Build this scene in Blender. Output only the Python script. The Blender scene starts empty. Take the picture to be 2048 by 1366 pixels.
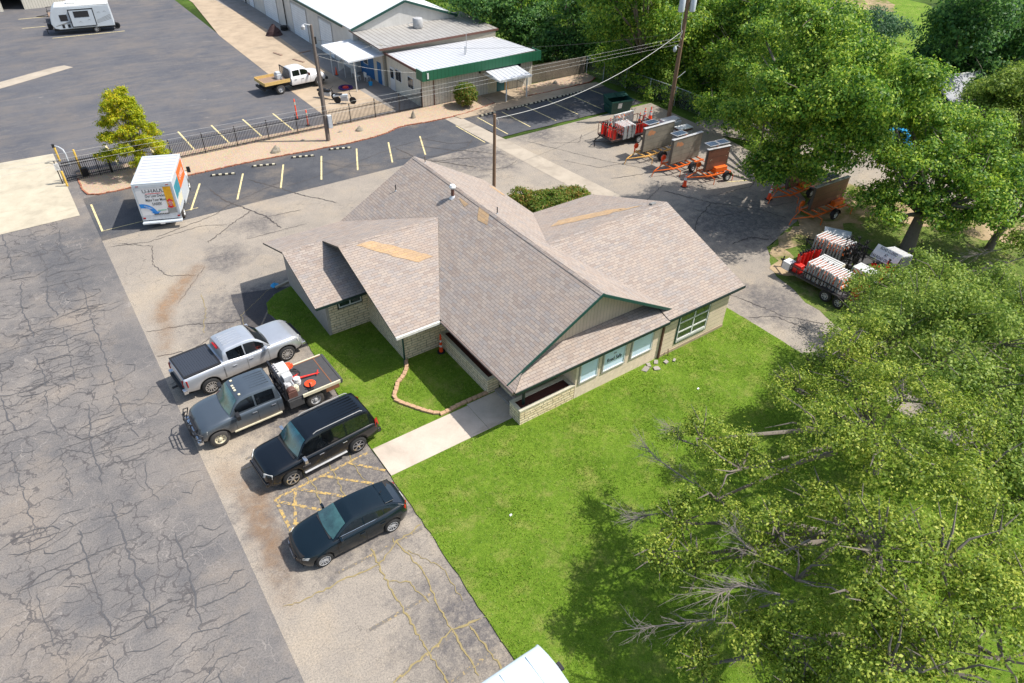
import bpy, math, random
import numpy as np
from mathutils import Vector, Matrix
R = math.radians
rnd = random.Random(7)
S = bpy.context.scene
COL = S.collection

# ---------------------------------------------------------------- camera, sky, sun
cam_d = bpy.data.cameras.new('camera'); cam = bpy.data.objects.new('camera', cam_d); COL.objects.link(cam)
CR = ((0.81789371, -0.57484115, 0.02464805), (-0.34298803, -0.52150862, -0.7812733), (0.46196221, 0.63054453, -0.62370226))
mw = Matrix(((CR[0][0], -CR[1][0], -CR[2][0], 0), (CR[0][1], -CR[1][1], -CR[2][1], 0), (CR[0][2], -CR[1][2], -CR[2][2], 22), (0, 0, 0, 1)))
cam.matrix_world = mw
cam_d.sensor_width = 36; cam_d.lens = 24; cam_d.clip_start = .5; cam_d.clip_end = 2000
S.camera = cam
SUNV = Vector((.60, -.33, 1)).normalized()
W = bpy.data.worlds.new('World'); S.world = W; W.use_nodes = True
wn = W.node_tree; bg = wn.nodes['Background']
sky = wn.nodes.new('ShaderNodeTexSky'); sky.sky_type = 'NISHITA'; sky.sun_disc = False
sky.sun_elevation = math.asin(SUNV.z); sky.sun_rotation = math.atan2(SUNV.x, SUNV.y)
sky.air_density = 1.3; sky.dust_density = 2.2; sky.ozone_density = 1.0
wn.links.new(sky.outputs[0], bg.inputs[0]); bg.inputs[1].default_value = .125
sd = bpy.data.lights.new('sun', 'SUN'); sd.energy = 4.1; sd.angle = R(.6); sd.color = (1, .955, .89)
sun = bpy.data.objects.new('sun', sd); COL.objects.link(sun)
sun.rotation_euler = SUNV.to_track_quat('Z', 'Y').to_euler()
S.view_settings.view_transform = 'Standard'; S.view_settings.look = 'None'
S.view_settings.exposure = 0.58; S.view_settings.gamma = 1
S.cycles.max_bounces = 6; S.cycles.transparent_max_bounces = 6

# ---------------------------------------------------------------- materials
MAT = {}
ORD = 'first second third fourth fifth sixth seventh eighth ninth tenth eleventh twelfth thirteenth fourteenth fifteenth sixteenth seventeenth eighteenth nineteenth twentieth'.split()
ORD += ['twenty-' + w for w in ORD[:9]] + ['thirtieth'] + ['thirty-' + w for w in ORD[:9]]
class NT:
    def __init__(s, name):
        s.m = bpy.data.materials.new(name); s.m.use_nodes = True; s.t = s.m.node_tree; s.n = s.t.nodes
        s.b = s.n['Principled BSDF']; MAT[name] = s.m
    def node(s, kind, **kw):
        n = s.n.new(kind)
        for k, v in kw.items(): setattr(n, k, v)
        return n
    def link(s, a, b): s.t.links.new(a, b)
    def pos(s):
        return s.node('ShaderNodeNewGeometry').outputs['Position']
    def mapping(s, src, scale=(1, 1, 1), loc=(0, 0, 0), rot=(0, 0, 0)):
        m = s.node('ShaderNodeMapping'); s.link(src, m.inputs[0])
        m.inputs['Location'].default_value = loc; m.inputs['Rotation'].default_value = rot; m.inputs['Scale'].default_value = scale
        return m.outputs[0]
    def noise(s, src, scale, detail=3, rough=.6, dist=0):
        n = s.node('ShaderNodeTexNoise'); s.link(src, n.inputs['Vector'])
        n.inputs['Scale'].default_value = scale; n.inputs['Detail'].default_value = detail; n.inputs['Roughness'].default_value = rough
        n.inputs['Distortion'].default_value = dist
        return n.outputs['Fac']
    def ramp(s, src, stops, interp='LINEAR'):
        r = s.node('ShaderNodeValToRGB'); r.color_ramp.interpolation = interp; s.link(src, r.inputs[0])
        e = r.color_ramp.elements
        while len(e) > 1: e.remove(e[-1])
        e[0].position = stops[0][0]; e[0].color = c4(stops[0][1])
        for p, c in stops[1:]:
            x = e.new(p); x.color = c4(c)
        return r.outputs[0]
    def math(s, op, a, b=None, clamp=False):
        n = s.node('ShaderNodeMath', operation=op, use_clamp=clamp)
        for i, v in enumerate((a, b)):
            if v is None: continue
            if isinstance(v, (int, float)): n.inputs[i].default_value = v
            else: s.link(v, n.inputs[i])
        return n.outputs[0]
    def mix(s, f, a, b, mode='MIX'):
        n = s.node('ShaderNodeMix', data_type='RGBA', blend_type=mode)
        for i, v in ((0, f), (6, a), (7, b)):
            if isinstance(v, (int, float)): n.inputs[i].default_value = v
            elif isinstance(v, tuple): n.inputs[i].default_value = c4(v)
            else: s.link(v, n.inputs[i])
        return n.outputs[2]
    def bump(s, h, strength=.3, dist=.02):
        n = s.node('ShaderNodeBump'); n.inputs['Strength'].default_value = strength; n.inputs['Distance'].default_value = dist
        s.link(h, n.inputs['Height']); s.link(n.outputs[0], s.b.inputs['Normal'])
    def out(s, col=None, rough=.7, metal=0, coat=0, spec=None):
        if col is not None:
            if isinstance(col, tuple): s.b.inputs['Base Color'].default_value = c4(col)
            else: s.link(col, s.b.inputs['Base Color'])
        s.b.inputs['Roughness'].default_value = rough; s.b.inputs['Metallic'].default_value = metal
        if coat: s.b.inputs['Coat Weight'].default_value = coat; s.b.inputs['Coat Roughness'].default_value = .04
        if spec is not None: s.b.inputs['Specular IOR Level'].default_value = spec
        return s.m
def c4(c):
    if isinstance(c, (int, float)): return (c, c, c, 1)
    return (c[0], c[1], c[2], 1)
def mul(c, k): return tuple(min(1, x * k) for x in c)
def simple(name, col, rough=.6, metal=0, var=.12, scale=6, coat=0, dirt=0, spec=None):
    t = NT(name); p = t.pos()
    n = t.noise(p, scale, 4)
    c = t.ramp(n, [(.3, mul(col, 1 - var)), (.7, mul(col, 1 + var))])
    if dirt:
        n2 = t.noise(p, 1.7, 6, .7); c = t.mix(t.ramp(n2, [(.45, 0), (.75, dirt)]), c, (.22, .17, .12))
    return t.out(c, rough, metal, coat, spec)

# asphalt family ---------------------------------------------------
def asphalt(name, lo, hi, tint, seal=0, fine=.5, streak=False, mott=False, spots=()):
    t = NT(name); p = t.pos()
    big = t.noise(p, .13, 5, .62, .4); med = t.noise(p, .9, 5, .65); gr = t.noise(p, 17, 4, .9)
    f = t.math('ADD', t.math('MULTIPLY', big, .62), t.math('MULTIPLY', med, .38))
    c = t.ramp(f, [(.36, lo), (.5, mul([(a + b) / 2 for a, b in zip(lo, hi)], 1)), (.64, hi)])
    tn = t.noise(t.mapping(p, (1, 1, 1), (31, 7, 0)), .22, 6, .7)
    c = t.mix(t.ramp(tn, [(.5, 0), (.7, .8)]), c, tint)
    if streak:
        sn = t.noise(t.mapping(p, (.16, .7, 1), rot=(0, 0, .25)), 1.0, 7, .75, 1.2)
        c = t.mix(t.ramp(sn, [(.46, 0), (.64, .6)]), c, (.175, .155, .14))
        s2 = t.noise(t.mapping(p, (.5, 1.6, 1), (5, 9, 0), (0, 0, -.3)), 1.3, 6, .8, 1.0)
        c = t.mix(t.ramp(s2, [(.6, 0), (.7, .6)]), c, (.30, .27, .235))
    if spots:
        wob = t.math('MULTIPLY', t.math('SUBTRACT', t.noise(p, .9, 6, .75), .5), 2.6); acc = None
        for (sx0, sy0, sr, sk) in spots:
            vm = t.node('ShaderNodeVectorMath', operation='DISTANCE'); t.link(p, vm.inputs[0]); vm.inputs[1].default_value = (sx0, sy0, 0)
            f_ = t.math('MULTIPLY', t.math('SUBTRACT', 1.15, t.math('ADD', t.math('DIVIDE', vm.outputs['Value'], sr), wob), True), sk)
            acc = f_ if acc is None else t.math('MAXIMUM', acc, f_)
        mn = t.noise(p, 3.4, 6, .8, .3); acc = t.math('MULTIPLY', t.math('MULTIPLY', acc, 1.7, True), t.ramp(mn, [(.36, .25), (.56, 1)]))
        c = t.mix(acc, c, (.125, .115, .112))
    if mott:
        mn = t.noise(p, 3.2, 6, .8, .3); c = t.mix(t.ramp(mn, [(.46, 0), (.58, .75)]), c, (.12, .11, .108))
    sp = t.ramp(t.noise(p, 55, 2, .9), [(.3, (.55, .55, .55)), (.52, (1, 1, 1)), (.72, (1.0, 1.0, 1.0))])
    c = t.mix(.75, c, sp, 'MULTIPLY')
    ag = t.ramp(gr, [(.36, (.50, .50, .51)), (.5, (1, 1, 1)), (.64, (1.42, 1.38, 1.32))])
    c = t.mix(.72, c, ag, 'MULTIPLY')
    # hairline network
    v = t.node('ShaderNodeTexVoronoi', feature='DISTANCE_TO_EDGE')
    wv = t.node('ShaderNodeVectorMath', operation='ADD')
    nz = t.node('ShaderNodeTexNoise'); nz.inputs['Scale'].default_value = 1.4; nz.inputs['Detail'].default_value = 4
    t.link(p, nz.inputs['Vector'])
    sc = t.node('ShaderNodeVectorMath', operation='SCALE'); sc.inputs['Scale'].default_value = .9
    t.link(nz.outputs['Color'], sc.inputs[0]); t.link(p, wv.inputs[0]); t.link(sc.outputs[0], wv.inputs[1])
    wp = wv.outputs[0]
    t.link(t.mapping(wp, (1, 1.2, 1)), v.inputs['Vector']); v.inputs['Scale'].default_value = 1.15
    hair = t.math('LESS_THAN', v.outputs['Distance'], .011)
    hair = t.math('MULTIPLY', hair, t.ramp(t.noise(p, .35, 3), [(.46, 0), (.56, fine)]))
    c = t.mix(hair, c, mul(hi, 1.25) if seal else mul(lo, .45))
    if seal:
        # tar-filled cracks, mostly running across the drive
        for (sx, sy, s0, w, lim) in ((.45, 1.1, 1.2, .023, .42), (.8, .36, .9, .02, .46)):
            v2 = t.node('ShaderNodeTexVoronoi', feature='DISTANCE_TO_EDGE')
            t.link(t.mapping(wp, (sx, sy, 1), (sx * 9, 3, 0)), v2.inputs['Vector']); v2.inputs['Scale'].default_value = s0
            ww = t.math('MULTIPLY', t.noise(p, 1.1, 2), w * 1.6)
            e = t.math('LESS_THAN', v2.outputs['Distance'], ww)
            sx_ = t.node('ShaderNodeSeparateXYZ'); t.link(wp, sx_.inputs[0])
            e = t.math('MULTIPLY', e, t.ramp(t.math('ADD', t.math('MULTIPLY', sx_.outputs['X'], -.25), .1), [(0, .12), (.25, 1)]))
            e = t.math('MULTIPLY', e, t.ramp(t.noise(t.mapping(p, loc=(sx * 40, 0, 0)), .3, 3), [(lim, 0), (lim + .05, seal)]))
            c = t.mix(e, c, (.078, .072, .072))
    t.bump(gr, .25, .01)
    return t.out(c, .9, spec=.25)
asphalt('asphalt_drive', (.108, .107, .112), (.23, .207, .186), (.26, .22, .18), seal=.72, fine=.6)
asphalt('asphalt_lot', (.085, .090, .106), (.135, .132, .138), (.17, .15, .135), seal=0, fine=.12, streak=True)
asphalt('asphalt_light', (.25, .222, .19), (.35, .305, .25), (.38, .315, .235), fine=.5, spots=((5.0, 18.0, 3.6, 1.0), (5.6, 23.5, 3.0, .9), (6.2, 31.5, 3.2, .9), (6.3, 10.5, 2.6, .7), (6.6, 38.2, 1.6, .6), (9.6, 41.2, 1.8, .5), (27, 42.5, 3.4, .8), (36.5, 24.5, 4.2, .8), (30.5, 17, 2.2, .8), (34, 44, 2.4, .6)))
asphalt('asphalt_strip', (.062, .066, .076), (.105, .106, .112), (.19, .16, .13), fine=.4)
asphalt('asphalt_worn', (.14, .13, .125), (.33, .285, .235), (.36, .30, .225), fine=.6, mott=True)
asphalt('asphalt_stain_shade', (.048, .048, .055), (.085, .082, .085), (.14, .12, .1), fine=.3)

def concrete(name, col, joint=0, rough=.85):
    t = NT(name); p = t.pos()
    n = t.noise(p, .7, 6, .65, .3); f = t.noise(p, 18, 4, .75)
    c = t.ramp(n, [(.3, mul(col, .74)), (.5, mul(col, .95)), (.68, mul(col, 1.1))])
    c = t.mix(t.ramp(f, [(.3, .0), (.75, .35)]), c, mul(col, .62))
    st = t.noise(t.mapping(p, (.3, 1.3, 1), (4, 4, 0)), .8, 5, .7)
    c = t.mix(t.ramp(st, [(.56, 0), (.7, .55)]), c, (.2, .17, .13))
    t.bump(f, .15, .01)
    return t.out(c, rough, spec=.3)
concrete('concrete_pad', (.50, .44, .33)); concrete('concrete_walk', (.53, .45, .365)); concrete('concrete_gutter', (.42, .36, .285))
concrete('concrete_step', (.34, .31, .28)); concrete('concrete_apron', (.43, .335, .235)); concrete('concrete_grey', (.26, .24, .22))

def gravel():
    t = NT('gravel'); p = t.pos()
    v = t.node('ShaderNodeTexVoronoi'); t.link(p, v.inputs['Vector']); v.inputs['Scale'].default_value = 16
    n = t.noise(p, .5, 5)
    c = t.mix(.35, (.40, .30, .205), v.outputs['Color'], 'SOFT_LIGHT')
    c = t.mix(t.ramp(n, [(.3, .0), (.7, .45)]), c, (.46, .36, .265))
    c = t.mix(t.ramp(t.noise(p, 4, 4, .7), [(.6, 0), (.75, .5)]), c, (.28, .19, .12))
    t.bump(v.outputs['Distance'], .6, .03); t.out(c, .95, spec=.2)
gravel()
def grassmat(name, dark, mid, lit, yel):
    t = NT(name); p = t.pos()
    a = t.noise(p, .45, 6, .7, .3); b = t.noise(p, 5.5, 4, .75); f = t.noise(p, 34, 3, .85)
    c = t.ramp(t.math('ADD', t.math('MULTIPLY', a, .45), t.math('MULTIPLY', b, .55)), [(.33, dark), (.5, mid), (.66, lit)])
    c = t.mix(t.ramp(t.noise(t.mapping(p, loc=(9, 3, 0)), .9, 6, .75), [(.50, 0), (.70, .8)]), c, yel)
    c = t.mix(.8, c, t.ramp(f, [(.3, (.45, .45, .45)), (.62, (1.25, 1.25, 1.25))]), 'MULTIPLY')
    t.bump(f, .9, .05); t.out(c, .9, spec=.15)
grassmat('lawn', (.062, .125, .008), (.13, .222, .018), (.185, .28, .030), (.28, .29, .075))
grassmat('rough_grass', (.05, .09, .018), (.12, .18, .03), (.2, .25, .05), (.34, .27, .14))
def dirt():
    t = NT('dirt'); p = t.pos()
    n = t.noise(p, .35, 6, .7, .5); f = t.noise(p, 12, 4, .8)
    c = t.ramp(n, [(.4, (.12, .16, .03)), (.5, (.30, .23, .13)), (.62, (.43, .32, .20))])
    c = t.mix(.6, c, t.ramp(f, [(.3, (.6, .6, .6)), (.65, (1.15, 1.15, 1.15))]), 'MULTIPLY')
    t.bump(f, .5, .04); t.out(c, .95, spec=.1)
dirt()
def woods():
    t = NT('forest_floor'); p = t.pos()
    n = t.noise(p, .08, 6, .7, .5); f = t.noise(p, 5, 4, .8)
    c = t.ramp(n, [(.4, (.035, .06, .012)), (.52, (.09, .15, .025)), (.64, (.16, .24, .04))])
    c = t.mix(.6, c, t.ramp(f, [(.3, (.5, .5, .5)), (.65, (1.2, 1.2, 1.2))]), 'MULTIPLY')
    t.bump(f, .5, .1); t.out(c, .95, spec=.1)
woods()

def uvn(t):
    return t.node('ShaderNodeTexCoord').outputs['UV']
def shingle(name, base, k=1.0):
    t = NT(name); uv = uvn(t); p = t.pos()
    b = t.node('ShaderNodeTexBrick'); t.link(uv, b.inputs['Vector'])
    b.inputs['Scale'].default_value = 1; b.inputs['Brick Width'].default_value = .34; b.inputs['Row Height'].default_value = .15
    b.inputs['Mortar Size'].default_value = .009; b.inputs['Mortar Smooth'].default_value = .3; b.inputs['Bias'].default_value = 0
    b.offset = .37
    b.inputs['Color1'].default_value = (0, 0, 0, 1); b.inputs['Color2'].default_value = (1, 1, 1, 1); b.inputs['Mortar'].default_value = (.5, .5, .5, 1)
    rgb = b.outputs['Color']
    c = t.ramp(rgb, [(0, mul((.285, .232, .198), k)), (.25, mul((.335, .275, .232), k)), (.5, mul((.30, .27, .25), k)), (.75, mul((.385, .32, .265), k)), (1, mul((.345, .30, .265), k))])
    n = t.noise(p, .45, 5, .65); c = t.mix(t.ramp(n, [(.42, 0), (.66, .6)]), c, mul((.385, .305, .245), k))
    n2 = t.noise(t.mapping(p, (1, 1, 1), (20, 0, 0)), 1.3, 5, .7); c = t.mix(t.ramp(n2, [(.5, 0), (.7, .45)]), c, mul((.27, .255, .25), k))
    c = t.mix(.5, c, t.ramp(t.noise(p, 40, 2, .8), [(.3, (.7, .7, .7)), (.7, (1.15, 1.15, 1.15))]), 'MULTIPLY')
    c = t.mix(b.outputs['Fac'], c, mul((.15, .125, .11), k))
    # saw-tooth course relief
    sep = t.node('ShaderNodeSeparateXYZ'); t.link(uv, sep.inputs[0])
    saw = t.math('FRACT', t.math('DIVIDE', sep.outputs['Y'], .15))
    h = t.math('SUBTRACT', t.math('MULTIPLY', t.math('SUBTRACT', 1, saw), .5), t.math('MULTIPLY', b.outputs['Fac'], .5))
    t.bump(h, .55, .02); return t.out(c, .93, spec=.2)
shingle('shingle', None)
def patchm():
    t = NT('shingle_patch'); uv = uvn(t); p = t.pos()
    b = t.node('ShaderNodeTexBrick'); t.link(uv, b.inputs['Vector']); b.inputs['Scale'].default_value = 1
    b.inputs['Brick Width'].default_value = .34; b.inputs['Row Height'].default_value = .15; b.inputs['Mortar Size'].default_value = .008; b.offset = .37
    b.inputs['Color1'].default_value = (.46, .30, .155, 1); b.inputs['Color2'].default_value = (.37, .26, .16, 1); b.inputs['Mortar'].default_value = (.25, .15, .08, 1)
    c = t.mix(t.ramp(t.noise(p, 2.2, 4), [(.5, 0), (.7, .6)]), b.outputs['Color'], (.50, .36, .22))
    t.out(c, .9)
patchm()
def stone(name, k=1.0, rel=.9):
    t = NT(name); uv = uvn(t); p = t.pos()
    nz = t.node('ShaderNodeTexNoise'); t.link(uv, nz.inputs['Vector']); nz.inputs['Scale'].default_value = 3.5
    sc = t.node('ShaderNodeVectorMath', operation='SCALE'); sc.inputs['Scale'].default_value = .035; t.link(nz.outputs['Color'], sc.inputs[0])
    ad = t.node('ShaderNodeVectorMath', operation='ADD'); t.link(uv, ad.inputs[0]); t.link(sc.outputs[0], ad.inputs[1])
    b = t.node('ShaderNodeTexBrick'); t.link(ad.outputs[0], b.inputs['Vector']); b.inputs['Scale'].default_value = 1
    b.inputs['Brick Width'].default_value = .52; b.inputs['Row Height'].default_value = .155; b.inputs['Mortar Size'].default_value = .015; b.inputs['Mortar Smooth'].default_value = .4
    b.offset = .43; b.offset_frequency = 2; b.squash = .62; b.squash_frequency = 3
    b.inputs['Color1'].default_value = c4(mul((.80, .64, .42), k)); b.inputs['Color2'].default_value = c4(mul((.90, .76, .54), k)); b.inputs['Mortar'].default_value = c4(mul((.24, .2, .14), k))
    n = t.noise(p, 7, 5, .7)
    c = t.mix(.45, b.outputs['Color'], t.ramp(n, [(.3, (.62, .6, .56)), (.66, (1.1, 1.1, 1.08))]), 'MULTIPLY')
    h = t.math('ADD', t.math('MULTIPLY', n, .9), t.math('SUBTRACT', 1, b.outputs['Fac']))
    t.bump(h, rel, .035); t.out(c, .9, spec=.2)
stone('veneer_stone'); stone('veneer_plain', .93, .35)
def lined(name, col, axis, step, w, dark, rough=.6, metal=0, dirt=.3, wave=0):
    """panel with grooves every `step` metres along the u or v of its own uv"""
    t = NT(name); uv = uvn(t); p = t.pos()
    sep = t.node('ShaderNodeSeparateXYZ'); t.link(uv, sep.inputs[0])
    fr = t.math('FRACT', t.math('DIVIDE', sep.outputs[axis], step))
    g = t.math('LESS_THAN', fr, w)
    n = t.noise(p, 1.1, 5, .7)
    c = t.ramp(n, [(.3, mul(col, 1 - dirt * .4)), (.65, mul(col, 1.05))])
    st = t.noise(t.mapping(p, (3, 3, .35)), 1.0, 5, .7)
    c = t.mix(t.ramp(st, [(.55, 0), (.75, dirt)]), c, mul(col, .55))
    c = t.mix(g, c, dark)
    t.bump(t.math('SUBTRACT', 1, g), .5, .03)
    return t.out(c, rough, metal)
lined('siding_board', (.68, .555, .425), 1, .27, .055, (.26, .22, .16))
lined('gable_board', (.56, .46, .36), 0, .2, .07, (.24, .2, .15))
lined('metal_wall', (.64, .595, .50), 0, .3, .12, (.36, .33, .26), .5)
lined('metal_wall_white', (.60, .585, .555), 0, .3, .06, (.56, .55, .52), .5)
lined('roll_door', (.72, .76, .80), 1, .25, .12, (.5, .55, .6), .5)
lined('metal_roof', (.50, .51, .53), 0, .46, .16, (.27, .28, .30), .45, 0, .2)
lined('metal_roof_tan', (.36, .345, .32), 0, .5, .2, (.19, .175, .155), .5, 0, .5)
lined('metal_roof_white', (.64, .66, .66), 0, .6, .06, (.48, .49, .49), .5, 0, .12)
lined('green_fascia', (.018, .115, .058), 0, .38, .09, (.004, .05, .02), .45, 0, .1)
lined('fence_wood', (.19, .16, .125), 0, .14, .1, (.05, .04, .03), .9, 0, .6)
lined('bed_cover', (.035, .04, .052), 0, .105, .16, (.008, .009, .012), .45, 0, .1)
lined('tan_block', (.34, .31, .25), 1, .2, .06, (.24, .21, .17), .85)
lined('led_panel', (.23, .21, .17), 1, .4, .05, (.09, .08, .065), .4, 0, .8)
lined('led_panel_red', (.19, .085, .055), 1, .42, .06, (.06, .03, .02), .4, 0, .8)

for a in (
    ('trim_green', (.013, .065, .052), .5), ('trim_dark', (.008, .024, .022), .5), ('white_paint', (.66, .66, .64), .45), ('cap_stone', (.50, .46, .36), .9),
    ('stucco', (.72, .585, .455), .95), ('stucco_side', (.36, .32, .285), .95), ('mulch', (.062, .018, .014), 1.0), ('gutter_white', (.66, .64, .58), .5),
    ('gutter_rust', (.20, .15, .13), .8), ('brown_trim', (.13, .06, .045), .6), ('black_metal', (.012, .012, .014), .45), ('rubber', (.018, .018, .018), .85),
    ('worn_tyre', (.055, .05, .045), .9), ('dark_void', (.006, .006, .007), .9), ('blue_paint', (.012, .13, .36), .5), ('teal_paint', (.03, .17, .19), .5),
    ('steel', (.42, .42, .42), .45), ('galv', (.48, .50, .52), .4), ('orange_paint', (.72, .135, .012), .45), ('orange_plastic', (.85, .07, .012), .5),
    ('red_plastic', (.60, .02, .012), .5), ('yellow_paint', (.66, .43, .075), .8), ('stripe_pale', (.70, .58, .26), .8), ('stripe_worn', (.48, .30, .055), .85),
    ('pole_wood', (.20, .125, .075), .9), ('pole_grey', (.16, .13, .11), .9), ('bark', (.17, .145, .12), .95), ('dead_twig', (.22, .19, .165), .95), ('brick_edge', (.33, .13, .075), .9),
    ('edging_block', (.46, .29, .17), .9), ('rock', (.25, .22, .17), .95), ('cream', (.62, .56, .40), .7), ('dumpster_green', (.008, .055, .042), .5),
    ('wood_plank', (.60, .40, .14), .8), ('deck_wood', (.25, .17, .12), .9), ('deck_steel', (.055, .054, .055), .7), ('rust', (.22, .09, .04), .9), ('plastic_lens_red', (.32, .008, .008), .2),
    ('tarp', (.04, .018, .018), .8), ('pool_blue', (.02, .32, .62), .5), ('blanket', (.05, .02, .12), .9), ('crack_weed', (.27, .215, .10), 1.0), ('tar', (.082, .080, .082), .7), ('crack_dark', (.07, .06, .055), .95),
    ('rusty_dust', (.30, .19, .11), 1.0), ('leg_grey', (.26, .27, .27), .6), ('insul', (.08, .07, .06), .4), ('lens_white', (.55, .55, .52), .2), ('amber', (.75, .42, .12), .3), ('hose', (.02, .02, .02), .5),
    ('ink_black', (.012, .012, .014), .6), ('ink_red', (.60, .02, .02), .6), ('ink_orange', (.42, .19, .09), .7), ('ink_yellow', (.72, .36, .01), .5), ('ink_blue', (.02, .22, .62), .5), ('ink_teal', (.03, .22, .28), .5), ('ink_green', (.18, .42, .27), .6), ('ink_grey', (.25, .25, .24), .6),
    ('wire_grey', (.50, .50, .47), .6), ('wire_dark', (.05, .05, .05), .6), ('mud', (.12, .09, .07), 1.0), ('interior', (.10, .09, .08), .8), ('grey_roof', (.33, .34, .36), .8)):
    simple(*a)
simple('awning_white', (.64, .66, .68), .45, var=.03)
def paint(name, col, metal=.0, rough=.28, coat=1.0, dirt=0, spec=None):
    t = NT(name); p = t.pos()
    c = t.ramp(t.noise(p, 2.2, 4), [(.3, mul(col, .96)), (.7, mul(col, 1.04))])
    if dirt:
        sep = t.node('ShaderNodeSeparateXYZ'); t.link(p, sep.inputs[0])
        lowz = t.ramp(t.math('ADD', sep.outputs['Z'], t.math('MULTIPLY', t.noise(p, 3, 4), .3)), [(.55, dirt), (1.05, 0)])
        c = t.mix(lowz, c, (.22, .18, .14))
    return t.out(c, rough, metal, coat, spec)
paint('silver_paint', (.50, .52, .55), .55, .33, dirt=.5); paint('grey_paint', (.085, .105, .125), .45, .36, dirt=.75); paint('black_paint', (.003, .005, .008), 0, .25, .55, dirt=.05, spec=.3)
paint('navy_paint', (.003, .009, .014), 0, .25, .6, spec=.3); paint('white_gloss', (.68, .68, .68), 0, .35, .6, dirt=.2); paint('van_white', (.52, .60, .66), 0, .3, .8)
paint('truck_box', (.50, .54, .57), 0, .45, .2); paint('chrome', (.62, .63, .65), .9, .15, 0)
def glass(name, col, rough=.05):
    t = NT(name); p = t.pos()
    c = t.mix(t.ramp(t.noise(p, 2.0, 3), [(.4, 0), (.62, .8)]), col, mul(col, .35))
    t.out(c, rough, 0, 1, .9)
glass('windshield_teal', (.012, .085, .105)); glass('windshield_pale', (.045, .12, .115)); glass('glass_dark', (.006, .008, .010)); glass('glass_house', (.03, .05, .05)); simple('glass_blinds', (.62, .76, .92), .35, var=.05, scale=1)
def solar():
    t = NT('solar_cell'); uv = uvn(t)
    b = t.node('ShaderNodeTexBrick'); t.link(uv, b.inputs['Vector']); b.offset = 0; b.inputs['Scale'].default_value = 1
    b.inputs['Brick Width'].default_value = .16; b.inputs['Row Height'].default_value = .16; b.inputs['Mortar Size'].default_value = .006
    b.inputs['Color1'].default_value = (.02, .04, .085, 1); b.inputs['Color2'].default_value = (.03, .055, .11, 1); b.inputs['Mortar'].default_value = (.18, .2, .23, 1)
    t.out(b.outputs['Color'], .2, 0, .5)
solar()
def barricade():
    t = NT('barricade_stripe'); uv = uvn(t); sep = t.node('ShaderNodeSeparateXYZ'); t.link(uv, sep.inputs[0])
    d = t.math('FRACT', t.math('MULTIPLY', t.math('ADD', sep.outputs['X'], sep.outputs['Y']), 3.2))
    t.out(t.mix(t.math('LESS_THAN', d, .45), (.76, .74, .70), (.80, .17, .02)), .5)
barricade()
def leafm(name, cols, trans=.45):
    t = NT(name)
    g = t.node('ShaderNodeNewGeometry')
    r = g.outputs['Random Per Island']
    n = t.noise(g.outputs['Position'], .55, 3, .6)
    f = t.math('ADD', t.math('MULTIPLY', r, .5), t.math('MULTIPLY', n, .5))
    c = t.ramp(f, [(.25, cols[0]), (.42, cols[1]), (.58, cols[2]), (.75, cols[3])])
    t.out(c, .55, spec=.35)
    tr = t.node('ShaderNodeBsdfTranslucent'); t.link(t.mix(.5, c, (.8, 1.0, .12), 'MULTIPLY'), tr.inputs[0])
    t.link(c, tr.inputs[0])
    mx = t.node('ShaderNodeMixShader'); mx.inputs[0].default_value = trans
    t.link(t.b.outputs[0], mx.inputs[1]); t.link(tr.outputs[0], mx.inputs[2]); t.link(mx.outputs[0], t.n['Material Output'].inputs[0])
leafm('leaf_olive', ((.09, .15, .016), (.18, .28, .030), (.33, .43, .055), (.54, .58, .10)))
leafm('leaf_green', ((.055, .145, .020), (.12, .26, .030), (.26, .42, .042), (.48, .58, .07)))
leafm('leaf_dark', ((.035, .11, .03), (.065, .17, .042), (.11, .25, .055), (.20, .36, .07)))
leafm('leaf_willow', ((.11, .19, .03), (.19, .30, .045), (.29, .40, .06), (.42, .50, .10)))
leafm('leaf_yellow', ((.20, .27, .008), (.34, .42, .010), (.50, .53, .012), (.66, .50, .02)))
leafm('leaf_blue', ((.04, .10, .05), (.06, .14, .07), (.09, .19, .09), (.14, .25, .11)))
leafm('leaf_hedge', ((.06, .14, .012), (.12, .22, .02), (.24, .28, .04), (.36, .20, .05)))
leafm('grass_blade', ((.105, .205, .012), (.155, .27, .018), (.22, .34, .028), (.31, .36, .06)), .3)

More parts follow.
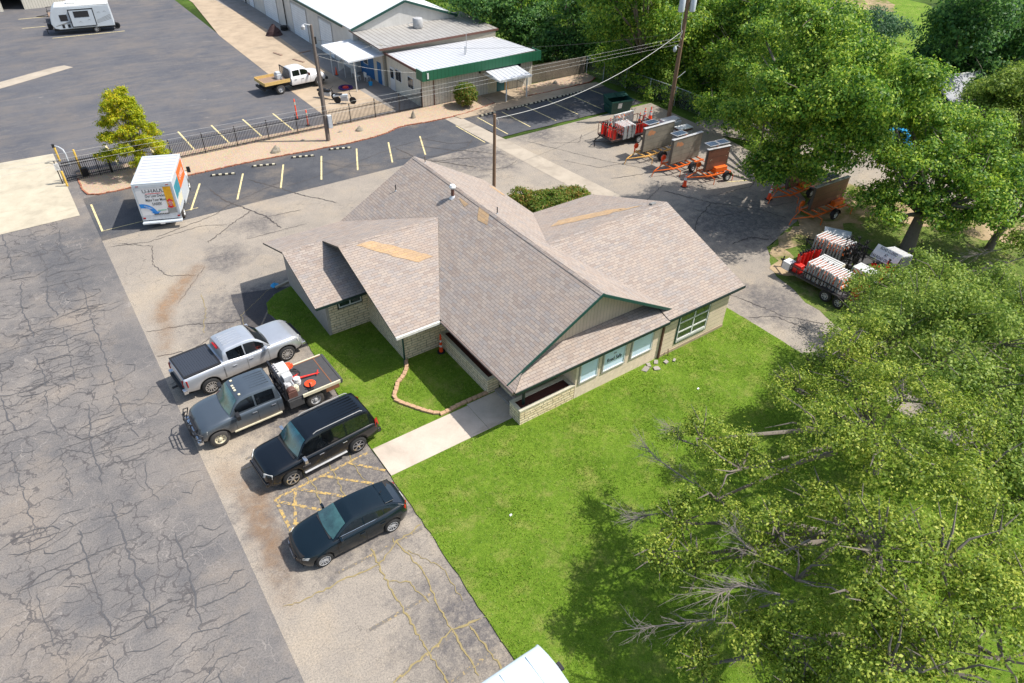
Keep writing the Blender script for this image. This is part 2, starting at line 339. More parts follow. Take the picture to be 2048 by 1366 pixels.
# ---------------------------------------------------------------- mesh building
class MB:
    """collects geometry that becomes ONE mesh object"""
    def __init__(s): s.v = []; s.f = []; s.mi = []; s.cur = 0
    def add(s, vs, fs):
        o = len(s.v); s.v += [tuple(v) for v in vs]
        for f in fs: s.f.append([i + o for i in f]); s.mi.append(s.cur)
        return s
    def box(s, x0, x1, y0, y1, z0, z1):
        return s.add([(x0, y0, z0), (x1, y0, z0), (x1, y1, z0), (x0, y1, z0), (x0, y0, z1), (x1, y0, z1), (x1, y1, z1), (x0, y1, z1)],
                     [(3, 2, 1, 0), (4, 5, 6, 7), (0, 1, 5, 4), (1, 2, 6, 5), (2, 3, 7, 6), (3, 0, 4, 7)])
    def obox(s, c, ux, uy, uz, hx, hy, hz):
        """oriented box round c; u* unit axes, h* half sizes"""
        c = Vector(c); ux = Vector(ux); uy = Vector(uy); uz = Vector(uz)
        vs = [c + ux * hx * a + uy * hy * b + uz * hz * d for d in (-1, 1) for (a, b) in ((-1, -1), (1, -1), (1, 1), (-1, 1))]
        return s.add(vs, [(3, 2, 1, 0), (4, 5, 6, 7), (0, 1, 5, 4), (1, 2, 6, 5), (2, 3, 7, 6), (3, 0, 4, 7)])
    def rbox(s, cx, cy, z0, z1, lx, ly, ang):
        a = R(ang); return s.obox((cx, cy, (z0 + z1) / 2), (math.cos(a), math.sin(a), 0), (-math.sin(a), math.cos(a), 0), (0, 0, 1), lx / 2, ly / 2, (z1 - z0) / 2)
    def poly(s, pts): return s.add(pts, [list(range(len(pts)))])
    def prism(s, pts, z0, z1):
        n = len(pts); vs = [(p[0], p[1], z0) for p in pts] + [(p[0], p[1], z1) for p in pts]
        return s.add(vs, [list(range(n - 1, -1, -1)), list(range(n, 2 * n))] + [(i, (i + 1) % n, (i + 1) % n + n, i + n) for i in range(n)])
    def slab(s, pts, t, top=0, side=0):
        """3d polygon with thickness t below it; pts counter-clockwise from above"""
        n = len(pts); vs = [tuple(p) for p in pts] + [(p[0], p[1], p[2] - t) for p in pts]
        c = s.cur; s.cur = top; s.add(vs, [list(range(n))]); o = len(s.v) - 2 * n
        s.cur = side
        s.f.append([o + i for i in range(2 * n - 1, n - 1, -1)]); s.mi.append(side)
        for i in range(n): s.f.append([o + (i + 1) % n, o + i, o + i + n, o + (i + 1) % n + n]); s.mi.append(side)
        s.cur = c; return s
    def tube(s, pts, r, n=6, cap=True):
        pts = [Vector(p) for p in pts]; m = len(pts)
        rs = r if isinstance(r, (list, tuple)) else [r] * m
        rings = []; prev = None
        for i, p in enumerate(pts):
            d = (pts[min(i + 1, m - 1)] - pts[max(i - 1, 0)])
            if d.length < 1e-6: d = Vector((0, 0, 1))
            d.normalize()
            if prev is None:
                prev = Vector((0, 0, 1)).cross(d)
                if prev.length < .1: prev = Vector((1, 0, 0)).cross(d)
            prev = (prev - d * prev.dot(d)).normalized(); q = d.cross(prev)
            rings.append([p + (prev * math.cos(2 * math.pi * k / n) + q * math.sin(2 * math.pi * k / n)) * rs[i] for k in range(n)])
        vs = [v for ring in rings for v in ring]
        fs = [(i * n + k, i * n + (k + 1) % n, (i + 1) * n + (k + 1) % n, (i + 1) * n + k) for i in range(m - 1) for k in range(n)]
        if cap: fs += [list(range(n - 1, -1, -1)), [(m - 1) * n + k for k in range(n)]]
        return s.add(vs, fs)
    def lathe(s, prof, n=16, org=(0, 0, 0), axis='z', caps=True):
        """prof: (radius, height) pairs"""
        vs = []
        for r, h in prof:
            for k in range(n):
                a = 2 * math.pi * k / n
                if axis == 'z': v = (r * math.cos(a), r * math.sin(a), h)
                elif axis == 'y': v = (r * math.cos(a), h, -r * math.sin(a))
                else: v = (h, r * math.cos(a), r * math.sin(a))
                vs.append((v[0] + org[0], v[1] + org[1], v[2] + org[2]))
        m = len(prof)
        fs = [(i * n + k, i * n + (k + 1) % n, (i + 1) * n + (k + 1) % n, (i + 1) * n + k) for i in range(m - 1) for k in range(n)]
        if caps: fs += [list(range(n - 1, -1, -1)), [(m - 1) * n + k for k in range(n)]]
        return s.add(vs, fs)
    def grid(s, rows, close=False):
        m = len(rows); n = len(rows[0]); vs = [v for r in rows for v in r]
        fs = [(i * n + k, i * n + k + 1, (i + 1) * n + k + 1, (i + 1) * n + k) for i in range(m - 1) for k in range(n - 1)]
        return s.add(vs, fs)
    def build(s, name, mats, parent=None, smooth=0, bevel=0, loc=None):
        me = bpy.data.meshes.new(name); me.from_pydata(s.v, [], s.f)
        if isinstance(mats, str): mats = [mats]
        for m in mats: me.materials.append(MAT[m])
        if len(mats) > 1: me.polygons.foreach_set('material_index', s.mi)
        me.update(); autouv(me)
        if smooth:
            me.polygons.foreach_set('use_smooth', [True] * len(me.polygons)); me.set_sharp_from_angle(angle=R(smooth))
        o = bpy.data.objects.new(name, me); COL.objects.link(o)
        if parent: o.parent = parent
        if loc: o.location = loc
        if bevel:
            b = o.modifiers.new('bevel', 'BEVEL'); b.width = bevel; b.segments = 2; b.limit_method = 'ANGLE'; b.angle_limit = R(40)
        return o
def autouv(me):
    """uv in metres: u along the horizontal of each face, v up its slope"""
    uvl = me.uv_layers.new(name='UVMap'); n = len(me.loops)
    if not n: return
    co = np.empty(len(me.vertices) * 3, np.float32); me.vertices.foreach_get('co', co); co = co.reshape(-1, 3)
    li = np.empty(n, np.int32); me.loops.foreach_get('vertex_index', li)
    nf = len(me.polygons); nor = np.empty(nf * 3, np.float32); me.polygons.foreach_get('normal', nor); nor = nor.reshape(-1, 3)
    tot = np.empty(nf, np.int32); me.polygons.foreach_get('loop_total', tot)
    N = np.repeat(nor, tot, axis=0); P = co[li]
    U = np.stack([-N[:, 1], N[:, 0], np.zeros(len(N))], 1); l = np.linalg.norm(U, axis=1)
    flat = l < .05; U[flat] = (1, 0, 0); l[flat] = 1; U /= l[:, None]
    Vv = np.cross(N, U)
    uv = np.stack([(P * U).sum(1), (P * Vv).sum(1)], 1).astype(np.float32)
    uvl.data.foreach_set('uv', uv.ravel())
def tag(o, label=None, cat=None, group=None, kind=None):
    if label: o['label'] = label
    if cat: o['category'] = cat
    if group: o['group'] = group
    if kind: o['kind'] = kind
    return o
def thing(name, label, cat, loc=(0, 0, 0), rz=0, group=None):
    o = bpy.data.objects.new(name, None); COL.objects.link(o); o.empty_display_size = .3
    o.location = loc; o.rotation_euler = (0, 0, R(rz)); return tag(o, label, cat, group)
def copy_tree(o, parent=None, label=None):
    c = o.copy(); COL.objects.link(c)
    if parent: c.parent = parent
    if label: c['label'] = label
    for ch in list(o.children): copy_tree(ch, c)
    return c
def struct(name, mb, mat, **k): return tag(mb.build(name, mat, **k), kind='structure')
def text_mesh(lines, mat, parent, name, org, ux, uy, size, align='CENTER', extr=.004, squeeze=1.0, lead=1.15):
    """flat raised lettering on the plane org + ux,uy"""
    cu = bpy.data.curves.new('t', 'FONT'); cu.body = '\n'.join(lines); cu.size = size; cu.align_x = align; cu.align_y = 'CENTER'; cu.extrude = extr; cu.resolution_u = 3; cu.space_line = lead / 1.0
    cu.offset = size * .004
    to = bpy.data.objects.new('t', cu); COL.objects.link(to)
    dg = bpy.context.evaluated_depsgraph_get(); me = bpy.data.meshes.new_from_object(to.evaluated_get(dg))
    COL.objects.unlink(to); bpy.data.objects.remove(to); bpy.data.curves.remove(cu)
    ux = Vector(ux).normalized(); uy = Vector(uy).normalized(); uz = ux.cross(uy)
    m = Matrix(((ux.x * squeeze, uy.x, uz.x, org[0]), (ux.y * squeeze, uy.y, uz.y, org[1]), (ux.z * squeeze, uy.z, uz.z, org[2]), (0, 0, 0, 1)))
    me.transform(m); me.materials.clear(); me.materials.append(MAT[mat])
    o = bpy.data.objects.new(name, me); COL.objects.link(o)
    if parent: o.parent = parent
    return o

# ================================================================= THE GROUND
def sheet(name, pts, z, mat):
    return struct(name, MB().poly([(p[0], p[1], z) for p in pts]), mat)
def jag(pts, amp=.25, step=.6, seed=1):
    """outline with an uneven edge"""
    r = random.Random(seed); out = []
    for i, p in enumerate(pts):
        q = pts[(i + 1) % len(pts)]; d = math.hypot(q[0] - p[0], q[1] - p[1]); n = max(1, int(d / step))
        for k in range(n):
            t = k / n; out.append((p[0] + (q[0] - p[0]) * t + r.uniform(-amp, amp), p[1] + (q[1] - p[1]) * t + r.uniform(-amp, amp)))
    return out
sheet('ground', [(-300, -300), (400, -300), (400, 500), (-300, 500)], -.05, 'forest_floor')
sheet('driveway', [(-80, -40), (29.4, -40), (29.4, 55), (-80, 55)], 0, 'asphalt_drive')
sheet('rear_lot', [(-80, 54.7), (20.95, 54.7), (20.6, 70), (20.6, 165), (-80, 165)], .004, 'asphalt_lot')
sheet('parking_lot', [(.9, -40), (32, -40), (31.5, 8), (32.03, 13.8), (33.1, 18.7), (35.4, 21.2), (39.5, 22.1), (43.2, 24), (46, 28), (47.3, 36), (47.6, 44.3), (.9, 44.3)], .004, 'asphalt_light')
sheet('parking_row', [(.9, 44.24), (29.6, 44.24), (29.3, 50.9), (.9, 50.9)], .008, 'asphalt_strip')
sheet('parking_row', jag([(31.2, 44.9), (47, 44.7), (47, 50.2), (30.6, 50.1)], .06, .8, 4), .008, 'asphalt_strip')
struct('asphalt_stain_shade', MB().poly([(x, y, .012) for x, y in jag([(5.0, 28.8), (7.0, 28.6), (6.75, 31.5), (7.6, 32.95), (8.6, 33.3), (5.6, 34.2)], .05, .7, 6)]), 'asphalt_stain_shade')  # wing's cast shadow painted in together with the darker asphalt
sheet('gutter_strip', [(29.2, 51), (30.55, 50.6), (32.25, 32), (32.5, 29.5), (30.5, 29.5), (30.25, 33.2)], .014, 'concrete_gutter')
sheet('concrete_pad', [(-14, 48.1), (.34, 48.45), (.34, 60), (-14, 60.6)], .016, 'concrete_pad')
sheet('concrete_apron', [(20.75, 54.9), (26.45, 54.9), (25.7, 70), (26.1, 83), (25.2, 101), (24, 165), (20, 165), (22.2, 103), (20.5, 86), (20.5, 70)], .016, 'concrete_apron')
sheet('yard_paving', [(26, 54.4), (29.2, 54.4), (28.8, 165), (23.9, 165), (25, 101), (25.9, 83), (25.5, 70)], .012, 'concrete_grey')
sheet('concrete_strip', [(-14, 71.5), (-1.53, 78.15), (1.59, 79.77), (5.0, 81.66), (4.37, 82.71), (3.4, 82.6), (1.19, 81.53), (-1.35, 80.2), (-14, 73.8)], .02, 'concrete_gutter')
struct('sidewalk', MB().prism([(30.4, 49.98), (47, 50.15), (47, 51.45), (43.5, 51.5), (35, 51.6), (33, 51.25), (30.2, 50.75)], -.02, .06), 'concrete_apron')
# lawn, a few centimetres proud of the asphalt
lawn_pts = [(6.75, -30), (29.6, -30), (28.7, 0), (28.15, 13), (28.05, 18), (27.6, 19.5), (26.3, 19.6), (26.3, 31), (9.5, 33.25), (8.7, 33.2), (7.7, 32.95), (6.95, 32.3), (6.75, 31.4), (7.1, 29.5), (7.5, 28.2), (7.25, 24), (7.02, 19.45), (6.95, 14), (6.78, 9)]
struct('lawn', MB().prism(jag(lawn_pts, .035, .35, 2), -.03, .045), 'lawn')
sheet('verge', jag([(31.9, 13.8), (33.0, 18.7), (35.3, 21.2), (39.5, 22.1), (43.2, 24), (46, 28), (49.5, 27), (56, 16), (62, 4), (60, -20), (31.5, -20), (31.4, 8)], .15, .7, 3), .01, 'rough_grass')
sheet('dirt', jag([(33.3, 18.9), (35.5, 21), (39.5, 22.0), (43.4, 24), (46, 27.6), (49, 24), (50.5, 19), (53.5, 12), (50.8, 10.6), (48.2, 14.6), (45.8, 18.2), (42.5, 20.2), (39.2, 19.9), (36.4, 20.1), (34.4, 18.2)], .3, .5, 9), .018, 'dirt')
sheet('side_road', [(50, 30), (45.8, 38), (52, 40), (56, 27), (61.5, 14), (68, -10), (62, -12), (56.5, 8), (52.5, 17.5), (48.6, 20.6), (48.2, 24)], .02, 'asphalt_light')
sheet('meadow', jag([(76, 58), (70, 36), (82, 34), (110, 42), (112, 62), (92, 66)], .6, 2, 3), .0, 'lawn')
sheet('dirt', jag([(97, 57), (103, 53), (111, 60), (105, 67), (98, 64)], .6, 2, 5), .012, 'dirt')
# gravel bed with a brick edge
gr_edge = [(1.15, 54.3), (1.12, 52.3), (1.3, 51.4), (1.9, 51.0), (3.9, 50.92), (7.8, 50.85), (12.9, 50.8), (16.5, 50.45), (20.0, 50.2), (22.0, 50.25), (23.7, 50.6), (24.7, 51.05), (25.6, 51.15), (27.5, 50.9), (29.4, 50.82), (31.6, 50.95), (33, 51.3), (35.05, 51.72)]
gr_edge2 = [(38.8, 51.72), (41, 51.6), (43.5, 51.66), (46.5, 51.8), (47.9, 52.6)]
struct('gravel_bed', MB().prism(gr_edge + [(35.05, 54.0), (1.15, 54.95)], -.02, .05).prism(gr_edge2 + [(47.9, 54.2), (38.8, 54.2)], -.02, .05), 'gravel')
struct('entrance_slab', MB().prism([(35.07, 51.6), (38.78, 51.6), (38.78, 54.05), (35.07, 54.05)], -.02, .075), 'concrete_apron')
struct('gravel_strip', MB().prism([(1.2, 54.97), (20.9, 54.5), (20.9, 54.95), (1.2, 55.4)], -.02, .045), 'gravel')
def walk(pts, step):
    """evenly spaced points with headings along a path"""
    out = []; carry = 0
    for a, b in zip(pts, pts[1:]):
        d = math.hypot(b[0] - a[0], b[1] - a[1]); an = math.degrees(math.atan2(b[1] - a[1], b[0] - a[0])); t = carry
        while t < d: out.append((a[0] + (b[0] - a[0]) * t / d, a[1] + (b[1] - a[1]) * t / d, an)); t += step
        carry = t - d
    return out
be = MB()
for ed in (gr_edge, gr_edge2):
    for x, y, an in walk(ed, .235): be.rbox(x + rnd.uniform(-.02, .02), y - .05 + rnd.uniform(-.03, .03), -.01, .085 + rnd.uniform(-.02, .02), .2, .1, an + rnd.uniform(-9, 9))
tag(be.build('brick_edging', 'brick_edge'), 'low red brick edging along the curved gravel bed beside the parking row', 'edging')

# painted markings
def stripes(name, segs, w, z, mat):
    m = MB(); z -= .0003
    for (a, b) in segs:
        z += .0003
        d = Vector((b[0] - a[0], b[1] - a[1])); l = d.length; d.normalize(); n = Vector((-d.y, d.x)) * w / 2
        m.poly([(a[0] + n.x, a[1] + n.y, z), (a[0] - n.x, a[1] - n.y, z), (b[0] - n.x, b[1] - n.y, z), (b[0] + n.x, b[1] + n.y, z)])
    return struct(name, m, mat)
def worn_paint(name, col, lim):
    t = NT(name); p = t.pos(); n = t.noise(p, 7, 5, .8); n2 = t.noise(p, 1.1, 3)
    c = t.mix(t.ramp(n, [(lim, 0), (lim + .06, 1)]), (.15, .135, .12), col); t.out(c, .9)
worn_paint('paint_fresh', (.66, .55, .28), .40); worn_paint('paint_old', (.46, .31, .10), .47); worn_paint('paint_faint', (.38, .28, .13), .53)
ps = [((1.21, 49.7), (1.15, 45.46)), ((8.1, 49.1), (6.5, 45.4)), ((11.16, 49.1), (9.54, 45.3)), ((14.18, 49.07), (12.58, 45.3)), ((17.17, 49.02), (15.55, 45.16)), ((20.05, 48.9), (18.44, 45.24)), ((22.74, 48.72), (21.24, 45.11)), ((25.5, 48.52), (24.07, 45.04))]
stripes('parking_stripes', ps, .12, .016, 'paint_fresh')
stripes('parking_stripes', [((1.15, 45.5), (7, 45.5))], .06, .02, 'paint_fresh')
stripes('parking_stripes', [((31.82, 49.58), (31.93, 45.1)), ((34.4, 49.6), (34.5, 45.4)), ((37.02, 49.7), (37.26, 45.36)), ((39.71, 49.87), (39.88, 45.55)), ((42.45, 49.9), (42.6, 45.44)), ((45.07, 49.98), (45.46, 45.8)), ((29.2, 48.9), (29.35, 44.6)), ((40.6, 29.0), (46, 26.6))], .1, .016, 'paint_fresh')
stripes('parking_stripes', [((x, 59.6), (x + .12, 54.98)) for x in (3.9, 6.6, 9.3, 11.95, 14.55, 17.17)], .13, .012, 'paint_fresh')
stripes('parking_stripes', [((4.75, 93.7), (12.0, 93.05)), ((2.6, 104.2), (6, 103.9)), ((2.5, 99.6), (4.9, 99.3))], .14, .012, 'paint_fresh')
hz = [((2.65, 19.2), (6.85, 19.4)), ((2.68, 19.2), (2.64, 16.9)), ((3.55, 19.25), (5.9, 16.9)), ((4.7, 19.28), (6.9, 17.1)), ((5.85, 19.35), (6.95, 18.1)), ((2.66, 19.1), (4.8, 16.8)), ((2.66, 17.9), (3.8, 16.8)), ((3.5, 19.2), (2.66, 17.0))]
stripes('hatched_zone', hz, .12, .016, 'paint_old')
stripes('hatched_zone', [((3.4, 14.74), (6.8, 14.74)), ((3.35, 12.15), (5.7, 12.14)), ((3.3, 10.16), (5.7, 10.5)), ((2.4, 21.9), (6.6, 22.1)), ((4.4, 9.1), (6.4, 9.2))], .12, .016, 'paint_faint')
stripes('parking_stripes', [((5.2, 29.3), (7.0, 31.9)), ((1.6, 24.9), (5, 25.3))], .09, .02, 'paint_faint')

# cracks traced from the place, as narrow ribbons on the asphalt
RB = [0]
def ribbon(m, pts, w, z, seed, jit=.07, step=.22):
    r = random.Random(seed); P = []; RB[0] += 1; z += .00002 * RB[0]
    for (a, b) in zip(pts, pts[1:]):
        d = math.hypot(b[0] - a[0], b[1] - a[1]); n = max(1, int(d / step))
        for k in range(n): t = k / n; P.append((a[0] + (b[0] - a[0]) * t + r.uniform(-jit, jit), a[1] + (b[1] - a[1]) * t + r.uniform(-jit, jit)))
    P.append(pts[-1]); L = []; n = len(P)
    for i, p in enumerate(P):
        a = P[max(0, i - 1)]; b = P[min(n - 1, i + 1)]; dx, dy = b[0] - a[0], b[1] - a[1]; l = math.hypot(dx, dy) or 1
        ww = w * r.uniform(.4, 1.15) * (.35 if i in (0, n - 1) else 1) / 2
        L.append(((p[0] - dy / l * ww, p[1] + dx / l * ww, z), (p[0] + dy / l * ww, p[1] - dx / l * ww, z)))
    m.add([v for q in L for v in q], [(2 * i, 2 * i + 1, 2 * i + 3, 2 * i + 2) for i in range(n - 1)])
wc = MB(); tc = MB(); dc = MB(); sd_ = 0
for pts, w in (([(4.82, 14.98), (4.69, 14.03), (4.63, 12.22), (4.61, 10.4), (4.61, 8.6)], .12), ([(5.65, 14.96), (5.96, 13.16), (5.7, 11.72), (5.62, 10.56), (5.55, 8.8)], .11), ([(1.3, 14.6), (1.82, 14.44), (3.71, 14.36), (4.7, 14.2), (5.7, 14.75), (6.9, 14.9)], .1),
               ([(3.0, 10.1), (4.5, 10.35), (5.6, 10.6), (6.7, 10.4)], .13), ([(4.7, 13.4), (5.3, 13.0), (5.5, 11.9)], .07), ([(5.2, 20.5), (5.1, 18.6), (4.9, 17.2)], .09), ([(4.1, 20.3), (4.2, 18.8), (4.0, 17.3)], .08), ([(6.1, 20.2), (6.0, 18.2), (6.2, 17)], .07),
               ([(5.9, 14.2), (6.6, 12.8), (6.5, 11.3)], .06), ([(6.2, 10.4), (6.3, 8.3)], .12), ([(2.0, 21.4), (4.6, 21.2), (6.8, 21.5)], .06), ([(3.4, 31.5), (4.1, 33.6), (4.3, 35.2)], .07), ([(4.2, 29.6), (5.2, 30.4), (5.5, 32), (7.6, 33.6)], .05), ([(5.6, 49.5), (6.8, 45.9)], .03)):
    sd_ += 1; ribbon(wc, pts, w * .62, .0205, sd_, .05, .13)
for pts, w in (([(1.6, 43.4), (3.3, 41.9), (2.8, 39.8), (3.2, 38.1), (4.6, 37.2)], .05), ([(3.0, 34.9), (4.3, 36.6), (5.3, 38)], .04), ([(1.0, 33.2), (2.9, 32.7), (5.0, 31.6), (6.6, 31.9)], .05), ([(1.0, 30.9), (2.6, 30.4), (4.2, 31.3)], .05), ([(3.7, 42.9), (7.6, 43.9), (8.8, 44.8), (13, 46.4)], .06),
               ([(8.4, 47.8), (8.8, 45.6), (9.7, 43.4), (10.4, 41.9), (10.6, 39.9)], .12), ([(11.2, 47.9), (12.5, 45.5), (13.4, 43.7), (15, 41.3)], .10), ([(6.2, 40.6), (8.3, 42.2), (9.8, 43.2)], .08), ([(9.6, 41.9), (12.6, 41.6)], .05), ([(13.0, 45.4), (16.4, 45.9), (19.8, 46.8), (22.8, 47.6), (26.8, 47.9)], .05),
               ([(1.2, 43.2), (3.2, 42.6), (6.4, 42.9), (7.9, 42.2)], .05), ([(16.4, 48.6), (17.9, 46.2), (20.4, 45.3)], .04), ([(22.7, 47.4), (23.2, 44.8), (25, 42.5), (26.1, 41.1)], .12), ([(21.8, 45.5), (24.5, 44.4), (27.6, 44.6), (29.2, 46)], .09), ([(24.4, 46.9), (26, 45.0), (27.8, 43.4), (29.4, 41.8)], .08), ([(25.2, 48.2), (26.9, 45.8), (28.6, 45.2)], .07),
               ([(23.5, 43.7), (25.6, 43.2), (27.9, 42)], .08), ([(26, 40.4), (28.2, 39.8), (29.6, 40.4)], .05), ([(.9, 28.4), (3.1, 28.6), (5.8, 27.8)], .05), ([(8.2, 39.7), (12.2, 39.6)], .04)):
    sd_ += 1; ribbon(dc, pts, w * .85, .0225, sd_, .06, .14)
for pts, w in (([(32.4, 43), (35.3, 36.7), (37.4, 33.4), (38.5, 29.1)], .05), ([(33.6, 34), (36.8, 33.2), (40, 32.2), (44.4, 31.4)], .06), ([(34, 41.6), (35.9, 40.6), (37.2, 41.8)], .05), ([(32.6, 38.5), (34.1, 36), (36.6, 35.5)], .05), ([(35.5, 30.5), (37.0, 27.3), (39.1, 24.9), (39.7, 22.9)], .10), ([(37.0, 27.3), (34.6, 26.3), (32.8, 25.0)], .08), ([(37.9, 28), (41.5, 27.5), (44.5, 28.8)], .07),
               ([(33.8, 22.7), (35.5, 22.6), (36.2, 21.7)], .16), ([(28.6, 20.6), (29.4, 18.3), (30.1, 15.8), (31.4, 14.1)], .05), ([(28.4, 16.8), (29.7, 16.1), (30.2, 14.2)], .06), ([(31.1, 29.6), (33.5, 30.1), (36.2, 31.2)], .05), ([(33.1, 47.1), (36.3, 47.4), (41.8, 47.7)], .04), ([(35.2, 27.5), (36, 25.6), (38.4, 25.1)], .06), ([(39, 27), (40.5, 24.6), (42.2, 24.2)], .05)):
    sd_ += 1; ribbon(dc, pts, w * .85, .0225, sd_, .06, .14)
# tar-sealed cracks on the drive: long ones down it, a ladder of short ones across
rt = random.Random(21)
for x0 in (-5.4, -3.9, -2.55, -1.1):
    y = 4 + rt.uniform(0, 3)
    while y < 47:
        l = rt.uniform(2.5, 6.5); ribbon(tc, [(x0 + rt.uniform(-.2, .2), y), (x0 + rt.uniform(-.25, .25), y + l / 2), (x0 + rt.uniform(-.2, .2), y + l)], rt.uniform(.03, .075), .0085, int(y * 7)); y += l + rt.uniform(0, 2.2)
for k in range(95):
    x = rt.uniform(-7, -.2); y = rt.uniform(6, 47.5); l = rt.uniform(.9, 3.2); b = rt.uniform(-.7, .7); c = rt.uniform(-.7, .7)
    if x + l > .7: l = .7 - x
    if l < .5: continue
    ribbon(tc, [(x, y), (x + l * .33, y + b * .5), (x + l * .66, y + c * .7), (x + l, y + c * .3)], rt.uniform(.02, .05), .0125, k, .045, .13)
for k in range(26):
    x = rt.uniform(-6, -.8); y = rt.uniform(8, 44); r_ = rt.uniform(.35, .9)
    ribbon(tc, [(x + r_ * 1.4 * math.cos(a), y + r_ * .7 * math.sin(a)) for a in [i * .7 + k for i in range(int(rt.uniform(5, 9)))]], rt.uniform(.022, .045), .0165, k + 900, .03, .2)
struct('sealed_cracks', tc, 'tar'); struct('weedy_cracks', wc, 'crack_weed'); struct('asphalt_cracks', dc, 'crack_dark')
# tan streaks with faded edges
m = MB(); r_ = random.Random(5)
def streakm():
    t = NT('tan_streak'); p = t.pos(); n = t.noise(p, 1.6, 7, .72, .5)
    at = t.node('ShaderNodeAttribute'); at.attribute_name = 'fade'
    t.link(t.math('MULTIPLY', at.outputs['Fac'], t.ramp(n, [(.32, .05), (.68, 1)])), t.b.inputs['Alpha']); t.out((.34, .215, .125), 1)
streakm()
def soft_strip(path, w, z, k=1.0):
    """tan colour spread along a path, fading out to its sides"""
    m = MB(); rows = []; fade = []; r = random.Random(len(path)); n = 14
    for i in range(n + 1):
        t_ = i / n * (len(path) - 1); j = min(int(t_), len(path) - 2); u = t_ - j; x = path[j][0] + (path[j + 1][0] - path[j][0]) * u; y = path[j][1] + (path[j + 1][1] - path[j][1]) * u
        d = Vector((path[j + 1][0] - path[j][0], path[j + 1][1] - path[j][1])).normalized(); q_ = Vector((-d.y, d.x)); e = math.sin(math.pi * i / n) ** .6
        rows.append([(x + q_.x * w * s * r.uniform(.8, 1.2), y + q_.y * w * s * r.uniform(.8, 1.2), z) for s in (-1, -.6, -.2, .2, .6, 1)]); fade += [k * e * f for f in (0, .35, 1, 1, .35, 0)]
    m.grid(rows); o = struct('tan_streak', m, 'tan_streak'); at = o.data.attributes.new('fade', 'FLOAT', 'POINT'); at.data.foreach_set('value', fade)
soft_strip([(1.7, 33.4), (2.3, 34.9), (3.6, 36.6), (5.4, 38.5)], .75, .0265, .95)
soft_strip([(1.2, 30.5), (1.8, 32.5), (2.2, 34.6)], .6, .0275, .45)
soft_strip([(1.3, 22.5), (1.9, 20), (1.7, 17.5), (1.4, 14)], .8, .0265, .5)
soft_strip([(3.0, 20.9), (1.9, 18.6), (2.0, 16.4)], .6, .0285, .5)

# ================================================================= OFFICE HOUSE
hs = thing('office_house', 'tan low office house with brown shingle roof and green trim amid lawn', 'house')
ZE, ZR = 2.6, 5.4
rf = MB()
T = .10
def roof(pts): rf.slab(pts, T, 0, 1)
rw = [(12.5, 16.75, 2.6), (13.35, 17.35, 3.08), (17.5, 17.3, 5.4), (17.5, 34.2, 5.4), (12.5, 34.2, 2.6)]
roof(rw)
roof([(17.5, 17.3, 5.4), (22.25, 17.3, 2.74), (22.5, 17.6, 2.6), (22.5, 34.2, 2.6), (17.5, 34.2, 5.4)])
roof([(18.6, 22.9, 4.7), (21.6, 17.6, 2.875), (21.6, 16.8, 2.6), (27.1, 16.8, 2.6), (27.1, 22.9, 4.7)])
roof([(18.6, 22.9, 4.7), (27.1, 22.9, 4.7), (27.1, 29.0, 2.6), (22.0, 29.0, 2.6)])
roof([(10.1, 28.5, 4.5), (10.1, 22.8, 2.6), (12.45, 22.8, 2.6), (15.75, 28.5, 4.5)])
roof([(10.1, 28.5, 4.5), (15.75, 28.5, 4.5), (12.4, 34.2, 2.6), (7.95, 34.2, 2.6), (7.95, 30.7, 3.767), (10.1, 30.7, 3.767)])
roof([(7.95, 30.7, 3.765), (7.95, 26.9, 2.55), (11.5, 26.9, 2.55), (11.5, 30.7, 3.765)])
roof([(12.52, 16.74, 2.55), (21.62, 16.74, 2.55), (21.62, 18.15, 2.97), (17, 18.15, 3.03), (13.55, 18.15, 2.95)])
rf.build('roof', ['shingle', 'trim_dark'], hs)
# replaced shingles, lying in the roof's own planes
def plane_z(kind, x, y):
    if kind == 'W': return 5.4 - .56 * (17.5 - x)
    if kind == 'E': return 5.4 - .56 * (x - 17.5)
    if kind == 'L': return 4.5 - (28.5 - y) / 3
    if kind == 'LN': return 4.5 - (y - 28.5) / 3
    if kind == 'R': return 4.7 - abs(22.9 - y) * .3443
for kind, pts in (('L', [(10.95, 28.25), (11.75, 28.3), (14.15, 26.3), (13.25, 26.15)]), ('W', [(17.42, 27.0), (17.42, 26.0), (16.85, 25.5), (16.8, 26.3)]), ('W', [(17.2, 28.5), (17.15, 27.7), (17.0, 27.7), (17.05, 28.5)]),
                  ('R', [(20.9, 25.3), (22.4, 24.7), (23.9, 24.15), (25.3, 24.2), (24.6, 24.9), (23.4, 25.4), (21.9, 25.9)]), ('R', [(24.5, 24.0), (26, 23.7), (25.6, 24.0), (24.9, 24.3)]), ('E', [(22.2, 31.4), (22.3, 32.9), (21.9, 32.9), (21.9, 31.4)])):
    P = jag(pts, .05, .3, 3); MB().poly([(x, y, plane_z(kind, x, y) + .015) for x, y in P]).build('roof_patch', 'shingle_patch', hs)
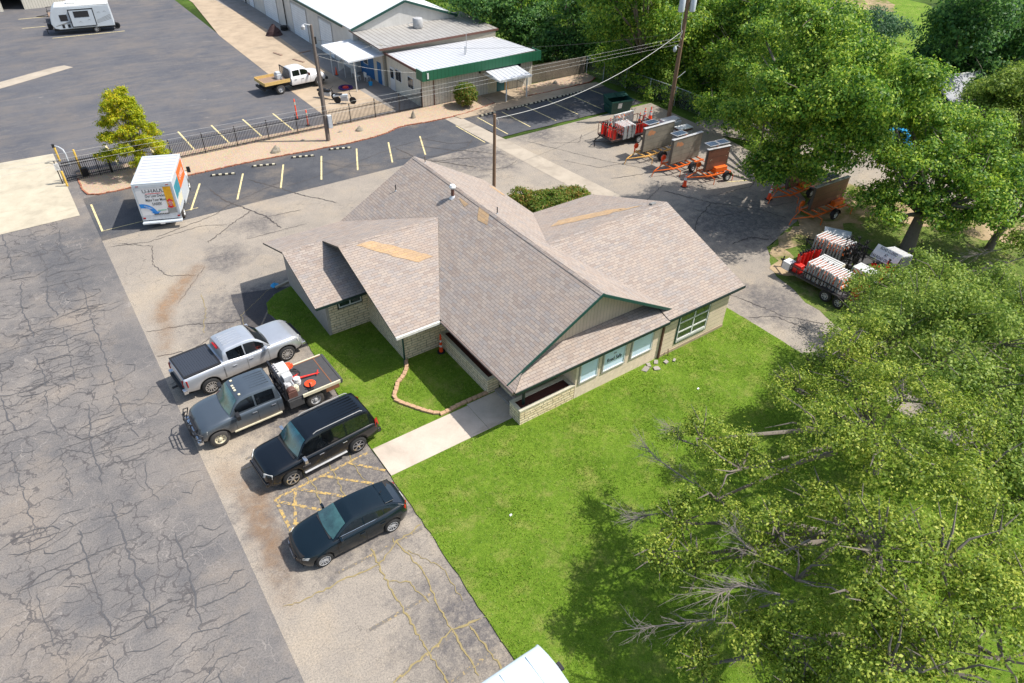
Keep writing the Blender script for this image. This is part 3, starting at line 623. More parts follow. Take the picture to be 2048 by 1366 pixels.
# ridge caps
for a, b in (((17.5, 17.3, 5.405), (17.5, 34.2, 5.405)), ((18.7, 22.9, 4.705), (27.1, 22.9, 4.705)), ((10.1, 28.5, 4.505), (15.7, 28.5, 4.505)), ((7.95, 30.7, 3.77), (10.1, 30.7, 3.77))):
    d = (Vector(b) - Vector(a)).normalized(); n = Vector((-d.y, d.x, 0)); sl = .56 if abs(d.x) < .1 else .34; k = 0; L_ = (Vector(b) - Vector(a)).length; rc = MB()
    while k * .3 < L_ - .3:
        p = Vector(a) + d * k * .3; q = p + d * .29; h = .014; w = .15
        rc.grid([[tuple(p + n * w - Vector((0, 0, w * sl - .012))), tuple(p + Vector((0, 0, h - .008))), tuple(p - n * w - Vector((0, 0, w * sl - .012)))],
                 [tuple(q + n * w - Vector((0, 0, w * sl - .02))), tuple(q + Vector((0, 0, h))), tuple(q - n * w - Vector((0, 0, w * sl - .02)))]]); k += 1
    rc.build('ridge_cap', 'shingle', hs)
# walls
def wall(name, mats, *boxes):
    m = MB()
    for b in boxes: m.box(*b)
    return m.build(name, mats, hs)
wall('wall', 'veneer_plain', (8.85, 12.6, 27.77, 27.99, 0, 2.62), (10.97, 13.9, 23.92, 24.14, 0, 2.75), (10.97, 11.19, 24.14, 27.77, 0, 2.9), (13.7, 13.92, 18.6, 23.92, .3, 2.9))
m = MB()                                                             # west gable wall of the outer wing
def gable_x(m, x0, x1, pts):                                        # pts in (y,z)
    n = len(pts); m.add([(x0, y, z) for y, z in pts] + [(x1, y, z) for y, z in pts], [list(range(n)), list(range(2 * n - 1, n - 1, -1))] + [((i + 1) % n, i, i + n, (i + 1) % n + n) for i in range(n)])
gable_x(m, 8.70, 8.85, [(27.77, 0), (27.77, 2.66), (30.7, 3.6), (33.5, 2.68), (33.5, 0)])
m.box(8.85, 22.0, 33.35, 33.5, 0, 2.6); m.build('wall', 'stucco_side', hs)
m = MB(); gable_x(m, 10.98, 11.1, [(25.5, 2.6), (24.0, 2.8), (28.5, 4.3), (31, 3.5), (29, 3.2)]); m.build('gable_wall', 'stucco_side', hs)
m = MB()                                                             # front gable, vertical boards
def gable_y(m, y0, y1, pts):
    n = len(pts); m.add([(x, y0, z) for x, z in pts] + [(x, y1, z) for x, z in pts], [list(range(n - 1, -1, -1)), list(range(n, 2 * n))] + [(i, (i + 1) % n, (i + 1) % n + n, i + n) for i in range(n)])
gable_y(m, 18.05, 18.2, [(13.4, 2.5), (21.8, 2.5), (21.6, 2.95), (17.5, 5.27), (13.4, 2.98)]); m.build('gable_wall', 'gable_board', hs)
wall('wall', 'stucco', (16.2, 21.62, 17.1, 17.3, 0, 2.5), (16.2, 16.4, 17.3, 19.6, .3, 2.5), (13.9, 16.2, 18.9, 19.1, .3, 2.6))
wall('wall', 'siding_board', (21.62, 26.4, 17.06, 17.24, .22, 2.52), (26.22, 26.4, 17.24, 28.4, .22, 2.6))
wall('footing', 'concrete_apron', (21.62, 26.42, 17.04, 17.3, 0, .22), (26.2, 26.42, 17.3, 28.4, 0, .22))
m = MB(); gable_x(m, 26.24, 26.38, [(17.2, 2.5), (22.9, 4.5), (28.5, 2.5)]); m.build('gable_wall', 'siding_board', hs)
wall('corner_board', 'brown_trim', (21.6, 21.68, 17.0, 17.1, 0, 2.48))
wall('soffit', 'cream', (13.0, 21.6, 16.95, 18.0, 2.38, 2.42), (12.7, 13.9, 17.4, 23.9, 2.42, 2.46))
MB().obox((15.0, 17.27, 4.0), (.8725, 0, .4886), (0, 1, 0), (-.4886, 0, .8725), 2.87, .02, .065).build('rake_trim', 'trim_green', hs)
MB().obox((19.9, 17.27, 3.98), (.8725, 0, -.4886), (0, 1, 0), (.4886, 0, .8725), 2.75, .02, .065).build('rake_trim', 'trim_green', hs)
for b in ((12.55, 21.6, 16.70, 16.735, 2.42, 2.545), (21.62, 27.1, 16.75, 16.79, 2.46, 2.595), (7.97, 11.0, 26.86, 26.895, 2.42, 2.545)): MB().box(*b).build('fascia', 'trim_dark', hs)
m = MB(); m.tube([(12.44, 16.8, 2.56), (12.44, 22.7, 2.56)], .055, 8)
for k in range(6): m.box(12.38, 12.6, 17.3 + k * .98, 17.33 + k * .98, 2.6, 2.63)
m.build('gutter', 'gutter_rust', hs)
m = MB().box(10.1, 12.4, 22.68, 22.79, 2.47, 2.6); m.build('gutter', 'gutter_white', hs)
m = MB().tube([(10.7, 22.76, 2.5), (10.85, 23.7, 2.35), (10.93, 23.84, 2.2), (10.93, 23.84, .15), (10.8, 23.6, .06)], .045, 8); m.tube([(12.42, 22.9, 2.55), (12.5, 23.7, 2.3), (12.85, 23.86, 2.1)], .045, 8); m.build('downspout', 'trim_green', hs)
# windows
def window_y(x0, x1, z0, z1, y, bars, frame='white_paint', glassm='glass_house', surround=None, hbars=0, th=.05, lab=None):
    if surround: s_ = MB(); s_.box(x0 - .09, x1 + .09, y - .05, y + .0, z0 - .1, z0 - .02).box(x0 - .09, x0 - .03, y - .04, y, z0 - .02, z1 + .06).box(x1 + .03, x1 + .09, y - .04, y, z0 - .02, z1 + .06).build('window_surround', surround, hs)
    f = MB(); f.box(x0 - .03, x1 + .03, y - .06, y - .002, z1 - .02, z1 + .03); f.box(x0 - .03, x1 + .03, y - .06, y - .002, z0 - .03, z0 + .03)
    f.box(x0 - .03, x0 + .02, y - .055, y - .002, z0 + .03, z1 - .02); f.box(x1 - .02, x1 + .03, y - .055, y - .002, z0 + .03, z1 - .02)
    for k in range(bars): xx = x0 + (x1 - x0) * (k + 1) / (bars + 1); f.box(xx - th / 2, xx + th / 2, y - .05, y - .002, z0 + .03, z1 - .02)
    for k in range(hbars): zz = z0 + (z1 - z0) * (k + 1) / (hbars + 1); f.box(x0 + .02, x1 - .02, y - .045, y - .002, zz - th / 2, zz + th / 2)
    w = f.build('window', frame, hs)
    MB().box(x0, x1, y - .025, y - .001, z0, z1).build('pane', glassm, w); return w
window_y(9.42, 10.6, 1.55, 2.3, 27.77, 1, surround='trim_dark'); window_y(11.9, 13.0, 1.5, 2.25, 23.92, 1, surround='trim_dark')
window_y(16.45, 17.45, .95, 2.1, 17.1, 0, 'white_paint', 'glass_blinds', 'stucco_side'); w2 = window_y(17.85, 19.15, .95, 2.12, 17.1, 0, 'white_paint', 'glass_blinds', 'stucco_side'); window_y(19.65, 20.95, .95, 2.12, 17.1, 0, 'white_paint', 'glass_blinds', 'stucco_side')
text_mesh(['Road Safe'], 'ink_black', w2, 'lettering', (18.5, 17.068, 1.5), (1, 0, 0), (0, 0, 1), .33, squeeze=.7)
m = MB().box(18.42, 18.62, 17.066, 17.069, 1.78, 1.8).box(18.46, 18.5, 17.066, 17.069, 1.8, 1.88).box(18.54, 18.58, 17.066, 17.069, 1.8, 1.86); m.build('emblem', 'ink_grey', w2)
window_y(22.75, 24.85, .62, 2.35, 17.06, 1, 'white_paint', 'glass_house', 'trim_green', hbars=2, th=.075)
MB().box(22.77, 24.83, 17.0, 17.03, .62, .78).build('window_sill', 'white_paint', hs)
# planters and porch
def planter(name, x0, x1, y0, y1, h, wallm, lab):
    t = thing(name, lab, 'planter', ((x0 + x1) / 2, (y0 + y1) / 2, 0)); X = (x1 - x0) / 2; Y = (y1 - y0) / 2; w = .1
    MB().box(-X, X, -Y, -Y + w, 0, h - .05).box(-X, X, Y - w, Y, 0, h - .05).box(-X, -X + w, -Y + w, Y - w, 0, h - .05).box(X - w, X, -Y + w, Y - w, 0, h - .05).build('planter_wall', wallm, t)
    c = MB().box(-X - .02, X + .02, -Y - .02, -Y + w + .04, h - .05, h).box(-X - .02, X + .02, Y - w - .04, Y + .02, h - .05, h).box(-X - .02, -X + w + .04, -Y + w + .04, Y - w - .04, h - .05, h).box(X - w - .04, X + .02, -Y + w + .04, Y - w - .04, h - .05, h).build('cap', 'cap_stone', t)
    MB().box(-X + w, X - w, -Y + w, Y - w, .2, h - .12).build('mulch', 'mulch', t); return t
planter('entry_planter', 13.03, 13.68, 19.6, 23.9, .92, 'veneer_plain', 'long narrow mulch planter below the west eave of the office house')
planter('entry_planter', 13.1, 16.17, 17.1, 17.9, .9, 'veneer_stone', 'sunlit cream stone planter with red mulch at the corner of the front lawn')
m = MB().box(13.75, 16.19, 17.92, 18.9, 0, .32).box(13.75, 16.19, 18.88, 19.58, 0, .318); m.box(13.42, 13.748, 17.94, 19.56, 0, .16); m.build('porch_step', 'concrete_step', hs)
MB().box(14.6, 15.5, 18.84, 18.9, .32, 2.35).build('door', 'brown_trim', hs)
MB().box(13.5, 13.6, 17.45, 17.55, .02, 2.5).build('porch_post', 'trim_dark', hs)
struct('sidewalk', MB().prism([(7.02, 17.68), (11.82, 17.66), (11.82, 19.44), (7.02, 19.44)], -.02, .062).prism([(11.835, 17.66), (13.415, 17.66), (13.415, 19.52), (11.835, 19.52)], -.02, .062), 'concrete_walk')
# roof fittings
def pipe(x, y, z, h, r, cap, lab=None, mt='galv'):
    m = MB().tube([(x, y, z - .1), (x, y, z + h)], r, 10); b = m.build('vent_pipe', mt, hs, smooth=40)
    if cap: MB().lathe([(.001, z + h - .08), (.17, z + h - .08), (.19, z + h), (.13, z + h + .1), (.02, z + h + .12)], 14, (x, y, 0)).build('cap', 'white_paint', b, smooth=40)
    MB().lathe([(r * 2.4, z - .06), (r * 1.1, z + .1), (r * .9, z + .1)], 10, (x, y, 0)).build('flashing', 'galv', b)
pipe(17.0, 29.0, 5.1, .62, .09, True, mt='brown_trim'); pipe(15.5, 32.8, 4.25, .4, .03, False, mt='black_metal'); pipe(17.85, 26.0, 5.18, .42, .03, False, mt='black_metal'); pipe(17.72, 33.25, 5.25, .45, .03, False, mt='pole_grey')
MB().obox((26.4, 23.3, 4.62), (1, 0, 0), (0, .945, -.326), (0, .326, .945), .16, .12, .04).build('roof_vent', 'ink_grey', hs)
MB().tube([(22.2, 16.9, 0), (22.2, 16.97, .45)], .02, 6).build('hose_bib', 'brown_trim', hs)
# loose things round the house
ed_path = [(10.95, 23.72), (10.75, 23.3), (10.38, 22.9), (9.9, 22.6), (9.6, 22.2), (9.33, 21.9), (9.27, 21.55), (9.4, 21.25), (9.63, 20.86), (9.99, 20.26), (10.28, 19.88), (10.6, 19.62), (10.95, 19.62), (11.4, 19.68), (11.9, 19.68), (13.0, 19.66)]
em = MB().prism([(-.15, -.1), (.13, -.08), (.15, .08), (-.12, .1)], 0, .12)
blk0 = None; wl = walk(ed_path, .29); nb_ = len(wl)
for i, (x, y, an) in enumerate(wl):
    if blk0 is None: b = em.build('edging_block', 'edging_block', bevel=.015); blk0 = b
    else: b = blk0.copy(); COL.objects.link(b)
    b.location = (x, y, .03); b.rotation_euler = (0, 0, R(an + rnd.uniform(-7, 7)))
    where = 'on the curve across the lawn' if 3 < i < nb_ - 9 else ('beside the shaded concrete walk' if i >= nb_ - 9 else 'near the wing corner downspout')
    tag(b, ORD[min(i, 38)] + ' tan edging block from the wing corner, ' + where, 'edging block', 'edging blocks curving round the shaded lawn')
for i, (x, y, l, w, a, lab) in enumerate(((20.5, 16.75, .6, .4, 20, 'grey paving slab against the wall in the rubble heap'), (21.0, 16.5, .5, .42, -15, 'grey paving slab in the middle of the rubble heap by the front wall'), (21.3, 16.85, .45, .3, 40, 'small paving slab beside the brown corner board'), (20.85, 16.9, .5, .3, 65, 'paving slab tipped on edge near the last white window'), (21.75, 16.6, .4, .3, 10, 'paving slab at the right end of the rubble heap'), (22.2, 16.45, .34, .2, 25, 'lone pale stone on the grass right of the rubble heap'))):
    b = MB().prism([(a_ * .62, b_ * .62) for a_, b_ in jag([(-l / 2, -w / 2), (l / 2, -w / 2), (l / 2, w / 2), (-l / 2, w / 2)], .04, .2, i)], 0, .05).build('paving_slab', 'concrete_step'); b.location = (x, y, .05); b.rotation_euler = (R(rnd.uniform(-8, 8)), R(rnd.uniform(-8, 8)), R(a)); tag(b, lab, 'stone slab', 'broken slabs by the front wall')
m = MB(); rr = random.Random(4)
m.grid([[((i - 4) * .06 * (1 - .1 * abs(j - 4)), (j - 4) * .05, max(0, .2 - .03 * ((i - 4) ** 2 + (j - 4) ** 2) ** .5 * 1.5) + rr.uniform(0, .05)) for j in range(9)] for i in range(9)])
b = m.build('plastic_bag', 'pool_blue', smooth=60); b.location = (7.95, 33.75, .02); tag(b, 'crumpled light blue plastic bag on the asphalt beside the wing', 'bag')
b = MB().box(-.45, .45, -.07, .07, 0, .1).build('wheel_stop', 'concrete_pad'); b.location = (8.35, 33.6, .02); b.rotation_euler = (0, 0, R(15)); tag(b, 'short plain concrete kerb block touching the outer wing wall', 'kerb block')

# ================================================================= VEHICLES
def pchip(keys):
    xs = [k[0] for k in keys]; ys = [k[1] for k in keys]; n = len(xs)
    h = [xs[i + 1] - xs[i] for i in range(n - 1)]; d = [(ys[i + 1] - ys[i]) / h[i] for i in range(n - 1)]
    m = [d[0]] + [0 if d[i - 1] * d[i] <= 0 else 2 * d[i - 1] * d[i] / (d[i - 1] + d[i]) for i in range(1, n - 1)] + [d[-1]]
    def f(x):
        if x <= xs[0]: return ys[0]
        if x >= xs[-1]: return ys[-1]
        i = 0
        while x > xs[i + 1]: i += 1
        t = (x - xs[i]) / h[i]
        return (2 * t**3 - 3 * t**2 + 1) * ys[i] + (t**3 - 2 * t**2 + t) * h[i] * m[i] + (-2 * t**3 + 3 * t**2) * ys[i + 1] + (t**3 - t**2) * h[i] * m[i + 1]
    return f
def wheel(parent, x, y, side, r, w, rimr, rimm, spokes, tyre='rubber', style='spoke', spare=0):
    """side = +1 when the outer face points to +y"""
    s = side
    prof = [(rimr, -w / 2), (r * .86, -w / 2), (r * .97, -w / 2 + .03), (r, -w * .3), (r, w * .3), (r * .97, w / 2 - .03), (r * .86, w / 2), (rimr, w / 2), (rimr * .97, w / 2 - .04)]
    m = MB().lathe([(a, b * s) for a, b in prof], 28, (0, 0, 0), 'y', False); t = m.build('wheel', tyre, parent, smooth=35); t.location = (x, y, r)
    f = MB(); f.lathe([(rimr, .0 * s), (rimr * .98, s * (w / 2 - .012)), (rimr * .90, s * (w / 2 - .012)), (rimr * .86, s * (w / 2 - .06)), (.001, s * (w / 2 - .06))], 26, (0, 0, 0), 'y')
    g = MB()
    if style == 'spoke':
        for k in range(spokes):
            a = 2 * math.pi * k / spokes + .2; ux = Vector((math.cos(a), 0, math.sin(a))); uz = Vector((-math.sin(a), 0, math.cos(a)))
            g.obox(ux * rimr * .5 + Vector((0, s * (w / 2 - .03), 0)), ux, (0, 1, 0), uz, rimr * .44, .016, rimr * (.42 / spokes + .03))
        g.lathe([(rimr * .24, s * (w / 2 - .05)), (rimr * .22, s * (w / 2 - .005)), (.001, s * (w / 2 - .002))], 12, (0, 0, 0), 'y')
        g.lathe([(rimr * 1.0, s * (w / 2 - .015)), (rimr * 1.0, s * (w / 2 + .002)), (rimr * .90, s * (w / 2 + .002)), (rimr * .90, s * (w / 2 - .02))], 26, (0, 0, 0), 'y', False)
        ri = f.build('rim', 'ink_black', t, smooth=30); g.build('spokes', rimm, ri, smooth=30)
    else:
        ri = f.build('rim', rimm, t, smooth=30)
        g.lathe([(rimr * .32, s * (w / 2 - .07)), (rimr * .28, s * (w / 2 + .02)), (.001, s * (w / 2 + .025))], 12, (0, 0, 0), 'y'); g.build('hub', rimm if style == 'steel' else 'rust', ri, smooth=30)
        h = MB()
        for k in range(8):
            a = 2 * math.pi * k / 8; h.lathe([(.028, s * (w / 2 - .059)), (.026, s * (w / 2 - .055)), (.001, s * (w / 2 - .054))], 8, (rimr * .62 * math.cos(a), 0, rimr * .62 * math.sin(a)), 'y')
        h.build('rim_holes', 'ink_black', ri)
    return t
class Car:
    def __init__(s, root, paint, sp):
        s.r = root; s.sp = sp; s.paint = paint
        s.zt = pchip(sp['deck']); s.hw = pchip(sp['hw']); s.sill = pchip(sp['sill']); s.x0 = sp['hw'][0][0]; s.x1 = sp['hw'][-1][0]
        s.arch = sp['arch']; s.ra = sp['ra']; s.sh = sp.get('shoulder', .72)
    def zb(s, x):
        z = s.sill(x)
        for xw in s.arch:
            d = x - xw
            if abs(d) < s.ra: z = max(z, s.sp['wr'] + math.sqrt(s.ra**2 - d * d) * .98)
        return z
    def section(s, x):
        zt = s.zt(x); hw = s.hw(x); zb = min(s.zb(x), zt - .1); zs = s.sill(x) + (zt - s.sill(x)) * s.sh
        zb2 = min(zb, zs - .05); cr = s.sp.get('crown', .035)
        return [(hw - .05, zb2), (hw - .01, zb2 + (zs - zb2) * .3), (hw, zb2 + (zs - zb2) * .65), (hw - .012, zs), (hw - .045, zs + (zt - zs) * .55), (hw - .10, zt - .035), (hw - .17, zt - .004), (hw * .55, zt + cr * .6), (0, zt + cr)]
    def side(s, x, z, off=.004):
        """point on the flank at height z"""
        p = s.section(x)
        for (y0, z0), (y1, z1) in zip(p, p[1:]):
            if z0 <= z <= z1: t = (z - z0) / (z1 - z0 + 1e-9); return y0 + (y1 - y0) * t + off
        return p[0][0] + off if z < p[0][1] else p[5][0] + off
    def body(s):
        xs = set(np.round(np.arange(s.x0, s.x1 + .001, .07), 3)) | {round(k[0], 3) for k in s.sp['hw']} | {round(k[0], 3) for k in s.sp['deck']}
        for xw in s.arch:
            for k in range(13): xs.add(round(xw + s.ra * math.cos(math.pi * k / 12), 3))
        xs = sorted(x for x in xs if s.x0 <= x <= s.x1); rows = []
        for x in xs:
            p = s.section(x); rows.append([(x, y, z) for y, z in p] + [(x, -y, z) for y, z in reversed(p[:-1])])
        m = MB(); m.grid([list(r) for r in rows]); n = len(rows[0])
        m.f.append(list(range(n))); m.mi.append(0); k = (len(rows) - 1) * n; m.f.append([k + i for i in range(n - 1, -1, -1)]); m.mi.append(0)
        s.bodyo = m.build('body', s.paint, s.r, smooth=38)
        u = MB().box(s.x0 + .12, s.x1 - .12, -s.hw(0) + .27, s.hw(0) - .27, s.sp['wr'] * .75, s.zt(0) - .25); u.build('underbody', 'dark_void', s.r)
        # dark wheel-arch lining
        for xw in s.arch:
            for sg in (1, -1):
                m = MB(); rows = []
                for k in range(17):
                    a = math.pi * k / 16; x = xw + s.ra * math.cos(a) * 1.0; z = max(s.sp['wr'] + math.sin(a) * s.ra * .98, s.sill(x))
                    rows.append([(x, sg * (s.side(min(max(x, s.x0), s.x1), z + .04) + .006), z + s.sp.get('lip', .0)), (x, sg * (s.side(x, z) - .0), z - .01), (x, sg * (s.hw(0) - .3), z - .01)])
                m.grid(rows); m.build('wheel_arch', 'rubber', s.r, smooth=40)
        return s
    def gh(s, top, hb, hr, zbelt, edge=.06):
        """greenhouse: top = profile of centre line, hb/hr half widths at belt and roof"""
        s.gt = pchip(top); s.g0 = top[0][0]; s.g1 = top[-1][0]; s.hb = hb; s.hr = hr; s.zbelt = zbelt; s.zmax = max(t[1] for t in top); s.edge = edge
        xs = sorted(set(np.round(np.arange(s.g0, s.g1 + .001, .06), 3)) | {t[0] for t in top})
        rows = [s.gsec(x) for x in xs]; m = MB(); m.grid([[(x + s.gb(x, y), y, z) for y, z in r] + [(x + s.gb(x, y), -y, z) for y, z in reversed(r[:-1])] for x, r in zip(xs, rows)])
        n = len(rows[0]) * 2 - 1; m.f.append(list(range(n))); m.mi.append(0); k = (len(rows) - 1) * n; m.f.append([k + i for i in range(n - 1, -1, -1)]); m.mi.append(0)
        s.roofo = m.build('cabin_roof', s.paint, s.r, smooth=32); return s
    def gb(s, x, y):                                                  # bowed windscreen
        t = 1 - (s.gt(x) - s.zbelt) / (s.zmax - s.zbelt); return -.10 * (y / s.hb) ** 2 * max(0, t) * (1 if x > 0 else -.5)
    def gsec(s, x):
        zc = s.gt(x); zb = s.zbelt - .04; t = max(0, min(1, (zc - s.zbelt) / (s.zmax - s.zbelt))); hr = s.hb - (s.hb - s.hr) * t; e = s.edge * min(1, t * 2 + .05)
        return [(s.hb, zb), (s.hb - (s.hb - hr) * .5, zb + (zc - e - zb) * .5), (hr, zc - e), (hr - .035, zc - e * .35), (hr - .10, zc - e * .12), (hr * .5, zc + .012), (0, zc + .018)]
    def gside(s, x, z):
        p = s.gsec(x)[:3]
        for (y0, z0), (y1, z1) in zip(p, p[1:]):
            if z <= z1: t = (z - z0) / (z1 - z0 + 1e-9); return y0 + (y1 - y0) * t
        return p[2][0]
    def screen(s, name, xa, xb, mat, inset=.1, off=.012, side=1):
        rows = []
        for i in range(13):
            x = xa + (xb - xa) * i / 12; p = s.gsec(x); hr = p[2][0] - inset; row = []
            for k in range(-6, 7):
                y = hr * k / 6; ay = abs(y); q = p[2:]; z = q[0][1]
                for (y1, z1), (y0, z0) in zip(q, q[1:]):
                    if y0 <= ay <= y1 + 1e-6: z = z0 + (z1 - z0) * (ay - y0) / (y1 - y0 + 1e-9)
                row.append((x + s.gb(x, y) + off * side, y, z + off))
            rows.append(row)
        return MB().grid(rows).build(name, mat, s.r, smooth=60)
    def swin(s, xa, xb, mat='glass_dark', zlo=.05, ztop=.075, name='side_window', slant=0, sides=(1, -1), chrome=None):
        for sg in sides:
            rows = []
            for i in range(15):
                x = xa + (xb - xa) * i / 14; zl = s.zbelt + zlo; zh = s.gsec(x)[2][1] - ztop
                if zh - zl < .03: zh = zl + .005
                row = []
                for k in range(5):
                    z = zl + (zh - zl) * k / 4; xx = x + slant * (k / 4) * (1 if i in (0,) else 1); row.append((xx, sg * (s.gside(x, z) + .007), z))
                rows.append(row)
            w = MB().grid(rows).build(name, mat, s.r, smooth=60)
            if chrome: MB().tube([(x_, sg * (s.gside(x_, s.zbelt + zlo) + .01), s.zbelt + zlo - .012) for x_ in (xa - .02, (xa + xb) / 2, xb + .02)], .011, 5).build('window_trim', chrome, w)
    def seam(s, x, z0=None, z1=None, sides=(1, -1)):
        m = MB()
        for sg in sides:
            z0_ = z0 if z0 else s.zb(x) + .06; z1_ = z1 if z1 else s.zt(x) - .06; r0 = []; r1 = []
            for k in range(7):
                z = z0_ + (z1_ - z0_) * k / 6; y = sg * (s.side(x, z) + .001); r0.append((x - .007, y, z)); r1.append((x + .007, y, z))
            m.grid([r0, r1])
        return m
    def seams(s, xs, **k):
        for x in xs:
            for sg in (1, -1): s.seam(x, sides=(sg,), **k).build('door_seam', 'ink_black', s.r)
    def handles(s, xs, z, mat):
        for x in xs:
            for sg in (1, -1):
                y = sg * (s.side(x, z) + .022); MB().box(x - .1, x + .1, y - .014, y + .014, z - .016, z + .016).build('door_handle', mat, s.r, bevel=.008)
    def mirrors(s, x, z, y, mat, big=1.0):
        for sg in (1, -1):
            m = MB().obox((x, sg * (y + .14 * big), z), (1, 0, 0), (0, 1, 0), (0, 0, 1), .06 * big, .12 * big, .085 * big); m.tube([(x + .02, sg * (y - .03), z - .04), (x + .02, sg * (y + .08), z - .02)], .025, 6)
            b = m.build('mirror', mat, s.r, bevel=.03)
    def lamp(s, name, mat, pts, th=.02):
        """pts: outline in (x,y,z) near a corner, thickened"""
        for sg in (1, -1):
            m = MB(); n = len(pts); c = Vector((sum(p[0] for p in pts) / n, sum(p[1] for p in pts) / n, sum(p[2] for p in pts) / n))
            P = [Vector(p) for p in pts]; nr = (P[1] - P[0]).cross(P[2] - P[0]).normalized() * th
            A = [(p.x, sg * p.y, p.z) for p in P]; B = [((p - nr).x, sg * (p - nr).y, (p - nr).z) for p in P]; C = [((p + nr).x, sg * (p + nr).y, (p + nr).z) for p in P]
            m.add(B + C, [list(range(n - 1, -1, -1)), list(range(n, 2 * n))] + [(i, (i + 1) % n, (i + 1) % n + n, i + n) for i in range(n)]); m.build(name, mat, s.r)
    def wheels(s, track, w, rimr, rimm, spokes, tyre='rubber', style='spoke'):
        for xw in s.arch:
            for sg in (1, -1): wheel(s.r, xw, sg * (track - w / 2), sg, s.sp['wr'], w, rimr, rimm, spokes, tyre, style)
SPLIT = {'bumper_corner', 'deck_rail', 'side_skirt', 'tool_box', 'bed_side', 'vent', 'pane', 'canopy_fascia', 'door_frame', 'bumper', 'bed_rim', 'rear_frame', 'roof_rim', 'window'}
def boxp(root, name, mat, *bx, bevel=0):
    if len(bx) > 1 and name in SPLIT:
        for b in bx: o = MB().box(*b).build(name, mat, root, bevel=bevel)
        return o
    m = MB()
    for b in bx: m.box(*b)
    return m.build(name, mat, root, bevel=bevel)

# --- black hatchback
t = thing('parked_car', 'glossy black compact hatchback, the nearest parked car, beside the lawn edge', 'car', (4.50, 16.12, .01), 179.3)
c = Car(t, 'navy_paint', dict(deck=[(-2.17, .74), (-2.10, .98), (-1.85, 1.10), (-1.0, 1.05), (.2, 1.0), (.85, .985), (1.4, .90), (1.85, .80), (2.10, .68), (2.2, .52)],
    hw=[(-2.17, .46), (-2.08, .68), (-1.75, .84), (-1.0, .895), (.9, .895), (1.5, .88), (1.85, .80), (2.08, .62), (2.2, .40)], sill=[(-2.17, .34), (-1.7, .24), (1.7, .22), (2.2, .26)], arch=(-1.35, 1.35), ra=.37, wr=.325)).body()
c.gh([(-2.0, 1.06), (-1.8, 1.15), (-1.5, 1.28), (-1.1, 1.375), (-.5, 1.44), (-.05, 1.445), (.2, 1.39), (.98, .99)], .78, .56, .98)
c.screen('windshield', .28, .93, 'windshield_pale', .05, .014, 1); c.screen('rear_window', -1.93, -1.5, 'glass_dark', .08, .012, -1)
c.swin(-.30, .62, chrome='chrome'); c.swin(-1.12, -.36, chrome='chrome'); c.swin(-1.42, -1.16)
c.seams((-.33, .78), z1=.95); c.seams((-1.12,), z0=.62, z1=.95); c.handles((-.18, -1.0), .80, 'navy_paint'); c.mirrors(.62, 1.0, .80, 'navy_paint', .8)
c.wheels(.895, .205, .225, 'steel', 10)
c.lamp('headlight', 'lens_white', [(2.02, .62, .68), (1.82, .80, .74), (1.88, .79, .64), (2.10, .56, .60)], .012); c.lamp('tail_light', 'plastic_lens_red', [(-2.12, .50, .96), (-1.92, .78, .97), (-1.98, .79, .84), (-2.15, .50, .86)], .014)
boxp(t, 'grille', 'ink_black', (2.14, 2.215, -.34, .34, .36, .56)); MB().tube([(2.16, -.44, .60), (2.22, -.2, .40), (2.23, .2, .40), (2.16, .44, .60)], .012, 6).build('grille_trim', 'chrome', t)
MB().slab([(-1.68, -.5, 1.30), (-1.3, -.54, 1.36), (-1.3, .54, 1.36), (-1.68, .5, 1.30)], .025).build('spoiler', 'navy_paint', t, bevel=.012)
MB().obox((.93, .0, 1.012), (0, 1, 0), (1, 0, .1), (0, 0, 1), .62, .035, .01).build('wiper_cowl', 'ink_black', t); MB().tube([(-1.35, .0, 1.4), (-1.43, 0, 1.46)], [.03, .008], 6).build('antenna', 'ink_black', t)
boxp(t, 'plate', 'white_paint', (-2.19, -2.17, -.15, .15, .62, .76))

# --- black full-size SUV
t = thing('parked_suv', 'large black SUV with chrome wheels and roof rails, between hatchback and grey flatbed', 'SUV', (4.98, 20.52, .01), 184)
c = Car(t, 'black_paint', dict(deck=[(-2.58, .85), (-2.50, 1.12), (-2.2, 1.17), (0, 1.15), (1.0, 1.15), (1.7, 1.12), (2.15, 1.06), (2.36, .95), (2.44, .72)],
    hw=[(-2.58, .86), (-2.45, .95), (-1.8, .99), (.9, .99), (1.9, .975), (2.25, .90), (2.44, .74)], sill=[(-2.58, .52), (-2.2, .42), (2.0, .38), (2.44, .42)], arch=(-1.475, 1.475), ra=.46, wr=.40, shoulder=.78)).body()
c.gh([(-2.52, 1.16), (-2.38, 1.5), (-2.22, 1.80), (-1.9, 1.87), (-.4, 1.90), (.35, 1.86), (.55, 1.80), (1.18, 1.15)], .89, .70, 1.14)
c.screen('windshield', .56, 1.10, 'windshield_teal', .05, .014, 1); c.screen('rear_window', -2.46, -2.28, 'glass_dark', .12, .014, -1)
c.swin(.0, .83); c.swin(-1.05, -.08); c.swin(-2.15, -1.13)
c.seams((.98, -.04), z1=1.1); c.seams((-1.09,), z0=.8, z1=1.1); c.handles((.12, -.92), .98, 'chrome'); c.mirrors(.86, 1.16, .92, 'chrome', 1.15)
c.wheels(1.0, .27, .27, 'chrome', 6)
for sg in (1, -1):
    boxp(t, 'running_board', 'steel', (-.95, .95, sg * .93 - .09, sg * .93 + .09, .36, .40), bevel=.01)
    MB().tube([(-2.0, sg * .66, 1.87), (-1.9, sg * .66, 1.93), (.05, sg * .66, 1.945), (.2, sg * .66, 1.88)], .02, 6).build('roof_rail', 'ink_grey', t, smooth=60)
ribs = MB()
for k in range(6): y = -.42 + k * .168; ribs.box(-2.0, -.5, y - .012, y + .012, 1.86, 1.918)
ribs.build('roof_ribs', 'black_paint', t)
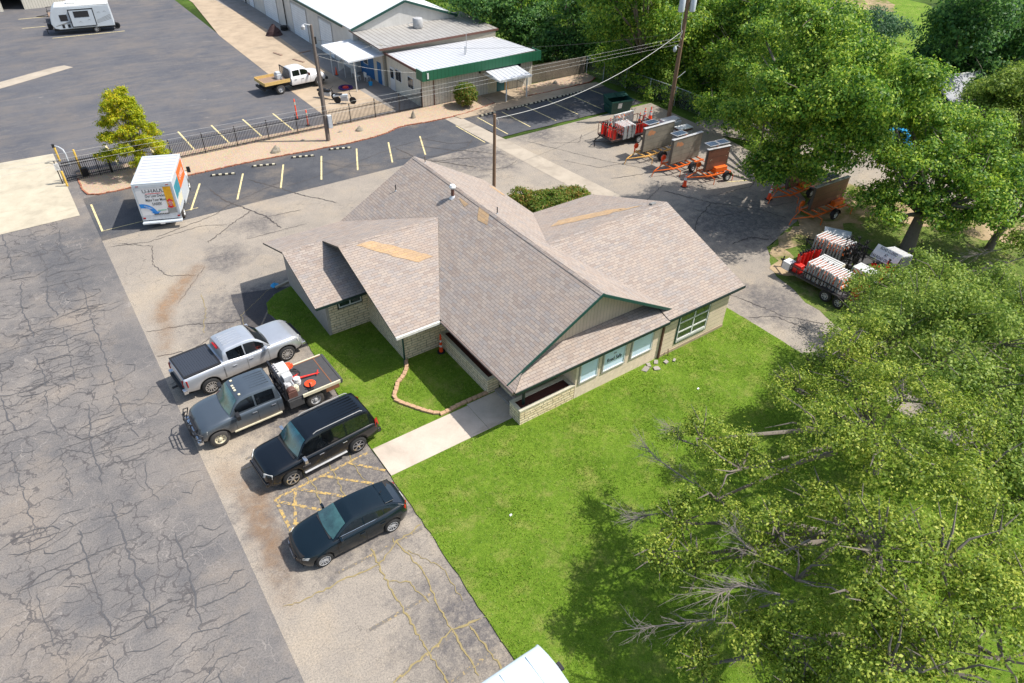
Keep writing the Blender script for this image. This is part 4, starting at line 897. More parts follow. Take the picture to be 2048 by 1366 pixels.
c.lamp('headlight', 'lens_white', [(2.40, .56, .98), (2.18, .90, 1.0), (2.22, .90, .80), (2.44, .56, .78)], .016); c.lamp('tail_light', 'plastic_lens_red', [(-2.54, .78, 1.26), (-2.40, .90, 1.26), (-2.38, .955, .92), (-2.58, .84, .92)], .014)
boxp(t, 'grille', 'ink_black', (2.38, 2.455, -.52, .52, .62, .92)); boxp(t, 'grille_bar', 'chrome', (2.42, 2.47, -.54, .54, .76, .80)); boxp(t, 'bumper', 'black_paint', (2.30, 2.50, -.84, .84, .42, .60), (-2.66, -2.45, -.9, .9, .45, .66), bevel=.04)
MB().obox((1.17, 0, 1.175), (0, 1, 0), (1, 0, -.1), (0, 0, 1), .74, .04, .01).build('wiper_cowl', 'ink_black', t)
text_mesh(['TAHOE'], 'chrome', t, 'lettering', (.82, 1.004, .78), (-1, 0, 0), (0, 0, 1), .1)

# --- silver crew cab pickup with a black bed cover
t = thing('parked_pickup', 'silver crew-cab pickup with a black ribbed bed cover, nosed onto the grass', 'pickup', (4.27, 27.86, .01), 5.6)
dk = [(-2.95, 1.12), (-2.90, 1.36), (-2.6, 1.38), (-1.0, 1.37), (.2, 1.26), (1.1, 1.24), (1.6, 1.235), (2.3, 1.20), (2.62, 1.10), (2.80, .86), (2.86, .70)]
c = Car(t, 'silver_paint', dict(deck=dk, hw=[(-2.95, .95), (-2.85, 1.0), (-1.2, 1.02), (.2, 1.0), (1.3, 1.01), (2.1, 1.02), (2.5, .97), (2.74, .88), (2.86, .76)], sill=[(-2.95, .62), (-2.3, .52), (2.3, .46), (2.86, .50)], arch=(-1.87, 1.87), ra=.50, wr=.42, shoulder=.74, crown=.03, lip=.06)).body()
c.gh([(-1.10, 1.30), (-1.02, 1.60), (-.92, 1.83), (-.7, 1.90), (.1, 1.925), (.50, 1.87), (.66, 1.80), (1.32, 1.22)], .90, .70, 1.24)
c.screen('windshield', .66, 1.24, 'glass_dark', .05, .014, 1)
c.swin(.02, .92); c.swin(-.80, -.04)
c.seams((1.02, -.02, -1.10), z1=1.2); c.seams((-1.13,), z0=.6, z1=1.34); c.handles((.18, -.62), 1.05, 'chrome'); c.mirrors(.92, 1.30, .93, 'silver_paint', 1.15)
c.wheels(1.02, .27, .285, 'chrome', 12)
cm = MB(); cm.box(-2.80, -1.22, -.80, .80, 1.37, 1.41); cm.build('bed_cover', 'bed_cover', t)
boxp(t, 'bed_rim', 'ink_black', (-2.88, -2.80, -.92, .92, 1.36, 1.425), (-1.22, -1.14, -.92, .92, 1.36, 1.425), (-2.80, -1.22, -.93, -.80, 1.355, 1.42), (-2.80, -1.22, .80, .93, 1.355, 1.42), bevel=.015)
rb = MB()
for k in range(5): y = -.36 + k * .18; rb.box(-.75, .15, y - .014, y + .014, 1.9, 1.952)
rb.build('roof_ribs', 'silver_paint', t)
boxp(t, 'brake_light', 'plastic_lens_red', (-1.05, -.98, -.26, .26, 1.76, 1.83)); boxp(t, 'rear_bumper', 'ink_black', (-3.08, -2.9, -.75, .75, .56, .74), bevel=.03); boxp(t, 'bumper_corner', 'chrome', (-3.06, -2.86, -1.0, -.76, .56, .76), (-3.06, -2.86, .76, 1.0, .56, .76), bevel=.03)
c.lamp('headlight', 'lens_white', [(2.72, .66, 1.04), (2.50, .965, 1.06), (2.54, .97, .86), (2.82, .70, .84)], .018); c.lamp('tail_light', 'plastic_lens_red', [(-2.965, .80, 1.24), (-2.80, 1.015, 1.24), (-2.80, 1.02, .90), (-2.975, .82, .90)], .02)
boxp(t, 'grille', 'ink_black', (2.78, 2.87, -.56, .56, .62, .96)); boxp(t, 'front_bumper', 'chrome', (2.72, 2.94, -.9, .9, .48, .64), bevel=.04); boxp(t, 'hitch', 'ink_black', (-3.3, -3.0, -.05, .05, .42, .48), bevel=.01)

# --- grey crew cab flatbed with tools
t = thing('flatbed_truck', 'dusty grey crew-cab truck with brush guard and black steel flatbed', 'truck', (3.96, 24.22, .01), 181.4)
X = 2.14
c = Car(t, 'grey_paint', dict(deck=[(-.72, 1.30), (.2, 1.30), (1.05, 1.29), (1.6, 1.29), (2.3, 1.22), (2.72, 1.06), (2.86, .82)], hw=[(-.72, .98), (0, 1.0), (1.2, 1.0), (1.9, 1.03), (2.4, 1.0), (2.70, .93), (2.86, .82)], sill=[(-.72, .50), (0, .48), (2.3, .48), (2.86, .55)], arch=(X,), ra=.48, wr=.42, shoulder=.74, lip=.03)).body()
c.gh([(-.72, 1.30), (-.66, 1.62), (-.58, 1.88), (-.3, 1.95), (.5, 1.965), (.88, 1.92), (1.03, 1.86), (1.62, 1.27)], .91, .73, 1.28)
c.screen('windshield', 1.04, 1.56, 'windshield_pale', .05, .014, 1); c.screen('rear_window', -.69, -.63, 'glass_dark', .25, .012, -1)
c.swin(.42, 1.25, 'glass_dark'); c.swin(-.46, .34); c.seams((1.36, .38), z1=1.24); c.seams((-.5,), z0=.62, z1=1.24)
c.handles((.52, -.32), 1.10, 'chrome'); c.mirrors(1.24, 1.38, .96, 'ink_black', 1.35)
for xw, tr in ((X, 1.03), (-X, 1.06)):
    for sg in (1, -1): wheel(t, xw, sg * (tr - .14), sg, .42, .27, .245, 'cream' if xw > 0 else 'steel', 8, 'worn_tyre', 'steel')
for sg in (1, -1): boxp(t, 'rear_fender', 'deck_steel', (-2.62, -1.66, sg * .96 - .1, sg * .96 + .1, .88, .90)); boxp(t, 'side_step', 'cream', (-.6, 1.5, sg * .97 - .03, sg * .97 + .03, .44, .50))
for k in range(5): boxp(t, 'roof_marker', 'cream', (.80 + (.06 if k in (1, 2, 3) else 0), .90 + (.06 if k in (1, 2, 3) else 0), (-.52, -.17, 0, .17, .52)[k] - .045, (-.52, -.17, 0, .17, .52)[k] + .045, 1.93, 1.975), bevel=.01)
rb = MB()
for k in range(6): y = -.42 + k * .168; rb.box(-.45, .35, y - .014, y + .014, 1.93, 1.985)
rb.build('roof_ribs', 'grey_paint', t)
c.lamp('headlight', 'lens_white', [(2.74, .56, 1.02), (2.52, .96, 1.04), (2.56, .96, .88), (2.82, .60, .86)], .018)
boxp(t, 'grille', 'ink_black', (2.74, 2.88, -.5, .5, .62, .96)); boxp(t, 'front_bumper', 'chrome', (2.78, 3.0, -.98, .98, .46, .66), bevel=.05)
g = MB()
for y in (-.5, .5): g.tube([(2.98, y, .55), (3.1, y, .9), (2.98, y * .9, 1.32)], .035, 8)
for z, w in ((.8, .62), (1.02, .62), (1.3, .5)): g.tube([(2.9, -w, z - .02), (3.08, -w * .8, z), (3.1, w * .8, z), (2.9, w, z - .02)], .028, 8)
for sg in (1, -1): g.tube([(3.05, sg * .5, 1.18), (2.95, sg * .9, 1.12), (2.75, sg * 1.05, .98), (2.85, sg * 1.04, .7), (3.02, sg * .7, .62)], .025, 8)
g.build('brush_guard', 'black_metal', t, smooth=50)
# flatbed
boxp(t, 'flatbed_deck', 'deck_steel', (-3.38, -.92, -1.06, 1.06, .94, 1.02)); boxp(t, 'chassis', 'ink_black', (-3.3, -.5, -.42, .42, .5, .93))
boxp(t, 'deck_rail', 'cream', (-3.38, -1.6, -1.13, -1.065, .90, 1.05), (-3.38, -1.6, 1.065, 1.13, .90, 1.05)); boxp(t, 'deck_tail', 'deck_steel', (-3.5, -3.385, -1.1, 1.1, .82, 1.04), bevel=.02)
MB().box(-3.36, -1.66, -1.05, -1.02, 1.02, 1.035).box(-3.02, -2.98, -1.0, 1.0, 1.02, 1.032).build('deck_seam', 'rust', t)
boxp(t, 'side_skirt', 'rust', (-3.3, -2.66, -1.12, -1.07, .66, .895), (-3.3, -2.66, 1.07, 1.12, .66, .895)); boxp(t, 'tool_box', 'deck_steel', (-1.62, -.95, -1.08, -.62, .50, .93), (-1.62, -.95, .62, 1.08, .50, .93), bevel=.015)
g = MB(); g.box(-.98, -.86, -1.02, 1.02, 1.02, 1.08)
for z in (1.5, 1.86): g.box(-.97, -.89, -1.0, 1.0, z - .04, z + .04)
for y in (-.98, -.5, 0, .5, .98): g.box(-.965, -.895, y - .03, y + .03, 1.08, 1.88)
g.build('headboard', 'black_metal', t)
for y in (-.7, .7): boxp(t, 'tail_lamp', 'plastic_lens_red', (-.99, -.975, y - .1, y + .1, 1.6, 1.68))
# things on the flatbed (own frame of the truck, then placed in the world)
TM = Matrix.Translation((3.96, 24.22, .01)) @ Matrix.Rotation(R(181.4), 4, 'Z')
def ontruck(name, mb, mat, lab, cat, loc, rz=0, smooth=0, bevel=0):
    o = mb.build(name, mat, smooth=smooth, bevel=bevel); p = TM @ Vector(loc); o.location = p; o.rotation_euler = (0, 0, R(181.4 + rz)); return tag(o, lab, cat)
def ontruck_t(name, lab, cat, loc, rz=0):
    p = TM @ Vector(loc); return thing(name, lab, cat, tuple(p), 181.4 + rz)
h = ontruck_t('heating_kettle', 'white boxy marking-paint tank unit at the front corner of the flatbed', 'machine', (-1.3, -.5, 1.02))
boxp(h, 'tank', 'white_paint', (-.3, .26, -.42, .3, .05, .62), bevel=.03); boxp(h, 'control_box', 'galv', (-.3, .12, .31, .62, .1, .5), bevel=.02); m = MB()
for k in range(4): m.lathe([(.05, .62), (.05, .72), (.02, .74)], 8, (.17, -.3 + k * .17, 0))
m.build('valve', 'steel', h); boxp(h, 'base_frame', 'black_metal', (-.33, .3, -.46, .64, 0, .048))
MBk = MB().tube([(0, 0, .0), (0, 0, .32)], .15, 14); MBk.tube([(0, 0, .1), (0, 0, .16)], .165, 14); b = ontruck('pail', MBk, 'white_paint', 'white pail with black band beside the paint tank on the flatbed', 'bucket', (-1.72, .22, 1.02))
ontruck('engine_unit', MB().box(-.2, .2, -.2, .2, 0, .1).lathe([(.16, .1), (.16, .28), (.1, .34)], 12).box(.05, .24, -.1, .12, .1, .4).tube([(-.2, -.15, .3), (-.2, .2, .3)], .05, 8), 'steel', 'small grey and black engine unit by the headboard of the flatbed', 'machine', (-1.25, .38, 1.02), bevel=.01)
ontruck('hose_reel', MB().lathe([(.18, -.15), (.2, -.1), (.2, .1), (.18, .15)], 14, (0, 0, .24), 'y').box(-.2, .2, -.18, -.15, 0, .3).box(-.2, .2, .15, .18, 0, .3), 'brown_trim', 'dark red hose reel in the near front corner of the flatbed', 'hose reel', (-1.22, .82, 1.02))
ontruck('red_disc', MB().lathe([(.24, 0), (.25, .03), (.1, .06), (.05, .1)], 20), 'orange_plastic', 'round orange-red disc lying near the deck rail of the flatbed', 'disc', (-2.15, .62, 1.08))
ontruck('sign_stand', MB().tube([(0, 0, 0), (0, 0, .35)], .04, 8).box(-.12, .12, -.1, .1, 0, .05), 'ink_black', 'short black post standing beside the orange disc', 'post', (-2.05, .9, 1.02))
mj = MB(); mj.tube([(-.45, 0, .12), (.75, -.1, .09)], [.06, .03], 8); mj.box(-.62, -.2, -.14, .14, 0, .2); mj.tube([(.6, -.2, .1), (.75, .1, .1)], .03, 6); mj.tube([(-.3, .1, .2), (-.1, .3, .1)], .03, 6)
ontruck('floor_jack', mj, 'red_plastic', 'long red jack with a handle lying across the flatbed deck', 'jack', (-2.05, .02, 1.02), 176, bevel=.01)
ontruck('coiled_hose', MB().tube([(.26 * math.cos(a) * (1 - k * .012), .26 * math.sin(a), .02 + k * .004) for k, a in enumerate([i * .45 for i in range(40)])], .016, 6), 'hose', 'coil of black hose lying on the flatbed deck', 'hose', (-1.85, -.42, 1.03))
m = MB()
for k in range(6):
    a = k * 1.05; m.obox((.1 * math.cos(a), .1 * math.sin(a), .08 + .02 * k), (math.cos(a), math.sin(a), .3), (-math.sin(a), math.cos(a), 0), (0, .2, 1), .13, .09, .012)
ontruck('orange_flags', m, 'orange_plastic', 'crumpled orange plastic heap at the far deck rail of the flatbed', 'plastic heap', (-1.75, -.92, 1.06))
ontruck('wooden_mallet', MB().box(-.3, .12, -.03, .03, 0, .05).box(.1, .24, -.09, .09, 0, .12), 'cream', 'pale wooden mallet leaning behind the headboard of the flatbed', 'mallet', (-1.14, .1, 1.05), 80)
ontruck('yellow_pump', MB().lathe([(.12, 0), (.13, .2), (.08, .3)], 10).tube([(0, 0, .25), (.2, .1, .28)], .05, 8), 'cream', 'cream coloured pump between the engine unit and the hose reel', 'pump', (-1.5, .62, 1.02))

# --- white van, only its roof in view
t = thing('parked_van', 'white high-roof van cut by the bottom edge, roof mirroring the clouds', 'van', (4.1, 6.72, .01), 180)
c = Car(t, 'van_white', dict(deck=[(-2.78, 1.3), (-2.7, 1.45), (1.6, 1.45), (2.2, 1.3), (2.7, 1.1), (2.86, .8)], hw=[(-2.78, .93), (-2.66, 1.0), (2.0, 1.0), (2.5, .95), (2.86, .8)], sill=[(-2.78, .45), (2.86, .4)], arch=(-1.7, 1.8), ra=.43, wr=.35, shoulder=.8)).body()
rows = []
for x, z, hw in ((-2.80, 1.4, .95), (-2.79, 2.3, .93), (-2.74, 2.50, .88), (-2.62, 2.575, .82), (-2.2, 2.61, .82), (0, 2.63, .83), (1.0, 2.58, .82), (1.5, 2.3, .84), (2.15, 1.4, .9)):
    p = [(.985, 1.35), (.975, min(z - .1, 2.0) if z > 1.6 else 1.38), (hw + .05, z - .1), (hw + .0, z - .03), (hw - .1, z), (.45, z + .02), (0, z + .028)]
    rows.append([(x - (.09 * (1 - (y / .98) ** 2) if x < -2.5 else 0), y, q) for y, q in p] + [(x - (.09 * (1 - (y / .98) ** 2) if x < -2.5 else 0), -y, q) for y, q in reversed(p[:-1])])
m = MB().grid(rows); n = len(rows[0]); m.f.append(list(range(n))); m.mi.append(0); m.build('cabin_roof', 'van_white', t, smooth=45)
for x in (-2.2, -1.3, -.4, .5): boxp(t, 'roof_rib', 'van_white', (x - .02, x + .02, -.72, .72, 2.585, 2.650), bevel=.008)
boxp(t, 'brake_light', 'ink_black', (-2.96, -2.86, -.13, .13, 2.42, 2.50)); c.wheels(1.0, .24, .2, 'steel', 5)

# --- moving truck with printed doors
t = thing('moving_truck', 'white box moving truck with printed rear doors parked in the striped row', 'box truck', (5.29, 45.9, .01), 69)
BL, BW, BT, BB = 4.2, 1.15, 3.05, .95          # box from x=-2.1 to 2.1
boxp(t, 'cargo_box', 'truck_box', (-2.1, 2.1, -BW, BW, BB - .1, BT - .05), bevel=.04)
boxp(t, 'box_roof', 'metal_roof', (-1.98, 1.98, -BW + .12, BW - .12, BT - .05, BT - .02)); boxp(t, 'roof_rim', 'truck_box', (-2.12, 2.12, -BW - .01, -BW + .12, BT - .1, BT), (-2.12, 2.12, BW - .12, BW + .01, BT - .1, BT), (-2.12, -1.98, -BW + .12, BW - .12, BT - .1, BT), (1.98, 2.12, -BW + .12, BW - .12, BT - .1, BT), bevel=.02)
boxp(t, 'chassis', 'ink_black', (-2.0, 3.4, -.5, .5, .45, .84))
cab = Car(t, 'white_gloss', dict(deck=[(2.12, 1.35), (2.9, 1.35), (3.3, 1.30), (3.75, 1.15), (3.95, .9)], hw=[(2.12, .92), (3.0, .95), (3.6, .92), (3.95, .75)], sill=[(2.12, .5), (3.95, .5)], arch=(3.1,), ra=.42, wr=.38, shoulder=.75)).body()
cab.gh([(2.12, 1.9), (2.5, 1.95), (2.75, 1.9), (3.35, 1.32)], .88, .72, 1.33); cab.screen('windshield', 2.8, 3.3, 'glass_dark', .05); cab.swin(2.2, 2.95)
cab.lamp('headlight', 'lens_white', [(3.85, .5, 1.0), (3.7, .85, 1.0), (3.72, .86, .82), (3.92, .52, .8)], .015)
for sg in (1, -1):
    MB().obox((2.95, sg * 1.22, 1.55), (1, 0, 0), (0, 1, 0), (0, 0, 1), .05, .11, .2).tube([(2.95, sg * .9, 1.45), (2.95, sg * 1.15, 1.5)], .02, 6).build('mirror', 'ink_black', t, bevel=.02)
    wheel(t, 3.1, sg * .86, sg, .38, .24, .22, 'white_paint', 8, 'worn_tyre', 'steel'); wheel(t, -.95, sg * .98, sg, .38, .26, .22, 'white_paint', 8, 'worn_tyre', 'steel')
    boxp(t, 'fender', 'truck_box', (-1.5, -.4, sg * 1.08 - .06, sg * 1.08 + .06, .8, .92)); boxp(t, 'side_skirt', 'truck_box', (.0, 2.0, sg * 1.1 - .03, sg * 1.1 + .03, .5, .86))
# rear: x = -2.1 plane faces the camera; as seen from behind, left of picture = +y
xr = -2.115
boxp(t, 'rear_door', 'white_gloss', (xr - .01, xr + .01, -BW + .14, BW - .1, .92, BT - .28)); boxp(t, 'rear_frame', 'truck_box', (xr - .02, xr, -BW, -BW + .12, .7, BT - .1), (xr - .02, xr, BW - .08, BW, .7, BT - .1), (xr - .025, xr, -BW + .12, BW - .08, BT - .27, BT - .1))
boxp(t, 'rear_bumper', 'truck_box', (xr - .25, xr + .1, -BW, BW, .42, .52), bevel=.01); boxp(t, 'rear_sill', 'galv', (xr - .02, xr + .04, -BW, BW, .6, .9))
def deco(name, mat, bx): return boxp(t, name, mat, bx)
xd = xr - .013
deco('yellow_panel', 'ink_yellow', (xd - .003, xd, -BW + .16, -.55, 1.35, BT - .3)); deco('dark_panel', 'ink_grey', (xd - .003, xd, -BW + .16, -.46, .96, 1.33))
uL = (0, -1, 0); uz = (0, 0, 1)
text_mesh(['U-HAUL'], 'ink_black', t, 'lettering', (xd, .05, 2.52), uL, uz, .31, squeeze=1.1); deco('red_rule', 'ink_red', (xd - .004, xd, -.42, .52, 2.34, 2.375))
text_mesh(['Our Low Decks', 'Make Your Move', 'EASIER!'], 'ink_black', t, 'lettering', (xd, .02, 1.93), uL, uz, .26, squeeze=.66, lead=1.05)
m = MB(); P = []                                                     # curved blue arrow
for k in range(9): a = R(95 - k * 9.5); P.append((xd - .004, .98 - .95 * math.cos(a) * .92, .86 + .86 * math.sin(a)))
Q = []
for k in range(9): a = R(95 - k * 9.5); Q.append((xd - .004, .98 - .68 * math.cos(a) * .92, .86 + .58 * math.sin(a)))
m.add([v for pq in zip(P, Q) for v in pq], [(2 * i, 2 * i + 1, 2 * i + 3, 2 * i + 2) for i in range(8)]); e = xd - .004; m.poly([(e, .52, 1.10), (e, -.08, 1.16), (e, .22, .94)]); m.build('blue_arrow', 'ink_blue', t)
text_mesh(['LOWEST DECKS', 'TO LOAD'], 'white_paint', t, 'lettering', (xd - .008, .62, 1.42), (0, -.86, -.5), (0, -.5, .86), .085, squeeze=.75)
e = xd - .006; m = MB().poly([(e, -.60, 1.46), (e, -.50, 1.38), (e, -.72, 1.30), (e, -.95, 1.40), (e, -.86, 1.44), (e, -.86, 1.78), (e, -.97, 1.76), (e, -.74, 1.96), (e, -.52, 1.78), (e, -.62, 1.78)]); m.build('red_arrow', 'ink_red', t)
text_mesh(['YOUR', 'FURNITURE', 'GOES IN', 'HERE'], 'white_paint', t, 'lettering', (xd - .01, -.74, 1.62), uL, uz, .075, squeeze=.8)
deco('green_rule', 'ink_green', (xd - .004, xd, -.4, .1, 1.18, 1.24)); m = MB()
for k in range(9): m.box(xd - .02, xd, -.5 + k * .1, -.43 + k * .1, .94, 1.0)
m.build('latch_bar', 'ink_black', t)
for y in (-1.0, 1.0): deco('tail_light', 'plastic_lens_red', (xr - .035, xr - .02, y - .07, y + .07, .7, .8)); deco('marker', 'plastic_lens_red', (xr - .04, xr - .026, y * .85 - .08, y * .85 + .08, BT - .19, BT - .15))
deco('plate', 'white_paint', (xr - .265, xr - .251, -.14, .14, .38, .5))
ys = -BW - .004                                                      # right-hand flank
boxp(t, 'orange_panel', 'orange_paint', (-.35, 1.9, ys, ys + .003, 1.7, 2.85)); boxp(t, 'teal_panel', 'ink_teal', (-1.9, -.36, ys, ys + .003, 1.75, 2.6)); text_mesh(['U-HAUL'], 'white_paint', t, 'lettering', (.8, ys - .002, 2.25), (1, 0, 0), uz, .5, squeeze=.8)
m = MB(); m.poly([(x, ys - .001, z) for x, z in jag([(-1.8, 1.2), (-.5, 1.15), (-.3, 1.6), (-1.1, 1.75), (-1.8, 1.55)], .08, .2, 2)]); m.build('printed_picture', 'cream', t)

# --- white flatbed truck in the rear lot
t = thing('flatbed_truck', 'white crew-cab truck with wooden-sided flatbed in the rear lot', 'truck', (21.4, 65.0, .01), 5)
X = 1.95
c = Car(t, 'white_gloss', dict(deck=[(-.75, 1.28), (1.0, 1.27), (1.6, 1.27), (2.2, 1.20), (2.6, 1.05), (2.75, .8)], hw=[(-.75, .98), (1.2, 1.0), (2.2, .98), (2.6, .9), (2.75, .78)], sill=[(-.75, .55), (2.75, .55)], arch=(X,), ra=.48, wr=.42, shoulder=.76)).body()
c.gh([(-.75, 1.3), (-.66, 1.75), (-.45, 1.90), (.4, 1.92), (.75, 1.86), (1.35, 1.24)], .9, .72, 1.26); c.screen('windshield', .82, 1.28, 'glass_dark', .05); c.swin(.25, .98); c.swin(-.52, .17)
c.seams((1.12, .2), z1=1.2); c.handles((.36, -.35), 1.02, 'ink_black'); c.mirrors(.98, 1.35, .94, 'brown_trim', 1.2)
for xw in (X, -X):
    for sg in (1, -1): wheel(t, xw, sg * .9, sg, .42, .3, .24, 'steel', 8, 'worn_tyre', 'steel')
boxp(t, 'flatbed_deck', 'deck_wood', (-3.4, -.95, -1.08, 1.08, .96, 1.04)); boxp(t, 'bed_side', 'wood_plank', (-3.4, -.95, -1.12, -1.08, .98, 1.28), (-3.4, -.95, 1.08, 1.12, .98, 1.28)); boxp(t, 'bed_tail', 'wood_plank', (-3.44, -3.4, -1.08, 1.08, .98, 1.26)); boxp(t, 'chassis', 'ink_black', (-3.3, 2.5, -.45, .45, .48, .94)); boxp(t, 'bumper', 'ink_black', (-3.5, -3.3, -.9, .9, .5, .7), (2.7, 2.9, -.95, .95, .5, .72))
m = MB().box(-.95, -.88, -.95, .95, 1.95, 2.02).box(-.95, -.88, -.95, -.9, 1.04, 1.95).box(-.95, -.88, .9, .95, 1.04, 1.95)
for k in range(7): m.box(-.94, -.89, -.7 + k * .22, -.67 + k * .22, 1.04, 1.95)
m.build('headboard', 'black_metal', t)
m = MB().tube([(2.0, .4, 1.27), (1.6, .2, 1.33)], .05, 6); o = MB().box(-.25, .25, -.35, .35, 0, .42).box(-.2, .2, -.25, .25, .42, .58).build('tool_chest', 'galv', bevel=.03); o.location = (19.9, 65.1, 1.05); o.rotation_euler = (0, 0, R(5)); tag(o, 'grey plastic tool chest on the wooden flatbed behind the white cab', 'chest')

# --- travel trailer
t = thing('travel_trailer', 'white travel trailer with slide-out and spare wheel in the rear lot', 'caravan', (8.62, 95.0, .01), -9)
L0, L1, HW = -2.95, 2.75, 1.2                                        # rear +x here is to the right of the picture
rows = []
prof = [(-3.05, .75), (-3.28, 1.2), (-3.2, 1.9), (-2.95, 2.5), (-2.55, 2.9)]
m = MB(); side = [(-2.6, .62)] + prof + [(2.75, 2.78), (2.85, .62)]
for y0, y1 in ((-HW, HW),): n = len(side); m.add([(x, y0, z) for x, z in side] + [(x, y1, z) for x, z in side], [list(range(n)), list(range(2 * n - 1, n - 1, -1))] + [((i + 1) % n, i, i + n, (i + 1) % n + n) for i in range(n)])
m.build('body', 'truck_box', t, bevel=.05); boxp(t, 'roof_skin', 'white_paint', (-2.5, 2.78, -HW + .02, HW - .02, 2.80, 2.93), bevel=.03)
boxp(t, 'air_conditioner', 'white_paint', (-1.35, -.35, -.4, .4, 2.93, 3.18), bevel=.08)
yn = -HW - .16; boxp(t, 'slide_out', 'truck_box', (-1.25, 1.05, yn, -HW + .02, .85, 2.55), bevel=.02); fr = MB()
for b in ((-1.33, 1.13, yn - .01, yn + .03, 2.5, 2.6), (-1.33, 1.13, yn - .01, yn + .03, .78, .86), (-1.33, -1.25, yn - .01, yn + .03, .86, 2.5), (1.05, 1.13, yn - .01, yn + .03, .86, 2.5)): fr.box(*b)
fr.build('slide_frame', 'ink_black', t); boxp(t, 'window', 'glass_dark', (-.85, .62, yn - .015, yn - .002, 1.75, 2.38)); boxp(t, 'window', 'glass_dark', (-2.3, -1.55, -HW - .015, -HW - .002, 1.45, 2.1))
g = MB()
for k in range(4): g.poly([(-2.9 + k * .1, -HW - .006, .95 + k * .03), (-1.35, -HW - .006, 1.22 + k * .05), (-1.35, -HW - .006, 1.25 + k * .05), (-2.9 + k * .1, -HW - .006, 1.0 + k * .03)])
for k in range(4): g.poly([(1.2, -HW - .006, 1.0 + k * .09), (2.7, -HW - .006, 1.35 + k * .14), (2.7, -HW - .006, 1.40 + k * .14), (1.2, -HW - .006, 1.03 + k * .09)])
for x, z in ((1.6, 2.0), (2.2, 2.05)): g.poly([(x - .2, -HW - .006, z), (x, -HW - .006, z + .16), (x + .2, -HW - .006, z), (x, -HW - .006, z + .1)])
for x, z in ((-.4, 1.2), (.5, 1.35)): g.poly([(x - .2, yn - .006, z), (x, yn - .006, z + .16), (x + .2, yn - .006, z), (x, yn - .006, z + .1)])
g.build('swoosh_graphics', 'ink_grey', t); boxp(t, 'vent', 'ink_black', (-2.3, -2.05, -HW - .01, -HW - .002, .75, 1.1), (-1.75, -1.5, -HW - .01, -HW - .002, .75, 1.1)); boxp(t, 'chassis', 'ink_black', (-3.2, 2.9, -.9, .9, .42, .62))
for sg in (1, -1): wheel(t, .9, sg * 1.08, sg, .36, .22, .2, 'steel', 6, 'rubber')
wheel(t, 3.0, 0, 1, .34, .2, .18, 'steel', 6); MB().tube([(-3.1, -.5, .5), (-4.1, 0, .5), (-3.1, .5, .5)], .05, 6).tube([(-4.0, 0, .5), (-4.0, 0, .02)], .04, 6).build('drawbar', 'black_metal', t)
boxp(t, 'gas_bottles', 'ink_black', (-3.8, -3.35, -.35, .35, .55, 1.1), bevel=.05)

# ================================================================= OTHER BUILDINGS
def gable_walls(m, x0, x1, y, th, ze, zr, xm):
    gable_y(m, y, y + th, [(x0, 0), (x1, 0), (x1, ze), (xm, zr), (x0, ze)])
t = thing('storage_building', 'long white metal storage building with low gable roof and roll-up doors', 'building')
m = MB(); gable_walls(m, 28.15, 39.75, 66.2, .15, 4.12, 6.0, 33.9); m.box(28.15, 28.3, 66.35, 165, 0, 4.1); m.box(39.6, 39.75, 66.35, 165, 0, 4.1); m.build('wall', 'metal_wall_white', t)
m = MB(); m.slab([(27.95, 65.95, 4.12), (33.9, 65.95, 6.08), (33.9, 166, 6.08), (27.95, 166, 4.12)], .07, 0, 0); m.slab([(33.9, 65.95, 6.08), (39.95, 65.95, 4.12), (39.95, 166, 4.12), (33.9, 166, 6.08)], .07, 0, 0); m.build('roof', 'metal_roof_white', t)
m = MB().box(27.86, 27.94, 68.0, 166, 3.86, 4.08); m.build('fascia', 'trim_green', t)
MB().obox((30.9, 65.92, 5.02), (.949, 0, .313), (0, 1, 0), (-.313, 0, .949), 3.15, .03, .11).build('rake_trim', 'trim_green', t); MB().obox((36.9, 65.92, 5.02), (.949, 0, -.313), (0, 1, 0), (.313, 0, .949), 3.15, .03, .11).build('rake_trim', 'trim_green', t)
for y0, y1 in ((71.4, 74.6), (78.2, 82.6), (87.6, 92.2), (96.4, 98.2), (101, 105.2), (110, 114)):
    boxp(t, 'roll_up_door', 'roll_door', (28.11, 28.149, y0, y1, .02, 3.3)); boxp(t, 'door_frame', 'steel', (28.08, 28.148, y1 + .01, y1 + .1, 0, 3.4), (28.08, 28.148, y0 - .1, y0 - .01, 0, 3.4), (28.08, 28.148, y0 - .1, y1 + .1, 3.41, 3.5))
for y in (84.8, 99.6): MB().tube([(28.05, y, 0), (28.05, y, 4.0)], .06, 6).build('downspout', 'ink_black', t)
t = thing('roadside_office', 'cream metal-clad office with green fascia and white ribbed roof', 'building')
m = MB().box(28.9, 41.0, 54.1, 54.25, 0, 3.2).box(28.9, 29.05, 54.25, 60.7, 0, 3.1).box(40.85, 41.0, 54.25, 60.7, 0, 3.0); m.build('wall', 'metal_wall', t)
MB().slab([(28.75, 53.3, 3.28), (41.15, 53.9, 3.28), (41.15, 61.2, 2.92), (28.75, 60.75, 3.1)], .12, 0, 1).build('roof', ['metal_roof', 'brown_trim'], t)
m = MB().box(28.62, 41.25, 53.18, 53.26, 2.58, 3.42).box(28.54, 28.62, 53.18, 54.3, 2.58, 3.42).box(41.25, 41.32, 53.18, 54.6, 2.5, 3.36).box(28.63, 41.2, 53.27, 54.1, 2.55, 2.6); m.build('fascia', 'green_fascia', t)
boxp(t, 'corner_trim', 'brown_trim', (28.86, 28.9, 54.04, 54.1, 0, 2.6)); MB().tube([(30.1, 54.02, 0), (30.1, 54.02, 2.6)], .045, 6).build('downspout', 'brown_trim', t)
MB().box(28.66, 28.74, 54.4, 60.7, 3.02, 3.22).build('rake_trim', 'brown_trim', t)
